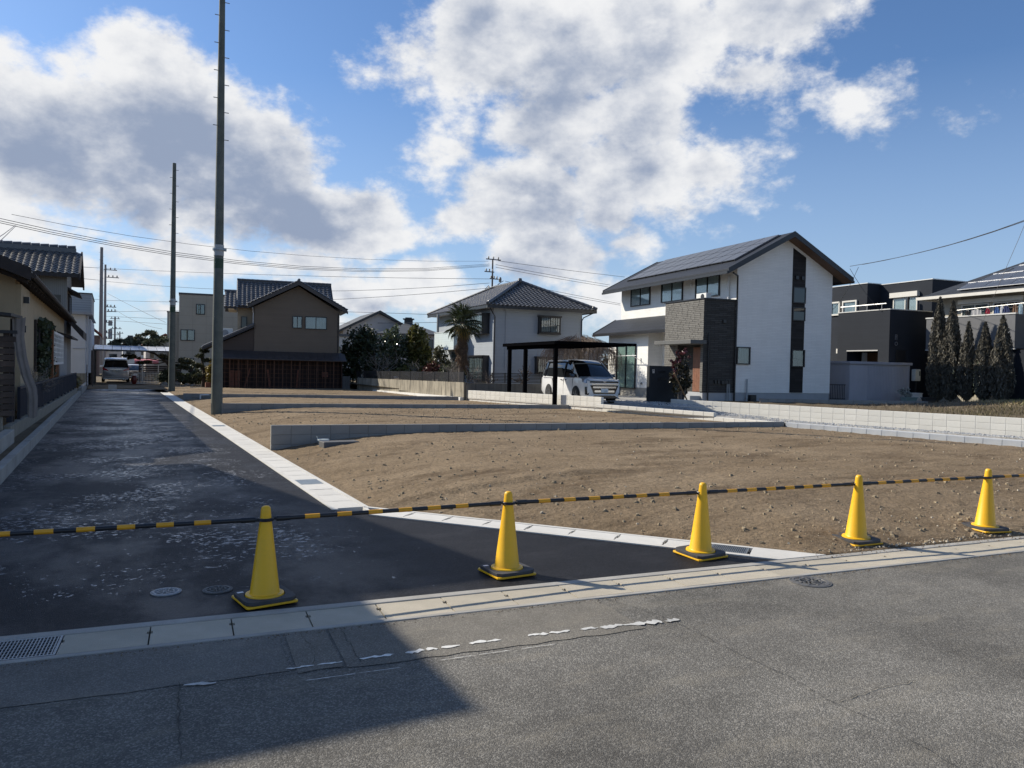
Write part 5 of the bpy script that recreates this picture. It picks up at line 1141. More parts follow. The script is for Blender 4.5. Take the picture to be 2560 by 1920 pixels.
# tile roofed house behind
def tile_house():
    h = thing('tile_roofed_house', 'two storey house with a curved grey tile roof at the left edge', 'house', (-2.03, 44.0, .15))
    F = Face((0, 0), (1, 0), (0, -1)); Rr = Face((0, 0), (0, 1), (1, 0))
    M_VS = courses('grey_vertical_siding', (.30, .285, .255), 3, .09, .008, .03, .4, .85, .75, 0, True)
    MB().prism([(0, 0), (0, 5.85), (2.4, 6.9), (4.8, 5.85), (4.8, 0)], 'x', -8, 0).build('wall', M_VS, h)
    rf = MB().prism([(-.75, 5.62), (2.4, 7.02), (5.6, 5.62), (5.6, 5.72), (2.4, 7.14), (-.75, 5.72)], 'x', -8.5, .52).build('roof', M_DECK, h)
    roof_tiles(h, (-8.5+.02, -.75, 5.75), (1, 0, 0), (0, 3.15, 1.41), [(0, 0), (9.02, 0), (9.02, 3.44), (0, 3.44)], singles=300, w=.30, e=.265, order=lambda c: -c[0])
    mb = MB(); mb.box(-8.5, 2.25, 7.12, .30, 2.58, 7.36)
    mb.build('ridge_base', M_TILE, h)
    for k in range(22): MB().tube([(.28-.40*k, 2.41, 7.40), (.28-.40*(k+1)+.02, 2.41, 7.38)], [.13, .115], 8).build('ridge_tile', M_TILE, h, smooth=True)
    MB().prism([(-.8, 5.48), (2.4, 6.9), (5.65, 5.48), (5.65, 5.80), (2.4, 7.24), (-.8, 5.80)], 'x', .522, .60).build('barge_board', M_DTIM, h)
    MB().box(-8.5, -.78, 5.58, .5, -.752, 5.76).build('eaves_board', M_DTIM, h)
    mb = MB(); F.box(mb, -1.35, -.25, 2.0, 4.75, .001, .03); mb.build('brown_panel', mat('brown_panel', (.13, .115, .09), .8), h)
    mb = MB(); F.box(mb, -3.2, -1.45, 2.0, 4.75, .001, .03); mb.build('brown_panel', MATS['brown_panel'], h)
    window(h, Rr, .9, 3.4, 2.6, 1.5, M_DTIM, 2)
    MB().prism([(.002, 5.05), (.55, 4.86), (.55, 4.92), (.002, 5.2)], 'y', .5, 3.9).build('window_hood', M_DTIM, h)
    MB().prism([(.002, 3.5), (.75, 2.6), (.75, 3.0), (.002, 3.75)], 'y', -.6, 4.6).build('lower_roof', M_DTIM, h)
tile_house()
t = thing('rear_building', 'pale grey ribbed building rising behind the tile roofed house', 'building', (-4.5, 60, 0)); M_CORR = courses('grey_corrugated', (.33, .345, .35), 4, .16, .02, .02, .5, .6, .75, 0)
MB().box(0, 0, 0, 3.2, 8, 6.2).build('wall', M_CORR, t); MB().box(-.05, -.05, 6.2, 3.25, 8.05, 6.28).build('roof_cap', MATS['dark_cap'], t)
t = thing('white_shed_house', 'white walled low building with dark footing just before the end of the lane', 'building', (-1.22, 53.5, 0)); 
MB().box(-4, 0, .9, -.25, 12, 4.45).box(-.25, 2, .9, -.001, 12, 4.3).build('wall', mat('white_plaster', (.55, .56, .57), .85, .06, 1.5), t); MB().box(-3.98, .02, 0, -.24, 11.9, .898).build('footing', MATS['aged_footing'], t)
MB().hexa([(-4.2, -.4, 4.455), (.12, -.4, 4.455), (.12, 12.2, 4.455), (-4.2, 12.2, 4.455)], [(-4.2, -.4, 4.62), (.0, -.4, 4.62), (.0, 12.2, 4.62), (-4.2, 12.2, 4.62)]).build('roof', mat('grey_sheet', (.3, .31, .32), .6), t)
MB().tube([(-.12, -.05, 4.4), (-.12, -.05, .2)], .04, 8).tube([(-.9, -.05, 2.4), (-.1, -.05, 2.42)], .03, 6).build('downpipe', mat('pipe_grey', (.4, .42, .45), .6), t)
t = thing('corner_house', 'pale two storey corner house left of the lane whose long shadow crosses it', 'house', (-2.95, 13.1, 0))
MB().prism([(.35, .0), (5.6, 0), (5.6, 4.35), (.35, 6.2)], 'x', -7, -.25).build('wall', M_CRM, t)
MB().prism([(-.05, 6.30), (6.2, 4.40), (6.2, 4.55), (-.05, 6.48)], 'x', -7.3, .18).build('roof', M_DMETAL, t)
MB().box(-7, -2.4, 0, -1.35, .35, 5.85).build('front_wing', M_CRM, t); MB().box(-7.2, -2.75, 5.855, -.84, .34, 6.0).build('flat_roof', M_DMETAL, t)
# ------------------------------------------------------------------ stained wall and louvre fences
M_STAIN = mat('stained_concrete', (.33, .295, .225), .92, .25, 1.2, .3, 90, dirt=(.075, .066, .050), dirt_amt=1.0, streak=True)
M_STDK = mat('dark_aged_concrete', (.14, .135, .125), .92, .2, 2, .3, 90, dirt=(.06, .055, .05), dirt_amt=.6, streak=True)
M_LOUV = mat('black_louvre', (.012, .013, .017), .5, .1, 4)
def louvre_fence(label, p0, p1, zb0, zt0, zb1, zt1, panels, slats=9):
    dx, dy = p1[0]-p0[0], p1[1]-p0[1]; Lf = math.hypot(dx, dy); t = thing('louvre_fence', label, 'fence', (p0[0], p0[1], 0), math.atan2(dy, dx), 'black slatted fences on concrete walls')
    pl = Lf/panels; H = (zt0-zb0); sm = MB().box(0, -.008, 0, pl-.05, .008, .033).mesh('fence_slat', M_LOUV)
    for k in range(panels+1):
        s = pl*k; z = zb0+(zb1-zb0)*s/Lf; zt = zt0+(zt1-zt0)*s/Lf
        MB().box(-.022, -.03, 0, .022, .03, zt-z+.02).build('fence_post', M_LOUV, t, loc=(s, 0, z))
        if k < panels:
            zm = zb0+(zb1-zb0)*(s+pl/2)/Lf; hm = H
            for q in range(slats): put('fence_slat', sm, t, (s+.025, 0, zm+.02+(hm-.05)*q/(slats-1)))
    return t
A, B = (15.10, 52.4), (14.50, 32.75)
t = thing('stained_wall', 'weathered stained concrete wall behind the plots carrying a black slatted fence', 'wall', (B[0], B[1], 0), math.atan2(A[1]-B[1], A[0]-B[0]))
Lw = math.dist(A, B)
MB().hexa([(0, -.15, -.1), (Lw, -.15, -.1), (Lw, .0, -.1), (0, .0, -.1)], [(0, -.15, 1.06), (Lw, -.15, .87), (Lw, 0, .87), (0, 0, 1.06)]).build('wall_body', M_STAIN, t)
MB().hexa([(0, .001, -.1), (15, .001, -.1), (15, .22, -.1), (0, .22, -.1)], [(0, .001, .37), (15, .001, .20), (15, .16, .20), (0, .16, .37)]).build('wall_footing', M_NEWC, t)
louvre_fence('black slatted fence with sky showing between slats, on the stained wall', (B[0], B[1]), (A[0], A[1]), 1.06, 1.53, .87, 1.36, 10)
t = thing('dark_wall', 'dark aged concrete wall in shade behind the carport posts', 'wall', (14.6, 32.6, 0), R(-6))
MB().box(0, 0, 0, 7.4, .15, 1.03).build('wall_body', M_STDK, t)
louvre_fence('black slatted fence behind the carport posts and the van', (14.6, 32.55), (21.96, 31.78), 1.06, 1.52, 1.06, 1.52, 4, 7)
t = thing('concrete_post', 'short grey concrete post between the latticed shed and the stained wall', 'post', (14.35, 52.9, 0)); MB().box(-.2, -.2, 0, .35, .1, .95).build('post_body', M_STDK, t)

# ------------------------------------------------------------------ vans
def loft(stations, ring):
    mb = MB(); n = None; vs = []
    for st in stations:
        r = ring(*st); n = len(r); vs += [(st[0], y, z) for y, z in r]
    k = len(stations); fs = [(i*n+j, i*n+(j+1) % n, (i+1)*n+(j+1) % n, (i+1)*n+j) for i in range(k-1) for j in range(n)]
    fs += [tuple(range(n-1, -1, -1)), tuple(range((k-1)*n, k*n))]
    return mb.add(vs, fs)
M_CHROME = mat('chrome', (.75, .75, .76), .10, .02, metal=1); M_BLKG = mat('gloss_black', (.010, .010, .012), .10, .02, coat=.5); M_TYRE = mat('tyre_rubber', (.02, .02, .02), .85, .1, 8)
M_PLATE = mat('plate_white', (.78, .78, .76), .5, .02); M_LENS = mat('headlamp_lens', (.30, .31, .33), .08, .1, 12, metal=.5); M_TAIL = mat('tail_lamp_red', (.42, .012, .02), .12, .1, 6, coat=.5); M_VGL = glass_mat('van_glass', (.012, .014, .016))
M_ALLOY = mat('alloy', (.55, .56, .58), .25, .05, metal=.9); M_PGRN = mat('plate_green', (.02, .10, .05), .5)
def van(name, label, loc, rz, Lh, wd, ht, paint, roofm, plate, group=None, front=True):
    t = thing(name, label, 'van' if ht > 1.6 else 'car', loc, rz, group); k = Lh/2; w = wd/2; s = ht/1.84
    st = [(k, .70*w, .88, .34), (k-.06, .86*w, .96, .27), (k-.25, .955*w, 1.00, .22), (k-.6, .99*w, 1.05, .2), (k-.82, w, 1.10, .2), (k-1.3, w, 1.07, .2), (0, w, 1.06, .2), (-k+.9, w, 1.08, .2), (-k+.25, .99*w, 1.10, .22), (-k+.06, .95*w, 1.10, .26), (-k, .88*w, 1.06, .32)]
    def ring(x, ww, zt, zb):
        zt *= s; return [(-.90*ww, zb), (-ww, zb+.16), (-ww*1.0, (zb+zt)/2), (-ww*.985, zt-.16), (-ww*.955, zt-.02), (-ww*.80, zt+.012), (0, zt+.03), (ww*.80, zt+.012), (ww*.955, zt-.02), (ww*.985, zt-.16), (ww, (zb+zt)/2), (ww, zb+.16), (.90*ww, zb)]
    body = loft(st, ring).build('body', paint, t, smooth=True)
    # glasshouse
    gs = [(k-.80, .90*w, 1.105, .01), (k-1.25, .885*w, 1.45, .05), (k-1.62, .87*w, 1.70, .09), (k-1.9, .865*w, 1.775, .1), (0, .86*w, 1.80, .1), (-k+.6, .855*w, 1.79, .1), (-k+.30, .845*w, 1.73, .1), (-k+.12, .83*w, 1.35, .05), (-k+.06, .82*w, 1.10, .01)]
    def ring2(x, ww, zt, cr):
        zb = 1.02*s; zt *= s; wb = w*.945; m = min(1, max(0, (zt-zb)/(.75*s))); wt = wb-(wb-ww*.90)*m
        return [(-wb, zb), (-(wb+wt)/2-.01, (zb+zt)/2), (-wt, zt-cr*.6), (-wt*.88, zt), (0, zt+.03), (wt*.88, zt), (wt, zt-cr*.6), ((wb+wt)/2+.01, (zb+zt)/2), (wb, zb)]
    loft(gs, ring2).build('window_band', M_VGL, t, smooth=True)
    rs = [(k-1.52, .80*w, 1.675), (k-1.72, .835*w, 1.765), (k-2.0, .84*w, 1.815), (0, .835*w, 1.84), (-k+.6, .83*w, 1.83), (-k+.25, .815*w, 1.775), (-k+.10, .79*w, 1.72)]
    loft(rs, lambda x, ww, zt: [(-ww, zt*s-.085), (-ww*.97, zt*s-.03), (-ww*.8, zt*s), (0, zt*s+.018), (ww*.8, zt*s), (ww*.97, zt*s-.03), (ww, zt*s-.085), (0, zt*s-.07)]).build('roof', roofm, t, smooth=True)
    for sgn in (-1, 1):
        # pillars and window edges
        def edge(x0, x1, wdt, m=M_BLKG, nm='pillar', z0=1.06, z1=1.70):
            a = (x0, sgn*(w*.945+.006), z0*s); b = (x1, sgn*(w*.80+.004), z1*s); c = ((x0+x1)/2, sgn*(w*.885+.008), (z0+z1)/2*s)
            MB().bar(a, c, wdt, .02, up=(0, sgn, 0)).bar(c, b, wdt, .02, up=(0, sgn, 0)).build(nm, m, t)
        edge(k-.84, k-1.62, .06, paint if front else M_BLKG, z0=1.10, z1=1.70); edge(k-1.35, k-1.50, .05, z1=1.60); edge(.18, .12, .12); edge(-.98, -1.02, .12); edge(-k+.42, -k+.55, .16, paint if not front else M_BLKG)
        for x in (k-.93, -k+.98):
            wl = thing('wheel', '', '', (x, sgn*(w-.105), .325)); del wl['label']; del wl['category']; wl.parent = t; wl.location.y = sgn*(w-.068)
            MB().lathe([(.20, -.10), (.30, -.105), (.325, -.07), (.325, .07), (.30, .105), (.20, .10)], 28, axis='y').build('tyre', M_TYRE, wl, smooth=True)
            rm = MB().lathe([(.225, .0), (.225, sgn*.095), (.205, sgn*.10), (.20, sgn*.05), (0, sgn*.05)], 28, axis='y').lathe([(.05, sgn*.05), (.05, sgn*.10), (0, sgn*.105)], 14, axis='y')
            for q in range(5):
                a = q*2*math.pi/5
                for da in (-.16, .16): rm.bar((.03*math.cos(a), sgn*.088, .03*math.sin(a)), (.208*math.cos(a+da), sgn*.088, .208*math.sin(a+da)), .035, .03, up=(0, 1, 0))
            rm.build('rim', M_ALLOY, wl)
            MB().lathe([(.0, 0), (.385, 0), (.385, sgn*.006), (0, sgn*.006)], 30, (x, sgn*(w-.002), .335), axis='y').build('wheel_arch', M_TYRE, t)
        mr = MB().hexa([(k-1.12, sgn*(w*.95), 1.08*s), (k-1.02, sgn*(w+.02), 1.08*s), (k-1.02, sgn*(w+.21), 1.09*s), (k-1.14, sgn*(w+.21), 1.09*s)], [(k-1.14, sgn*(w*.95), 1.22*s), (k-1.05, sgn*(w+.02), 1.24*s), (k-1.05, sgn*(w+.20), 1.23*s), (k-1.15, sgn*(w+.20), 1.23*s)]).build('mirror', M_BLKG if front else paint, t, bevel=.02)
        MB().box(.36, sgn*(w*.99), .93*s, .54, sgn*(w*.99+.03), .965*s).box(-.10, sgn*(w*.99), .93*s, .08, sgn*(w*.99+.03), .965*s).build('door_handle', M_CHROME if front else paint, t)
        gl = MB()
        for x in (k-1.28, .17, -1.02): gl.box(x-.006, sgn*(w*.985), .34, x+.006, sgn*(w+.0045), 1.0*s)
        gl.box(-2.0, sgn*(w*.98), 1.0*s, -1.05, sgn*(w*.992+.004), 1.012*s); gl.build('door_gap', mat('gap_dark', (.05, .05, .05), .8), t, kind='stuff')
    f = k+.004
    if front:
        for sgn in (-1, 1):
            MB().hexa([(k-.02, sgn*.50, .86), (k-.13, sgn*.80, .84), (k-.33, sgn*.865*w/.867, .88), (k-.30, sgn*.80, .88)], [(k-.04, sgn*.50, .945), (k-.16, sgn*.77, 1.0), (k-.40, sgn*.852*w/.867, 1.03), (k-.34, sgn*.79, 1.0)]).build('headlight', M_LENS, t)
            MB().hexa([(k-.035, sgn*.70, .36), (k-.13, sgn*.835, .36), (k-.15, sgn*.82, .36), (k-.06, sgn*.69, .36)], [(k-.03, sgn*.66, .68), (k-.14, sgn*.845, .70), (k-.16, sgn*.82, .70), (k-.06, sgn*.65, .68)]).build('bumper_vent', M_BLKG, t)
        MB().box(k-.06, -.66, .865, f+.004, .66, .935).build('upper_grille', M_BLKG, t)
        MB().prism([(-.66, .845), (.66, .845), (.56, .775), (-.56, .775)], 'x', k-.05, f+.022).build('chrome_bar', M_CHROME, t)
        MB().prism([(-.66, .765), (.66, .765), (.50, .40), (-.50, .40)], 'x', k-.05, f+.006).build('grille', M_BLKG, t)
        MB().box(k-.03, -.54, .645, f+.022, .54, .715).build('chrome_bar', M_CHROME, t); MB().box(k-.03, -.46, .475, f+.02, .46, .555).build('chrome_bar', M_CHROME, t)
        MB().prism([(-.46, .34), (.46, .34), (.70, .22), (-.70, .22)], 'x', k-.05, f+.01).build('lower_grille', M_BLKG, t)
        MB().prism([(-.50, .37), (.50, .37), (.76, .20), (.72, .20), (.48, .345), (-.48, .345), (-.72, .20), (-.76, .20)], 'x', k-.05, f+.014).build('bumper_lip', paint, t)
        e = MB().prism([(0, .875), (.045, .905), (.10, .93), (.03, .925), (0, .918), (-.03, .925), (-.10, .93), (-.045, .905)], 'x', f+.005, f+.02).build('emblem', M_CHROME, t)
        px, rot = f+.026, (R(90), 0, R(90)); zc = .545
    else:
        for sgn in (-1, 1):
            MB().hexa([(-k+.02, sgn*.44, .86), (-k-.05, sgn*.44, .86), (-k-.03, sgn*.90, .95), (-k+.20, sgn*.94, .95)], [(-k+.03, sgn*.62, 1.02), (-k-.045, sgn*.62, 1.02), (-k-.02, sgn*.89, 1.17), (-k+.24, sgn*.93, 1.17)]).build('tail_light', M_TAIL, t)
        MB().box(-k-.02, -.40, .985, -k+.02, .40, 1.02).build('chrome_bar', M_CHROME, t)
        MB().prism([(-.42, .97), (.42, .97), (.34, .76), (-.34, .76)], 'x', -k-.004, -k+.02).build('plate_recess', mat('silver_shadowed', (.40, .40, .42), .4, metal=.4), t)
        MB().box(-k-.03, -w*.93, .40, -k+.05, w*.93, .44).box(-k-.01, -w*.9, .24, -k+.05, w*.9, .34).build('bumper_line', paint, t, bevel=.01)
        MB().box(-k-.02, -.5, .20, -k+.04, .5, .26).build('under_panel', M_BLKG, t)
        MB().box(-k+.05, -.70, 1.66*s, -k+.28, .70, 1.74*s).build('spoiler', paint, t, bevel=.02)
        px, rot = -k-.03, (R(90), 0, R(-90)); zc = .855
    pl = MB().box(px-.006, -.165, zc-.0825, px+.006, .165, zc+.0825).build('number_plate', M_PLATE, t)
    dx = .007 if front else -.007
    text('plate_text', plate, .085, M_PGRN, pl, (px+dx, -.0 if front else 0, zc-.025), rot); text('plate_text', '岐阜 501' if not front else '・ ・ ・', .038, M_PGRN, pl, (px+dx, 0, zc+.05), rot)
    return t
M_WPAINT = mat('white_car_paint', (.76, .76, .75), .18, .02, coat=.6); M_SPAINT = mat('silver_car_paint', (.52, .54, .60), .25, .03, metal=.35, coat=.5)
van('white_minivan', 'white minivan with black roof parked nose out under the carport', (18.45, 29.0, .366), R(-96), 4.71, 1.735, 1.84, M_WPAINT, mat('black_roof_paint', (.03, .03, .033), .12, .05, coat=.6), '・ 617', 'parked cars')
van('silver_minivan', 'silver minivan seen from behind under the pale carport at the lane end', (.24, 68.45, .03), R(90), 4.85, 1.85, 1.90, M_SPAINT, M_SPAINT, '・・ 12', 'parked cars', False)
van('white_car', 'small white car half hidden behind the white picket gate', (1.42, 73.5, .02), R(-80), 3.6, 1.6, 1.45, M_WPAINT, M_WPAINT, '・・', 'parked cars')

# ------------------------------------------------------------------ things at the end of the lane
M_POLYC = mat('milky_sheet', (.78, .80, .84), .25, .08, 1.2, spec=.7, dirt=(.45, .48, .52), dirt_amt=.5)
t = thing('far_carport', 'carport with pale translucent curved roof over the silver van', 'carport', (-1.15, 60, 0))
for k in range(9):
    x0 = 5.1*k/9+.015; x1 = 5.1*(k+1)/9-.015; mb = MB(); n = 6; pr = [(y, 2.46+.36*math.sin(min(1, (y)/3.2)*1.45)) for y in [0, .3, .8, 1.5, 2.4, 3.4, 5.2]]
    vs = [(x0, y, z) for y, z in pr]+[(x1, y, z) for y, z in pr]; m = len(pr); mb.add(vs+[(a, b, c-.012) for a, b, c in vs], [(i, i+1, m+i+1, m+i) for i in range(m-1)]+[(2*m+i, 3*m+i, 3*m+i+1, 2*m+i+1) for i in range(m-1)]); mb.build('roof_sheet', M_POLYC, t)
MB().box(-.03, -.06, 2.36, 5.13, .0, 2.47).build('front_beam', mat('bronze_frame', (.06, .05, .045), .5), t)
for x, y in ((.02, .1), (4.95, .1), (.02, 5.1), (4.95, 5.1)): MB().box(x-.05, y-.05, 0, x+.07, y+.07, 2.42).build('post', MATS['bronze_frame'], t)
t = thing('picket_gate', 'low white picket gate beside the silver van', 'gate', (1.2, 63, 0))
M_PICK = mat('white_picket', (.70, .69, .66), .5, .06)
MB().box(0, 0, .06, 1.9, .04, .10).box(0, 0, .80, 1.9, .04, .84).build('gate_rail', M_PICK, t)
for k in range(19): MB().box(.01+.1*k, -.005, .02, .05+.1*k, .02, .88).build('picket', M_PICK, t)
t = thing('entrance_canopy', 'small curved pink awning beyond the white picket gate', 'awning', (1.55, 68, 0)); M_PINK = mat('pink_sheet', (.62, .16, .15), .4, .1, 2, dirt=(.7, .4, .38), dirt_amt=.5)
for k in range(4):
    x0 = .44*k+.01; x1 = .44*(k+1)-.01; pr = [(0, 1.50), (.02, 1.62), (.10, 1.74), (.3, 1.83), (.6, 1.86), (1.0, 1.87)]; m = len(pr); vs = [(x0, y, z) for y, z in pr]+[(x1, y, z) for y, z in pr]
    MB().add(vs, [(i, i+1, m+i+1, m+i) for i in range(m-1)]).build('awning_panel', M_PINK, t)
MB().box(.55, .2, 0, .62, .27, 1.7).box(1.72, .2, 0, 1.78, .27, 1.7).build('awning_post', M_SILV, t); MB().box(0, -.02, 1.46, 1.78, 0, 1.50).build('awning_rail', M_DTIM, t)
t = thing('black_fence', 'dark horizontal board fence behind the pink awning', 'fence', (1.9, 69.5, 0)); [MB().box(0, 0, .1+.16*k, 3.2, .03, .23+.16*k).build('board', M_DTIM, t) for k in range(8)]; MB().box(0, .031, 0, .08, .09, 1.4).box(3.1, .031, 0, 3.18, .09, 1.4).build('post', M_DTIM, t)
t = thing('timber_fence', 'dark tall timber fence left of the silver van', 'fence', (-1.25, 56.5, 0)); MB().box(0, 0, 0, .12, 9, 2.35).build('fence_wall', mat('brown_black_board', (.06, .04, .03), .8, .2), t)
t = thing('red_pot', 'dark red urn standing at the left end of the picket gate', 'urn', (1.42, 62.6, .02)); MB().lathe([(.10, 0), (.18, .15), (.22, .35), (.14, .55), (.17, .62), (.10, .64), (0, .64)], 16).build('urn_body', mat('dark_red_glaze', (.16, .025, .02), .3), t, smooth=True)
t = thing('terracotta_planter', 'brown terracotta planter beside the yellow bush', 'planter', (5.6, 55.6, .03)); MB().box(0, 0, 0, .55, .3, .32).build('planter_body', mat('terracotta', (.25, .10, .06), .8), t)
t = thing('white_bucket', 'white bucket by the post of the brown house', 'bucket', (6.35, 54.6, .03)); MB().lathe([(.12, 0), (.15, .3), (.14, .3), (.11, .03)], 14).build('bucket_body', M_PICK, t)
t = thing('step_ladder', 'thin dark metal frame leaning by the white building on the left', 'ladder', (-1.3, 50.6, .2)); [MB().tube([(x, y, 0), (x, y+.1, 1.25)], .02, 6).build('ladder_rail', M_DTIM, t) for x, y in ((0, 0), (.28, 0))]; [MB().tube([(0, .03, z), (.28, .03, z)], .015, 6).build('rung', M_DTIM, t) for z in (.25, .55)]
rs = random.Random(11); M_ROCK = mat('garden_rock', (.33, .29, .24), .9, .25, 4, .5, 30)
def rock(x, y, r, label):
    bm = bmesh.new(); bmesh.ops.create_icosphere(bm, subdivisions=2, radius=r)
    for v in bm.verts: v.co *= 1+rs.uniform(-.22, .2); v.co.z *= .65
    me = bpy.data.meshes.new('garden_rock'); bm.to_mesh(me); bm.free(); me.materials.append(M_ROCK); o = put('garden_rock', me, None, (x, y, r*.25)); tag(o, label, 'rock', 'garden rocks at the lane end')
for k, (x, y, r) in enumerate(((3.3, 60.3, .28), (3.75, 60.0, .22), (4.1, 60.4, .32), (4.75, 59.0, .24), (5.1, 58.6, .2))): rock(x, y, r, ('rounded garden rock at the end of the picket gate', 'low garden rock between two taller ones left of the far pole', 'tallest garden rock, just left of the far pole', 'garden rock just right of the far pole', 'small garden rock right of the far pole under the pine')[k])
# far houses
def far_box(name, label, x, y, w, d, h, m, rm, roof=None, z=0):
    t = thing(name, label, 'building', (x, y, z)); MB().box(0, 0, 0, w, d, h).build('wall', m, t)
    if roof: MB().prism([(-.3, h-.1), (w/2, h+roof), (w+.3, h-.1), (w+.3, h+.1), (w/2, h+roof+.2), (-.3, h+.1)], 'y', -.4, d+.4).build('roof', rm, t)
    else: MB().box(-.15, -.15, h+.001, w+.15, d+.15, h+.22).build('roof', rm, t)
    for k in range(int(w/2.2)): window(t, Face((0, 0), (1, 0), (0, -1)), .5+2.1*k, h*.55, 1.2, 1.0, leaves=2)
    return t
M_REDR = mat('rust_red_roof', (.20, .06, .04), .7, .1); M_W1 = mat('chalk_render', (.55, .55, .52), .9, .05, 2)
far_box('distant_house', 'distant white flat house with a thin red roof edge seen over the pale carport', 1.4, 134, 5, 9, 4.8, M_W1, M_REDR); 
t = thing('water_tank', 'dark square water tank on the roof of the distant white house', 'tank', (2.1, 134.6, 5.03)); MB().box(0, 0, 0, .75, .7, .6).build('tank_body', mat('dark_tank', (.05, .05, .055), .6), t)
far_box('distant_house', 'distant house with rust red gabled roof left of the beige building', 3.9, 112, 4.6, 8, 3.9, M_PALE, M_REDR, 1.3)
far_box('distant_house', 'distant dark brown house behind the poles on the left', -3.2, 92, 1.9, 9, 4.3, mat('brown_render', (.15, .10, .08), .9), M_REDR, 1.0)
far_box('distant_house', 'distant low grey house under the far power lines', -1.0, 150, 7, 9, 3.2, M_PALE, M_GROOF, 1.6)
far_box('distant_house', 'distant pale house behind the trees right of the brown house', 15.8, 66, 3.8, 8, 4.2, M_W1, M_GROOF)
far_box('distant_house', 'distant pale house between the hip roofed house and the white house', 40, 71, 8, 8, 4.2, M_PALE, mat('rust_tile', (.17, .09, .06), .8), 1.5)
far_box('distant_house', 'distant grey house behind the beige building', 17, 120, 9, 8, 5.4, M_PALE, M_GROOF, 1.6)
# ------------------------------------------------------------------ poles and wires
M_POLE = mat('green_grey_pole', (.125, .135, .115), .8, .22, 1.2, .15, 60, dirt=(.05, .065, .05), dirt_amt=.6); M_PCON = mat('concrete_pole', (.22, .21, .21), .85, .1, 1.5); M_WIRE = mat('wire_black', (.03, .03, .033), .6, .05); M_INS = mat('insulator', (.16, .16, .16), .4, .1)
def pole(label, x, y, H, r0, band, z=0, taper=1/150, m=None, bolts=True, zb=1.9):
    t = thing('utility_pole', label, 'utility pole', (x, y, z), 0, 'new bare poles beside the lane' if band else None)
    MB().tube([(0, 0, -.1), (0, 0, H*.5), (0, 0, H)], [r0, r0-taper*H*.5, r0-taper*H], 20).build('shaft', m or M_POLE, t, smooth=True)
    if band:
        r = r0-taper*band; MB().lathe([(r+.004, band-.20), (r+.012, band-.20), (r+.012, band+.16), (r+.004, band+.16)], 20).build('pale_band', mat('pale_tape', (.42, .43, .42), .7), t, smooth=True)
        MB().lathe([(r+.010, band-.02), (r+.05, band-.02), (r+.05, band+.05), (r+.010, band+.05)], 20).box(r, -.04, band-.03, r+.09, .04, band+.06).build('steel_band', M_STEEL, t)
        MB().lathe([(r+.003, band-.62), (r+.006, band-.62), (r+.006, band-.30), (r+.003, band-.30)], 20).build('green_band', mat('green_paint', (.03, .06, .03), .6), t, smooth=True)
    if bolts:
        b = MB(); zz = zb; k = 0
        while zz < H-.2:
            r = r0-taper*zz; sgn = (-1)**k; up = zz > 9.0
            b.tube([(sgn*r*.72, -r*.72, zz), (sgn*(r*.72+(.16 if up else .018)), -r*(.72)-(.0 if up else .018), zz)], .013, 6); zz += .45; k += 1
        b.build('step_bolt', M_STEEL, t, kind='stuff')
    return t
pole('nearest tall green grey pole without wires, running out of the top of the picture', 3.10, 27.25, 15.2, .185, 5.48)
pole('second bare green grey pole farther along the lane with its top visible', 3.05, 48.4, 13.1, .185, 5.18)
t = pole('tall plain concrete pole at the lane end, left of the pole with fittings', -1.30, 108, 15.6, .27, 0, m=M_PCON)
def arms(t, H, spec, m=M_INS):
    for z, w, off in spec:
        MB().box(-w/2+off, -.22, z-.05, w/2+off, -.12, z+.05).build('crossarm', m, t)
        for k in range(3): MB().lathe([(.05, 0), (.09, .05), (.06, .12), (.09, .16), (.04, .26), (0, .27)], 8).build('insulator', M_INS, t, loc=(-w/2+off+w*(k+.5)/3, -.17, z+.05))
t = pole('concrete pole with crossarms and wires at the lane end', -.55, 118, 14.6, .22, 0, m=M_PCON, bolts=False)
arms(t, 14.6, ((13.9, 1.6, .6), (12.9, 1.5, .9), (8.9, 1.3, .7), (8.3, 1.2, .8), (6.8, .9, .5), (5.4, .8, .5), (4.6, .8, .5)))
t.location.x = -.95
t = pole('distant pole with round transformers beyond the pale carport', .35, 157, 9.6, .2, 0, m=M_PCON, bolts=False); arms(t, 9, ((9.2, 1.6, 0), (7.4, 1.8, .2), (6.3, 1.6, 0)))
for z in (7.9, 6.4, 5.6): MB().lathe([(.0, 0), (.34, 0), (.36, .1), (.34, .85), (.2, .95), (0, .95)], 14).build('transformer', mat('transformer_grey', (.20, .21, .22), .6), t, loc=(-.75, 0, z))
t = pole('distant plain pole in the row under the far wires', 1.4, 190, 8.0, .18, 0, m=M_PCON, bolts=False); arms(t, 8, ((7.6, 1.4, 0), (6.4, 1.2, 0)))
t = pole('wooden toned pole with crossarms and transformers behind the hip roofed house', 35.0, 72.25, 13.1, .16, 0, m=mat('brown_pole', (.10, .085, .075), .8), bolts=False)
arms(t, 13, ((13.0, 1.7, 0), (11.7, 1.1, -.45), (11.0, 1.0, .1), (9.9, 1.1, -.1)))
for dx, z in ((-.5, 9.6), (.55, 9.9), (.9, 11.0)): MB().lathe([(0, 0), (.14, 0), (.16, .3), (.1, .5), (0, .5)], 10).build('transformer', M_INS, t, loc=(dx, 0, z-.25))
MB().tube([(-.4, 0, 10.3), (-.8, 0, 9.9), (-.6, 0, 9.5), (-.2, 0, 9.7), (.3, 0, 10.1), (.8, 0, 10.6), (1.3, 0, 10.9)], .035, 6).build('slack_cable', M_WIRE, t, smooth=True)
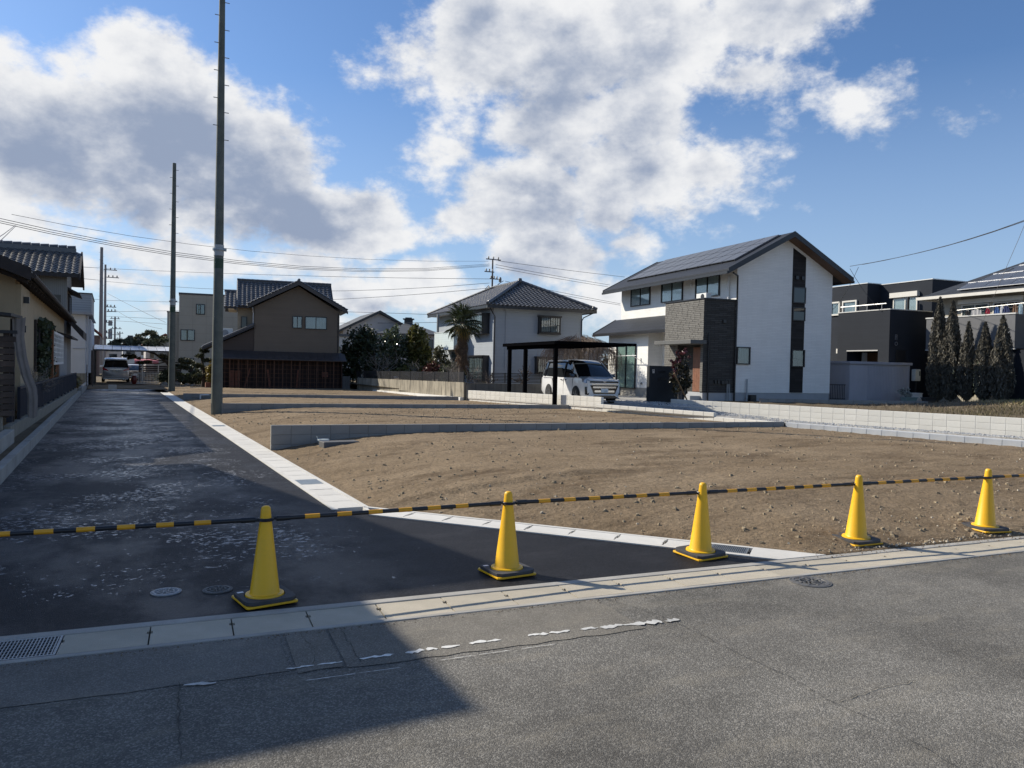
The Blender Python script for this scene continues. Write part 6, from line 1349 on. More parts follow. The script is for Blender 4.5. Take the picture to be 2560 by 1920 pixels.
WIRES = {
 'bundle': [(-5.6,45.91,8.64),(-3.04,47.58,8.46),(-0.08,49.51,8.35),(3.35,51.75,8.33),(7.39,54.4,8.46),(12.22,57.57,8.81),(18.09,61.43,9.47),(25.39,66.24,10.6),(34.7,72.39,12.43)],
 'thin_top': [(-4.96,50.11,9.58),(-2.2,51.66,9.47),(0.94,53.42,9.45),(4.52,55.44,9.54),(8.66,57.77,9.75),(13.51,60.51,10.14),(19.24,63.75,10.73),(26.13,67.66,11.6),(34.59,72.46,12.83)],
 'a': [(-1.08,131.65,15.5),(5.11,121.44,14.6),(10.67,112.28,13.83),(15.7,103.99,13.16),(20.26,96.46,12.59),(24.43,89.6,12.09),(28.24,83.32,11.67),(31.75,77.54,11.31),(34.98,72.21,11.0)],
 'b': [(-1.06,131.59,13.55),(5.09,121.41,12.48),(10.61,112.26,11.67),(15.6,104.0,11.08),(20.12,96.49,10.68),(24.26,89.65,10.45),(28.04,83.39,10.37),(31.51,77.64,10.41),(34.72,72.34,10.57)],
 'c': [(-1.03,131.51,10.7),(5.09,121.35,10.17),(10.59,112.23,9.8),(15.56,103.98,9.58),(20.07,96.49,9.48),(24.19,89.67,9.49),(27.96,83.42,9.6),(31.42,77.67,9.78),(34.61,72.38,10.04)],
 'd': [(-0.94,131.42,8.95),(4.92,121.41,8.84),(10.18,112.41,8.68),(14.94,104.28,8.48),(19.26,96.89,8.25),(23.21,90.14,7.99),(26.82,83.97,7.7),(30.14,78.29,7.39),(33.2,73.05,7.05)],
 'e': [(-0.93,131.41,8.3),(4.43,121.64,7.79),(9.26,112.86,7.37),(13.61,104.93,7.04),(17.57,97.73,6.79),(21.18,91.16,6.6),(24.48,85.15,6.48),(27.52,79.62,6.4),(30.32,74.53,6.37)],
 'f': [(-0.93,131.39,7.72),(5.9,104.13,6.29)],
 'g': [(-0.73,131.38,11.74),(0.24,127.34,10.93),(1.15,123.52,10.16),(2.02,119.89,9.45),(2.85,116.44,8.79),(3.63,113.16,8.16),(4.38,110.03,7.58),(5.09,107.05,7.03),(5.78,104.2,6.51)],
 'h': [(-0.72,131.34,10.17),(0.19,127.32,9.22),(1.06,123.52,8.39),(1.88,119.92,7.69),(2.65,116.5,7.1),(3.39,113.24,6.61),(4.09,110.15,6.22),(4.76,107.19,5.92),(5.4,104.38,5.7)],
 'i': [(-3.34,69.48,6.49),(-1.68,122.82,10.18)],
 'j': [(-2.32,69.01,8.95),(-1.72,122.94,14.6)],
 'k': [(-2.23,68.95,8.05),(-1.71,122.9,12.89)],
 'r1': [(35.5,71.99,12.9),(37.91,73.05,12.98),(40.44,74.17,13.08),(43.12,75.34,13.18),(45.94,76.59,13.3),(48.93,77.9,13.43),(52.09,79.29,13.58),(55.44,80.77,13.75),(59.0,82.34,13.93)],
 'r2': [(35.29,72.09,12.5),(37.54,73.23,12.51),(39.91,74.43,12.53),(42.41,75.7,12.56),(45.05,77.03,12.6),(47.84,78.45,12.64),(50.8,79.94,12.7),(53.93,81.53,12.77),(57.26,83.22,12.85)],
 'r3': [(35.29,72.08,12.23),(37.52,73.23,12.24),(39.88,74.44,12.26),(42.36,75.72,12.29),(44.98,77.07,12.33),(47.75,78.49,12.38),(50.68,80.0,12.44),(53.78,81.6,12.52),(57.09,83.3,12.61)],
 'r4': [(36.16,71.6,10.8),(38.45,72.72,10.75),(40.86,73.89,10.7),(43.41,75.14,10.65),(46.09,76.45,10.61),(48.93,77.83,10.56),(51.93,79.3,10.52),(55.12,80.86,10.48),(58.51,82.51,10.44)],
 'r5': [(36.16,71.59,10.53),(38.45,72.71,10.48),(40.87,73.89,10.42),(43.41,75.13,10.38),(46.09,76.44,10.34),(48.93,77.83,10.3),(51.94,79.29,10.28),(55.12,80.85,10.26),(58.51,82.51,10.26)],
 's1': [(35.68,28.93,7.72),(34.19,26.32,7.52),(32.9,24.06,7.38),(31.78,22.08,7.29),(30.78,20.33,7.23),(29.9,18.78,7.21),(29.11,17.39,7.22),(28.39,16.14,7.25),(27.75,15.01,7.29)],
 's2': [(36.29,28.62,7.83),(34.69,26.06,7.63),(33.3,23.85,7.49),(32.09,21.92,7.39),(31.02,20.21,7.32),(30.06,18.69,7.29),(29.21,17.34,7.28),(28.44,16.12,7.3),(27.75,15.01,7.33)],
 's3': [(35.68,28.93,7.59),(35.84,28.74,7.14),(36.0,28.54,6.72),(36.16,28.35,6.33),(36.32,28.16,5.98),(36.48,27.97,5.66),(36.64,27.79,5.38),(36.79,27.6,5.13),(36.95,27.42,4.92)],
 's4': [(36.1,28.72,7.68),(36.29,29.07,7.34),(36.49,29.42,7.02),(36.69,29.79,6.72),(36.9,30.17,6.45),(37.11,30.55,6.2),(37.32,30.94,5.97),(37.54,31.34,5.77),(37.76,31.75,5.6)],
 'guy': [(40.11,25.91,0.92),(35.76,22.65,2.04),(32.34,20.09,2.92),(29.56,18.01,3.65),(27.28,16.3,4.27),(25.36,14.87,4.79),(23.73,13.65,5.25),(22.32,12.59,5.65),(21.09,11.68,6.01)],
 'l1': [(-2.78,24.06,4.77),(-2.91,25.67,5.03),(-3.05,27.52,5.33),(-3.21,29.67,5.68),(-3.4,32.18,6.08),(-3.63,35.16,6.57),(-3.9,38.76,7.16),(-4.24,43.21,7.89),(-4.67,48.81,8.81)],
 'l2': [(-2.78,24.06,4.58),(-2.9,25.67,4.86),(-3.04,27.52,5.18),(-3.2,29.66,5.55),(-3.38,32.16,5.98),(-3.6,35.15,6.49),(-3.87,38.75,7.1),(-4.2,43.18,7.85),(-4.62,48.78,8.8)],
}
WL = {'thin_top': 'thin highest wire from upper left to the middle pole', 'a': 'thin straight wire below the thick bundle, reaching the middle pole', 'b': 'wire sagging behind the brown house roof up to the middle pole', 'c': 'lower sagging wire reaching the transformers of the middle pole', 'd': 'low wire passing behind the ridge of the far gabled house', 'e': 'lowest wire crossing the beige building at window height',
      'f': 'short wire from the lane end pole to the beige building side', 'g': 'steep slanting wire from the lane end pole down to the right', 'h': 'lower steep wire slanting from the lane end pole to a far roof', 'i': 'wire between the tile roofed house and the lane end pole, lowest of three', 'j': 'wire between the tile roof and the lane end pole, topmost of three', 'k': 'wire between the tile roof and the lane end pole, middle one',
      'r1': 'topmost wire from the middle pole to the right', 'r2': 'upper of two close wires from the middle pole to the right', 'r3': 'lower of two close wires from the middle pole to the right', 'r4': 'wire skimming the hip roof towards the white house', 'r5': 'lowest wire skimming just over the hip roof', 's1': 'sagging service cable from the upper right edge towards the charcoal house', 's2': 'twin service cable twisted close beside the sagging one at right',
      's3': 'short drop wire from the service cable to the charcoal wall corner', 's4': 'short drop wire from the service cable towards the white house rear', 'l1': 'upper of two faint wires slanting at the upper left edge', 'l2': 'lower of two faint wires slanting at the upper left edge'}
def wire(k, P, r, label, dz=(0,)):
    t = thing('overhead_wire', label, 'wire', P[0]); o = Vector(P[0])
    for q, d in enumerate(dz): MB().tube([Vector(p)-o+Vector((0, 0, d)) for p in P], r, 5).build('wire_strand', M_WIRE, t, smooth=True)
wire('bundle', WIRES['bundle'], .016, 'bundle of thick parallel cables sagging across the left half of the sky', (.12, 0, -.10))
for k, l in WL.items(): wire(k, WIRES[k], {'s1': .014, 's2': .012, 's3': .012, 's4': .012, 'thin_top': .012, 'l1': .012, 'l2': .012}.get(k, .022), l)
t = thing('guy_wire', 'thin stay wire slanting over the cypress trees with a yellow guard at its foot', 'stay wire', WIRES['guy'][0]); o = Vector(WIRES['guy'][0])
MB().tube([Vector(p)-o for p in WIRES['guy']], .006, 5).build('wire_strand', mat('bright_wire', (.2, .2, .21), .4), t, smooth=True)
a = Vector((0, 0, 0)); d = (Vector(WIRES['guy'][1])-o).normalized()
MB().tube([d*-.55, d*.35], .055, 10).build('yellow_guard', mat('faded_yellow', (.50, .31, .03), .6), t, smooth=True); MB().tube([d*-1.15, d*-.55], .05, 10).build('dark_guard', M_DTIM, t, smooth=True)

# ------------------------------------------------------------------ trees and plants
def leaves(name, pos, size, m, parent, seed=0, elong=1.6, updir=0, kind=None, flat=.0):
    """pos (n,3): small four sided leaves turned every way"""
    rs = np.random.RandomState(seed); n = len(pos); a = rs.normal(size=(n, 3)); a[:, 2] *= (1-flat); a[:, 2] += updir*2.2; a /= np.linalg.norm(a, axis=1)[:, None]
    b = np.cross(a, rs.normal(size=(n, 3))); b /= np.linalg.norm(b, axis=1)[:, None]; s = size*(.6+.8*rs.rand(n))[:, None]
    V = np.stack([pos-a*s*elong*.5, pos+b*s*.5, pos+a*s*elong*.5, pos-b*s*.5], 1).reshape(-1, 3); F = np.arange(4*n).reshape(-1, 4)
    me = bpy.data.meshes.new(name); me.vertices.add(4*n); me.vertices.foreach_set('co', V.ravel()); me.loops.add(4*n); me.loops.foreach_set('vertex_index', F.ravel()); me.polygons.add(n); me.polygons.foreach_set('loop_start', np.arange(0, 4*n, 4)); me.update(); me.validate()
    me.materials.append(m); return put(name, me, parent, kind=kind)
def blob_points(n, ells, seed, shell=.5, clump=None):
    rs = np.random.RandomState(seed); vol = np.array([e[3]*e[4]*e[5] for e in ells])**.7; vol /= vol.sum(); P = []
    for e, k in zip(ells, (vol*n).astype(int)):
        # leaves gather in clumps so that gaps stay between them
        nc = max(5, int(k/ (clump or 28))); d = rs.normal(size=(nc, 3)); d /= np.linalg.norm(d, axis=1)[:, None]; r = (shell+(1-shell)*rs.rand(nc)**.6); c = d*r[:, None]
        i = rs.randint(0, nc, k); p = c[i]+rs.normal(size=(k, 3))*.13; P.append(p*np.array(e[3:6])+np.array(e[:3]))
    return np.concatenate(P)
M_BARK = mat('bark', (.085, .068, .055), .95, .25, 6, .6, 40); M_TWIG = mat('bare_twig', (.15, .115, .09), .9, .25, 6); M_GTWIG = mat('pale_twig', (.24, .21, .185), .9, .2, 6)
def branches(mb, p, d, L, r, depth, rs, spread=.6, up=.15, shrink=.72, kids_=(2, 3), droop=0):
    p = Vector(p); d = Vector(d).normalized(); n = 3; pts = [p]
    for i in range(n): d = (d+Vector((rs.uniform(-.15, .15), rs.uniform(-.15, .15), rs.uniform(-.1, .12)+up*.2-droop*.12))).normalized(); p = p+d*L/n; pts.append(p)
    mb.tube(pts, r, 5 if depth > 1 else 4, r*.62, cap=False)
    if depth <= 0: return [p]
    out = []
    for k in range(rs.randint(*kids_)):
        q = pts[rs.randint(1, n)] if k else p; v = Vector((rs.gauss(0, 1), rs.gauss(0, 1), rs.gauss(0, .6)+up)).normalized()
        out += branches(mb, q, d*(1-spread)+v*spread, L*shrink*rs.uniform(.75, 1.15), r*.58, depth-1, rs, spread, up, shrink, kids_, droop)
    return out+[p]
def tree(name, label, cat, base, H, ells, n, size, m, seed, trunk_r=.08, group=None, elong=1.6, limbs=True, bark=None, shell=.5, updir=0):
    t = thing(name, label, cat, base, 0, group); rs = random.Random(seed); mb = MB(); mb.tube([(0, 0, -.1), (rs.uniform(-.06, .06), rs.uniform(-.06, .06), H*.4), (0, 0, H*.8)], trunk_r, 7, trunk_r*.3)
    if limbs:
        for e in ells: mb.tube([(0, 0, H*.2), ((e[0])*.5, e[1]*.5, H*.2+(e[2]-H*.2)*.6), (e[0], e[1], e[2])], trunk_r*.5, 5, trunk_r*.15)
    mb.build('trunk', bark or M_BARK, t, smooth=True); leaves('crown', blob_points(n, ells, seed, shell), size, m, t, seed, elong, updir); return t
L_DK = leaf_mat('dark_evergreen_leaf', (.050, .064, .030), .6, .5, .3); L_CAM = leaf_mat('glossy_camellia_leaf', (.085, .105, .060), .6, .22, .2); L_CON = leaf_mat('yellow_green_needle', (.12, .115, .030), .55, .5, .35); L_PINE = leaf_mat('pine_needle', (.085, .090, .045), .5); L_RED = leaf_mat('reddish_leaf', (.10, .035, .028), .6)
L_OLV = leaf_mat('olive_leaf', (.10, .095, .05), .55, .5, .3); L_YEL = leaf_mat('yellow_bush_leaf', (.26, .19, .03), .5); L_CYP = leaf_mat('brownish_cypress_spray', (.092, .084, .064), .5, .8, .05); L_PHO = leaf_mat('dark_photinia_leaf', (.036, .034, .020), .6, .3, .1); L_PHR = leaf_mat('crimson_photinia_leaf', (.085, .026, .028), .5, .3, .25)
z = .46
tree('evergreen_tree', 'dark dense evergreen tree right beside the brown house', 'tree', (15.9, 55.2, z), 4.0, [(0, 0, 2.0, 1.1, 1.0, 1.9), (.6, -.2, 2.9, .8, .8, 1.2), (-.5, .2, 1.2, .8, .8, 1.0)], 5200, .14, L_DK, 1)
tree('evergreen_tree', 'dark evergreen shrub mass between the brown house and the camellia', 'tree', (16.6, 53.4, z), 3.0, [(0, 0, 1.5, .9, .8, 1.4), (.3, 0, .7, .9, .8, .8)], 3400, .13, L_DK, 2)
tree('camellia_tree', 'rounded camellia tree with pale glinting leaves behind the slatted fence', 'tree', (17.5, 51.8, z), 3.9, [(0, 0, 2.7, 1.15, 1.0, 1.2), (.5, .1, 1.7, 1.1, .9, 1.0), (-.6, -.2, 2.1, .7, .6, .8)], 4600, .135, L_CAM, 3)
tree('conifer_tree', 'narrow yellow green conifer between the camellia and the palm', 'tree', (19.0, 50.8, z), 4.0, [(0, 0, 2.5, .75, .7, 1.4), (.25, 0, 1.3, .85, .8, 1.2), (-.2, .1, 3.3, .5, .5, .8)], 4600, .12, L_CON, 4, elong=2.6)
tree('mixed_shrub', 'olive green shrub with loose top left of the palm', 'shrub', (19.6, 48.4, z), 2.6, [(0, 0, 1.5, .75, .7, 1.0), (.5, .1, .9, .7, .6, .7)], 2400, .115, L_OLV, 5)
tree('red_shrub', 'low reddish shrub behind the fence left of the palm', 'shrub', (18.7, 47.6, z), 1.5, [(0, 0, .95, .6, .5, .55)], 1100, .10, L_RED, 6)
tree('low_hedge', 'low green bush behind the fence under the camellia', 'shrub', (18.1, 49.9, z), 1.4, [(0, 0, .8, 1.1, .7, .6)], 1800, .11, L_CON, 7)
tree('low_hedge', 'low dark bush behind the fence close to the palm trunk', 'shrub', (19.0, 44.5, z), 1.6, [(0, 0, .9, .8, .7, .65)], 1500, .10, L_DK, 8)
def bare(label, base, L, r, depth, seed, m=None, spread=.6, up=.3, kids_=(2, 4), droop=0, d=(0, 0, 1), nm='bare_shrub', cat='bare shrub', stems=3, group=None):
    t = thing(nm, label, cat, base, 0, group); rs = random.Random(seed); mb = MB()
    for k in range(stems): branches(mb, (rs.uniform(-.1, .1), rs.uniform(-.1, .1), -.05), Vector(d)+Vector((rs.uniform(-.4, .4), rs.uniform(-.4, .4), 0)), L, r, depth, rs, spread, up, .74, kids_, droop)
    mb.build('branch', m or M_TWIG, t, kind='stuff', smooth=True); return t
bare('bare pale shrub with upright twigs in front of the camellia', (17.9, 48.6, z), .85, .035, 3, 21, M_GTWIG)
bare('thin bare shrub behind the slatted fence beside the dark evergreens', (16.3, 50.4, z), 1.1, .03, 3, 22, M_GTWIG)
bare('tangle of bare grey twigs around the palm trunk', (17.9, 42.4, z), .8, .03, 4, 23, M_GTWIG, stems=4)
bare('bare shrub close to the pale house wall beside the palm', (18.9, 41.2, z), .7, .03, 3, 24, M_GTWIG)
bare('gnarled pruned tree without leaves between the carport posts', (19.9, 37.6, z), .75, .11, 3, 25, mat('knotty_bark', (.07, .052, .042), .95, .3, 8, .6, 40), spread=.75, up=.35, kids_=(3, 4), nm='pruned_tree', cat='pruned tree', stems=1)
bare('small bare pruned tree near the second carport post', (18.6, 38.9, z), .6, .07, 3, 27, MATS['knotty_bark'], spread=.7, up=.3, kids_=(3, 4), nm='pruned_tree', cat='pruned tree', stems=1)
# weeping tree: a dome of hanging bare twigs
t = thing('weeping_tree', 'wide bare weeping tree with a dome of brown twigs behind the van', 'tree', (23.5, 36.9, z)); rs = random.Random(5); mb = MB(); mb.tube([(0, 0, 0), (.1, 0, 1.2), (0, .1, 2.1)], .13, 8, .08); mb.build('trunk', M_BARK, t, smooth=True); mb = MB()
for k in range(900):
    a = rs.uniform(0, 6.28); R0 = 2.15*rs.random()**.6; h0 = 1.75+1.25*math.sqrt(max(0, 1-(R0/2.5)**2))+rs.uniform(-.35, .15); w1, w2 = a+rs.uniform(-.25, .25), a+rs.uniform(-.6, .6)
    e = Vector((math.cos(a)*R0, math.sin(a)*R0, h0)); q = Vector((math.cos(w1)*R0*.6, math.sin(w1)*R0*.6, h0+rs.uniform(-.1, .3)))
    mb.tube([q, e, e+Vector((math.cos(w2)*.25, math.sin(w2)*.25, -rs.uniform(.1, .4))), e+Vector((math.cos(w2)*.3+rs.uniform(-.15, .15), math.sin(w2)*.3, -rs.uniform(.5, 1.5)))], .010, 3, .005, cap=False)
for k in range(26): a = k*.24*6.28/1.5; R0 = rs.uniform(.5, 1.4); mb.tube([(0, 0, 1.9), (math.cos(a)*R0*.5, math.sin(a)*R0*.5, 2.9), (math.cos(a)*R0, math.sin(a)*R0, 2.9)], .04, 5, .015, cap=False)
mb.build('twig', M_TWIG, t, kind='stuff')
# palm
def palm():
    t = thing('palm_tree', 'shaggy fan palm with a skirt of dead brown fronds before the pale house', 'palm tree', (18.1, 41.35, z)); rs = random.Random(8)
    MB().tube([(0, 0, -.1), (.03, 0, 1.4), (.08, .02, 3.95)], .17, 10, .14).build('trunk', M_BARK, t, smooth=True)
    def fan(m, name, nb=16, rad=.72):
        mb = MB(); mb.tube([(0, 0, 0), (.35, 0, .05), (.62, 0, .03)], .014, 4)
        for k in range(nb):
            a = R(-125+250*k/(nb-1)); L = rad*(1-.25*abs(a)/2.2); c, s = math.cos(a), math.sin(a); o = Vector((.62, 0, .03)); w = .032
            tip = o+Vector((c*L, s*L, -.10-.12*rs.random())); mid = o+Vector((c*L*.55, s*L*.55, .02)); nn = Vector((-s, c, 0))*w
            mb.add([o, mid+nn+Vector((0, 0, .015)), mid-nn+Vector((0, 0, .015)), mid+Vector((0, 0, -.02)), tip], [(0, 3, 1), (0, 2, 3), (1, 3, 4), (3, 2, 4)])
        return mb.mesh(name, m)
    fm = fan(leaf_mat('palm_leaf', (.045, .058, .020), .4, .4, .15), 'frond'); ym = fan(leaf_mat('yellowing_palm_leaf', (.26, .17, .03), .3), 'frond'); dm = fan(leaf_mat('dead_palm_leaf', (.13, .085, .055), .35, .8), 'dead_frond', 12, .5)
    for k in range(46):
        el = R(rs.uniform(-50, 82)); az = k*2.4+rs.uniform(-.3, .3); o = put('frond', fm if k not in (7, 20) else ym, t, (.08, .02, 3.85+rs.uniform(-.30, .25)), (rs.uniform(-.3, .3), -el, az))
        sc = rs.uniform(.8, 1.12); o.scale = (sc, sc, sc)
    for k in range(60):
        az = rs.uniform(0, 6.28); zz = rs.uniform(1.5, 3.6); o = put('dead_frond', dm, t, (.06+.1*math.cos(az), .1*math.sin(az), zz), (rs.uniform(-.5, .5), R(rs.uniform(60, 84)), az)); sc = rs.uniform(.6, .95); o.scale = (sc, sc*.8, sc)
palm()
# photinia with stake
t = thing('photinia_tree', 'slim young tree with crimson top leaves beside the gate wall', 'tree', (21.25, 25.45, .42)); rs = random.Random(3); mb = MB()
for k in range(4): mb.tube([(-.12+.09*k, 0, -.05), (-.2+.13*k, rs.uniform(-.1, .1), 1.0), (-.22+.15*k, rs.uniform(-.1, .1), 2.0)], .022, 5, .008)
mb.build('stem', M_GTWIG, t, smooth=True)
leaves('crown', blob_points(850, [(0, 0, 1.15, .42, .4, .75), (-.12, 0, .85, .4, .35, .45), (.25, 0, .8, .35, .3, .4), (.05, 0, 1.6, .35, .3, .45)], 5, .35, 14), .10, L_PHO, t, 5, 1.7); leaves('crown', blob_points(260, [(.05, 0, 2.05, .27, .25, .36), (-.35, 0, 1.75, .22, .2, .35), (-.3, 0, 1.4, .2, .2, .3)], 6, .3, 12), .085, L_PHR, t, 6, 1.7)
o = MB().tube([(-.55, 0, 1.28), (.35, .05, -.05)], .032, 8).build('wooden_stake', mat('stake_wood', (.22, .14, .07), .8, .2, 6), loc=(21.25, 25.25, .42), smooth=True); tag(o, 'slanting wooden stake propping the young crimson leaved tree', 'stake')
# cypress row
def cypress(x, y, zb, H, r, seed, label):
    t = thing('cypress_tree', label, 'cypress tree', (x, y, zb), 0, 'brownish cypress trees before the balcony house'); rs = np.random.RandomState(seed)
    MB().tube([(0, 0, -.1), (0, 0, H*.9)], .07, 7, .02).build('trunk', M_BARK, t, smooth=True); n = int(5200*H/3.9*r/.42); h = rs.rand(n)**1.15; prof_ = np.interp(h, [0, .06, .25, .5, .75, .92, 1], [.25, .75, 1, .86, .55, .22, .02])
    lob = 1+.22*np.sin(h*23+seed)*np.cos(np.arange(n)*.0+rs.rand()*6); a = rs.rand(n)*6.28; lob2 = 1+.25*np.sin(a*5+h*9+seed)
    rr = r*prof_*lob2*(.45+.6*rs.rand(n)**.5); P = np.stack([rr*np.cos(a), rr*np.sin(a), .12+h*(H-.12)+.0*lob], 1)
    leaves('crown', P, .052, L_CYP, t, seed, 3.6, 1.0); return t
for k, (x, y, zb, H, r) in enumerate(((36.45, 24.2, .55, 5.15, .46), (36.42, 23.5, .58, 4.9, .44), (36.34, 22.65, .62, 3.8, .36), (36.25, 21.8, .65, 3.7, .38), (36.17, 20.95, .66, 3.95, .46))):
    cypress(x, y, zb, H, r, 40+k, ('tallest cypress, leftmost of the row before the grey balcony', 'second tall cypress, its tip reaching the balcony washing', 'slim shorter cypress in the middle of the row', 'cypress between the slim middle one and the broad rightmost one', 'broad cypress at the right end of the row')[k])
# mound with dry grass and weeds
def mound_h(x, y): return .20*np.exp(-((x-32.8)**2/7+(y-20.6)**2/2.2))+.36*np.exp(-((x-35)**2/10+(y-17.6)**2/6))+.10*np.exp(-((x-30.2)**2/3+(y-17.2)**2/3))+.05*vnoise(x*1.5, y*1.5, 31)+.03*vnoise(x*5, y*5, 32)
rows = []
for y in np.linspace(12.8, 25.6, 70):
    x0 = max(20.45+(25.0-y)*.268+.12, 23.2); x = np.linspace(x0, 42, 110); rows.append(np.stack([x, np.full(110, y), .485+mound_h(x, np.full(110, y))*np.clip((x-x0)*2, .3, 1)], 1))
grid_mesh('earth_mound', rows, soil_mat('mound_earth', (.13, .105, .07), (.17, .135, .09), (.08, .065, .045)))
def blades(name, n, sampler, hgt, m, seed, lean=.5):
    rs = np.random.RandomState(seed); B = np.array([sampler(rs) for _ in range(n)]); a = rs.rand(n)*6.28; w = .012; h = hgt*(.4+.8*rs.rand(n)); l = lean*h*rs.rand(n); b = rs.rand(n)*6.28
    V = np.stack([B+np.stack([np.cos(a)*w, np.sin(a)*w, 0*a], 1), B-np.stack([np.cos(a)*w, np.sin(a)*w, 0*a], 1), B+np.stack([np.cos(b)*l, np.sin(b)*l, h], 1)], 1).reshape(-1, 3)
    me = bpy.data.meshes.new(name); me.from_pydata(V.tolist(), [], np.arange(3*n).reshape(-1, 3).tolist()); me.materials.append(m); o = put(name, me, None, kind='stuff'); return o
def smp(cx, cy, sx, sy):
    def f(rs):
        x = cx+rs.normal()*sx; y = cy+rs.normal()*sy; y = min(max(y, 13), 25.4); x = max(x, 20.45+(25.0-y)*.268+.2); return (x, y, .48+float(mound_h(np.array(x), np.array(y))))
    return f
blades('weeds', 8000, smp(36.0, 17.3, 1.3, .9), .20, leaf_mat('weed_green', (.10, .125, .030), .5), 1); blades('dry_grass', 3200, smp(34.2, 18.9, 1.0, .7), .13, leaf_mat('straw', (.36, .28, .15), .4), 2, 1.6); blades('dry_grass', 900, smp(30.6, 20.6, 2.2, 1.4), .13, leaf_mat('dull_straw', (.17, .13, .085), .4), 3, 1.4); blades('weeds', 2200, smp(30, 16.5, 2.5, 1.2), .12, leaf_mat('weed_olive', (.12, .10, .045), .5), 4)
for k, (x, y, l, lab) in enumerate(((34.6, 24.6, .8, 'pale green flower trough left of the cypress row'), (35.6, 24.2, .7, 'dark flower trough at the foot of the tallest cypress'))):
    t = thing('flower_trough', lab, 'planter', (x, y, .5), R(-6)); MB().hexa([(.05, .05, 0), (l-.05, .05, 0), (l-.05, .25, 0), (.05, .25, 0)], [(0, 0, .22), (l, 0, .22), (l, .3, .22), (0, .3, .22)]).box(-.03, -.03, .221, l+.03, .33, .25).build('trough_body', mat('trough_%d' % k, ((.25, .33, .31), (.06, .06, .06))[k], .6), t)
t = tree('potted_shrub', 'small pot plants with white flowers at the foot of the cypress row', 'plant', (35.0, 24.9, .5), .7, [(0, 0, .45, .35, .3, .35)], 380, .07, leaf_mat('pale_flower_leaf', (.35, .36, .33), .8), 61, .03)
t = thing('white_boxes', 'white storage box at the foot of the leftmost cypress', 'box', (35.6, 25.0, .48), R(-6)); MB().box(0, 0, 0, .75, .4, .42).box(-.02, -.02, .421, .77, .42, .47).build('box_body', M_PICK, t)
# pines and bushes at the lane end
def pine(label, base, trunk, pads, seed, dens=420):
    t = thing('garden_pine', label, 'pine tree', base, 0, 'clipped pines at the lane end'); mb = MB(); mb.tube(trunk, .13, 8, .06)
    for p in pads:
        k = min(trunk, key=lambda q: abs(q[2]-p[2]+.2)); mb.tube([k, ((k[0]+p[0])/2, (k[1]+p[1])/2, p[2]-.1), (p[0], p[1], p[2]-.05)], .05, 5, .02)
    mb.build('trunk', M_BARK, t, smooth=True); P = blob_points(dens*len(pads), [(p[0], p[1], p[2], p[3], p[3]*.8, p[3]*.30) for p in pads], seed, .3, 30); leaves('crown', P, .10, L_PINE, t, seed, 3.2, .25)
pine('large leaning pine spreading over the pink awning and carport', (4.3, 63.4, 0), [(0, 0, 0), (-.15, 0, .9), (-.7, .1, 1.7), (-1.5, .2, 2.3), (-2.3, .3, 2.55)], [(-3.6, .5, 3.0, .9), (-2.7, .8, 3.25, .9), (-1.9, .2, 3.05, .8), (-1.9, 1.2, 3.75, .8), (-1.0, .6, 3.35, .8), (-.6, .1, 2.1, .6), (-3.0, .2, 2.0, .6), (.5, -.6, 1.75, .75), (.2, -.2, 1.35, .6), (-2.1, -.1, 1.6, .5)], 71)
pine('small clipped pine with low pads right of the second pole', (5.0, 59.4, 0), [(0, 0, 0), (.1, 0, .6), (0, 0, 1.2)], [(-.35, 0, 1.35, .5), (.3, .1, .95, .5), (.6, 0, .6, .5), (-.4, 0, .55, .5), (.1, 0, .4, .55)], 72)
pine('slender layered pine beside the low eaves of the brown house', (5.55, 57.0, 0), [(0, 0, 0), (.08, 0, .9), (-.05, 0, 1.8), (.05, 0, 2.5)], [(-.3, 0, .8, .4), (.3, 0, 1.15, .38), (-.3, 0, 1.5, .36), (.25, 0, 1.85, .32), (-.2, 0, 2.15, .28), (.05, 0, 2.5, .25)], 73, 300)
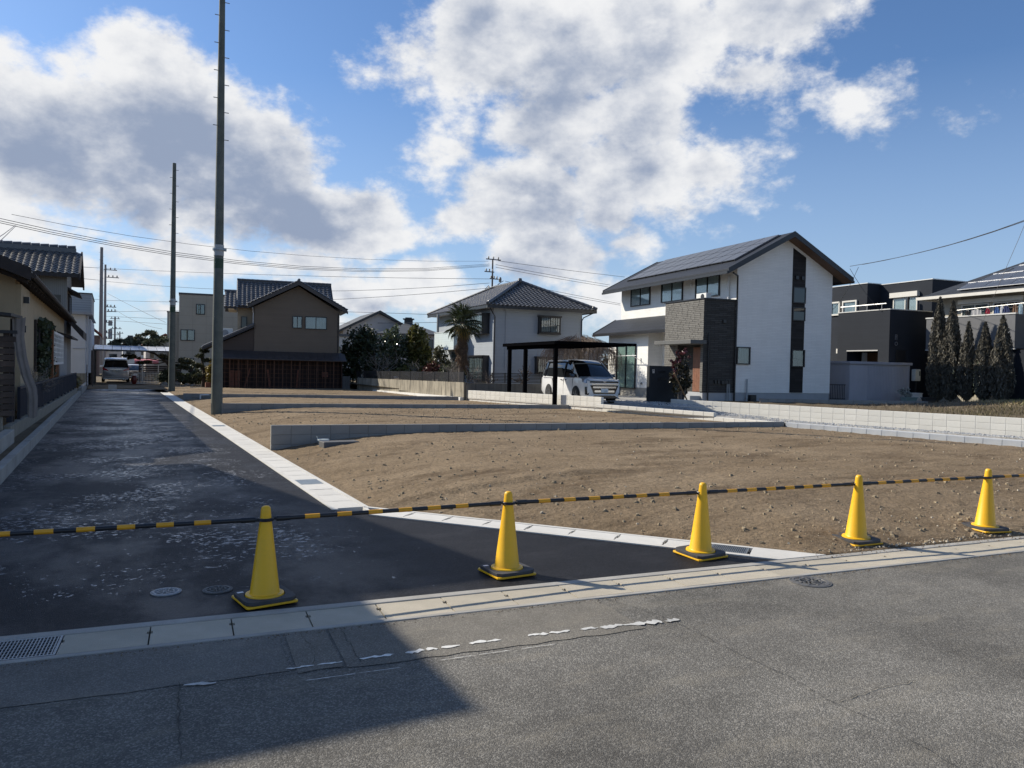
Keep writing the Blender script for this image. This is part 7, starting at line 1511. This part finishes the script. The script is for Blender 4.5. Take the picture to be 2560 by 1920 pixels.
pine('low spreading pine behind the garden rocks', (3.7, 61.2, 0), [(0, 0, 0), (.1, 0, .5), (0, 0, .8)], [(-.3, 0, .55, .6), (.4, 0, .75, .6), (.1, 0, .95, .5)], 74)
tree('yellow_bush', 'yellow leaved bush against the post of the brown house', 'bush', (5.95, 55.9, 0), 1.5, [(0, 0, 1.0, .40, .4, .65), (.1, 0, .5, .4, .4, .4)], 1100, .085, L_YEL, 75, .03)
tree('garden_hedge', 'dark hedge under the first floor of the beige building', 'hedge', (6.2, 64, 0), 1.3, [(0, 0, .6, 1.6, .6, .6), (-2.0, 0, .55, 1.2, .6, .55)], 2600, .12, L_DK, 76)
tree('potted_plant', 'straw coloured plants on the kerb at the end of the navy fence', 'plant', (-1.75, 46.0, .2), .8, [(0, 0, .35, .35, 1.8, .35)], 900, .10, leaf_mat('straw_leaf', (.20, .16, .07), .6), 77, .03)
# ivy and shrub on the cream house
t = thing('climbing_ivy', 'dark climbing plant covering the window of the cream house', 'climbing plant', (-1.98, 26.3, 1.2)); rs2 = np.random.RandomState(5); n = 1900
P = np.stack([.06+.10*rs2.rand(n), rs2.rand(n)**.8*5.6, rs2.rand(n)*1.75], 1); P = P[(vnoise(P[:, 1]*1.1, P[:, 2]*1.6, 3)+.30*P[:, 1]/5.6) > -.05]; leaves('foliage', P, .13, L_DK, t, 5, 1.4); MB().tube([(.08, 4.6, -1.1), (.1, 4.4, .3), (.08, 3.4, 1.5)], .03, 5, .01).build('vine', M_BARK, t)
bare('tangled bare shrub below the ivy covered window', (-1.92, 24.6, .45), .5, .02, 4, 81, M_GTWIG, stems=5)
# treeline behind everything
rs = np.random.RandomState(9); P = []
for k in range(120):
    a = R(rs.uniform(-25, 75)); d = rs.uniform(260, 420); P.append(np.array([math.sin(a)*d, math.cos(a)*d, 0])+rs.normal(size=(70, 3))*np.array([7, 7, 2.2])+np.array([0, 0, 4]))
leaves('treeline', np.abs(np.concatenate(P)*np.array([1, 1, 1])) * np.sign(np.concatenate(P)*np.array([1, 1, 0])+np.array([0, 0, 1])), 2.2, leaf_mat('distant_green', (.06, .065, .045), .4, .8, 0), None, 9, 1.3, kind='stuff')
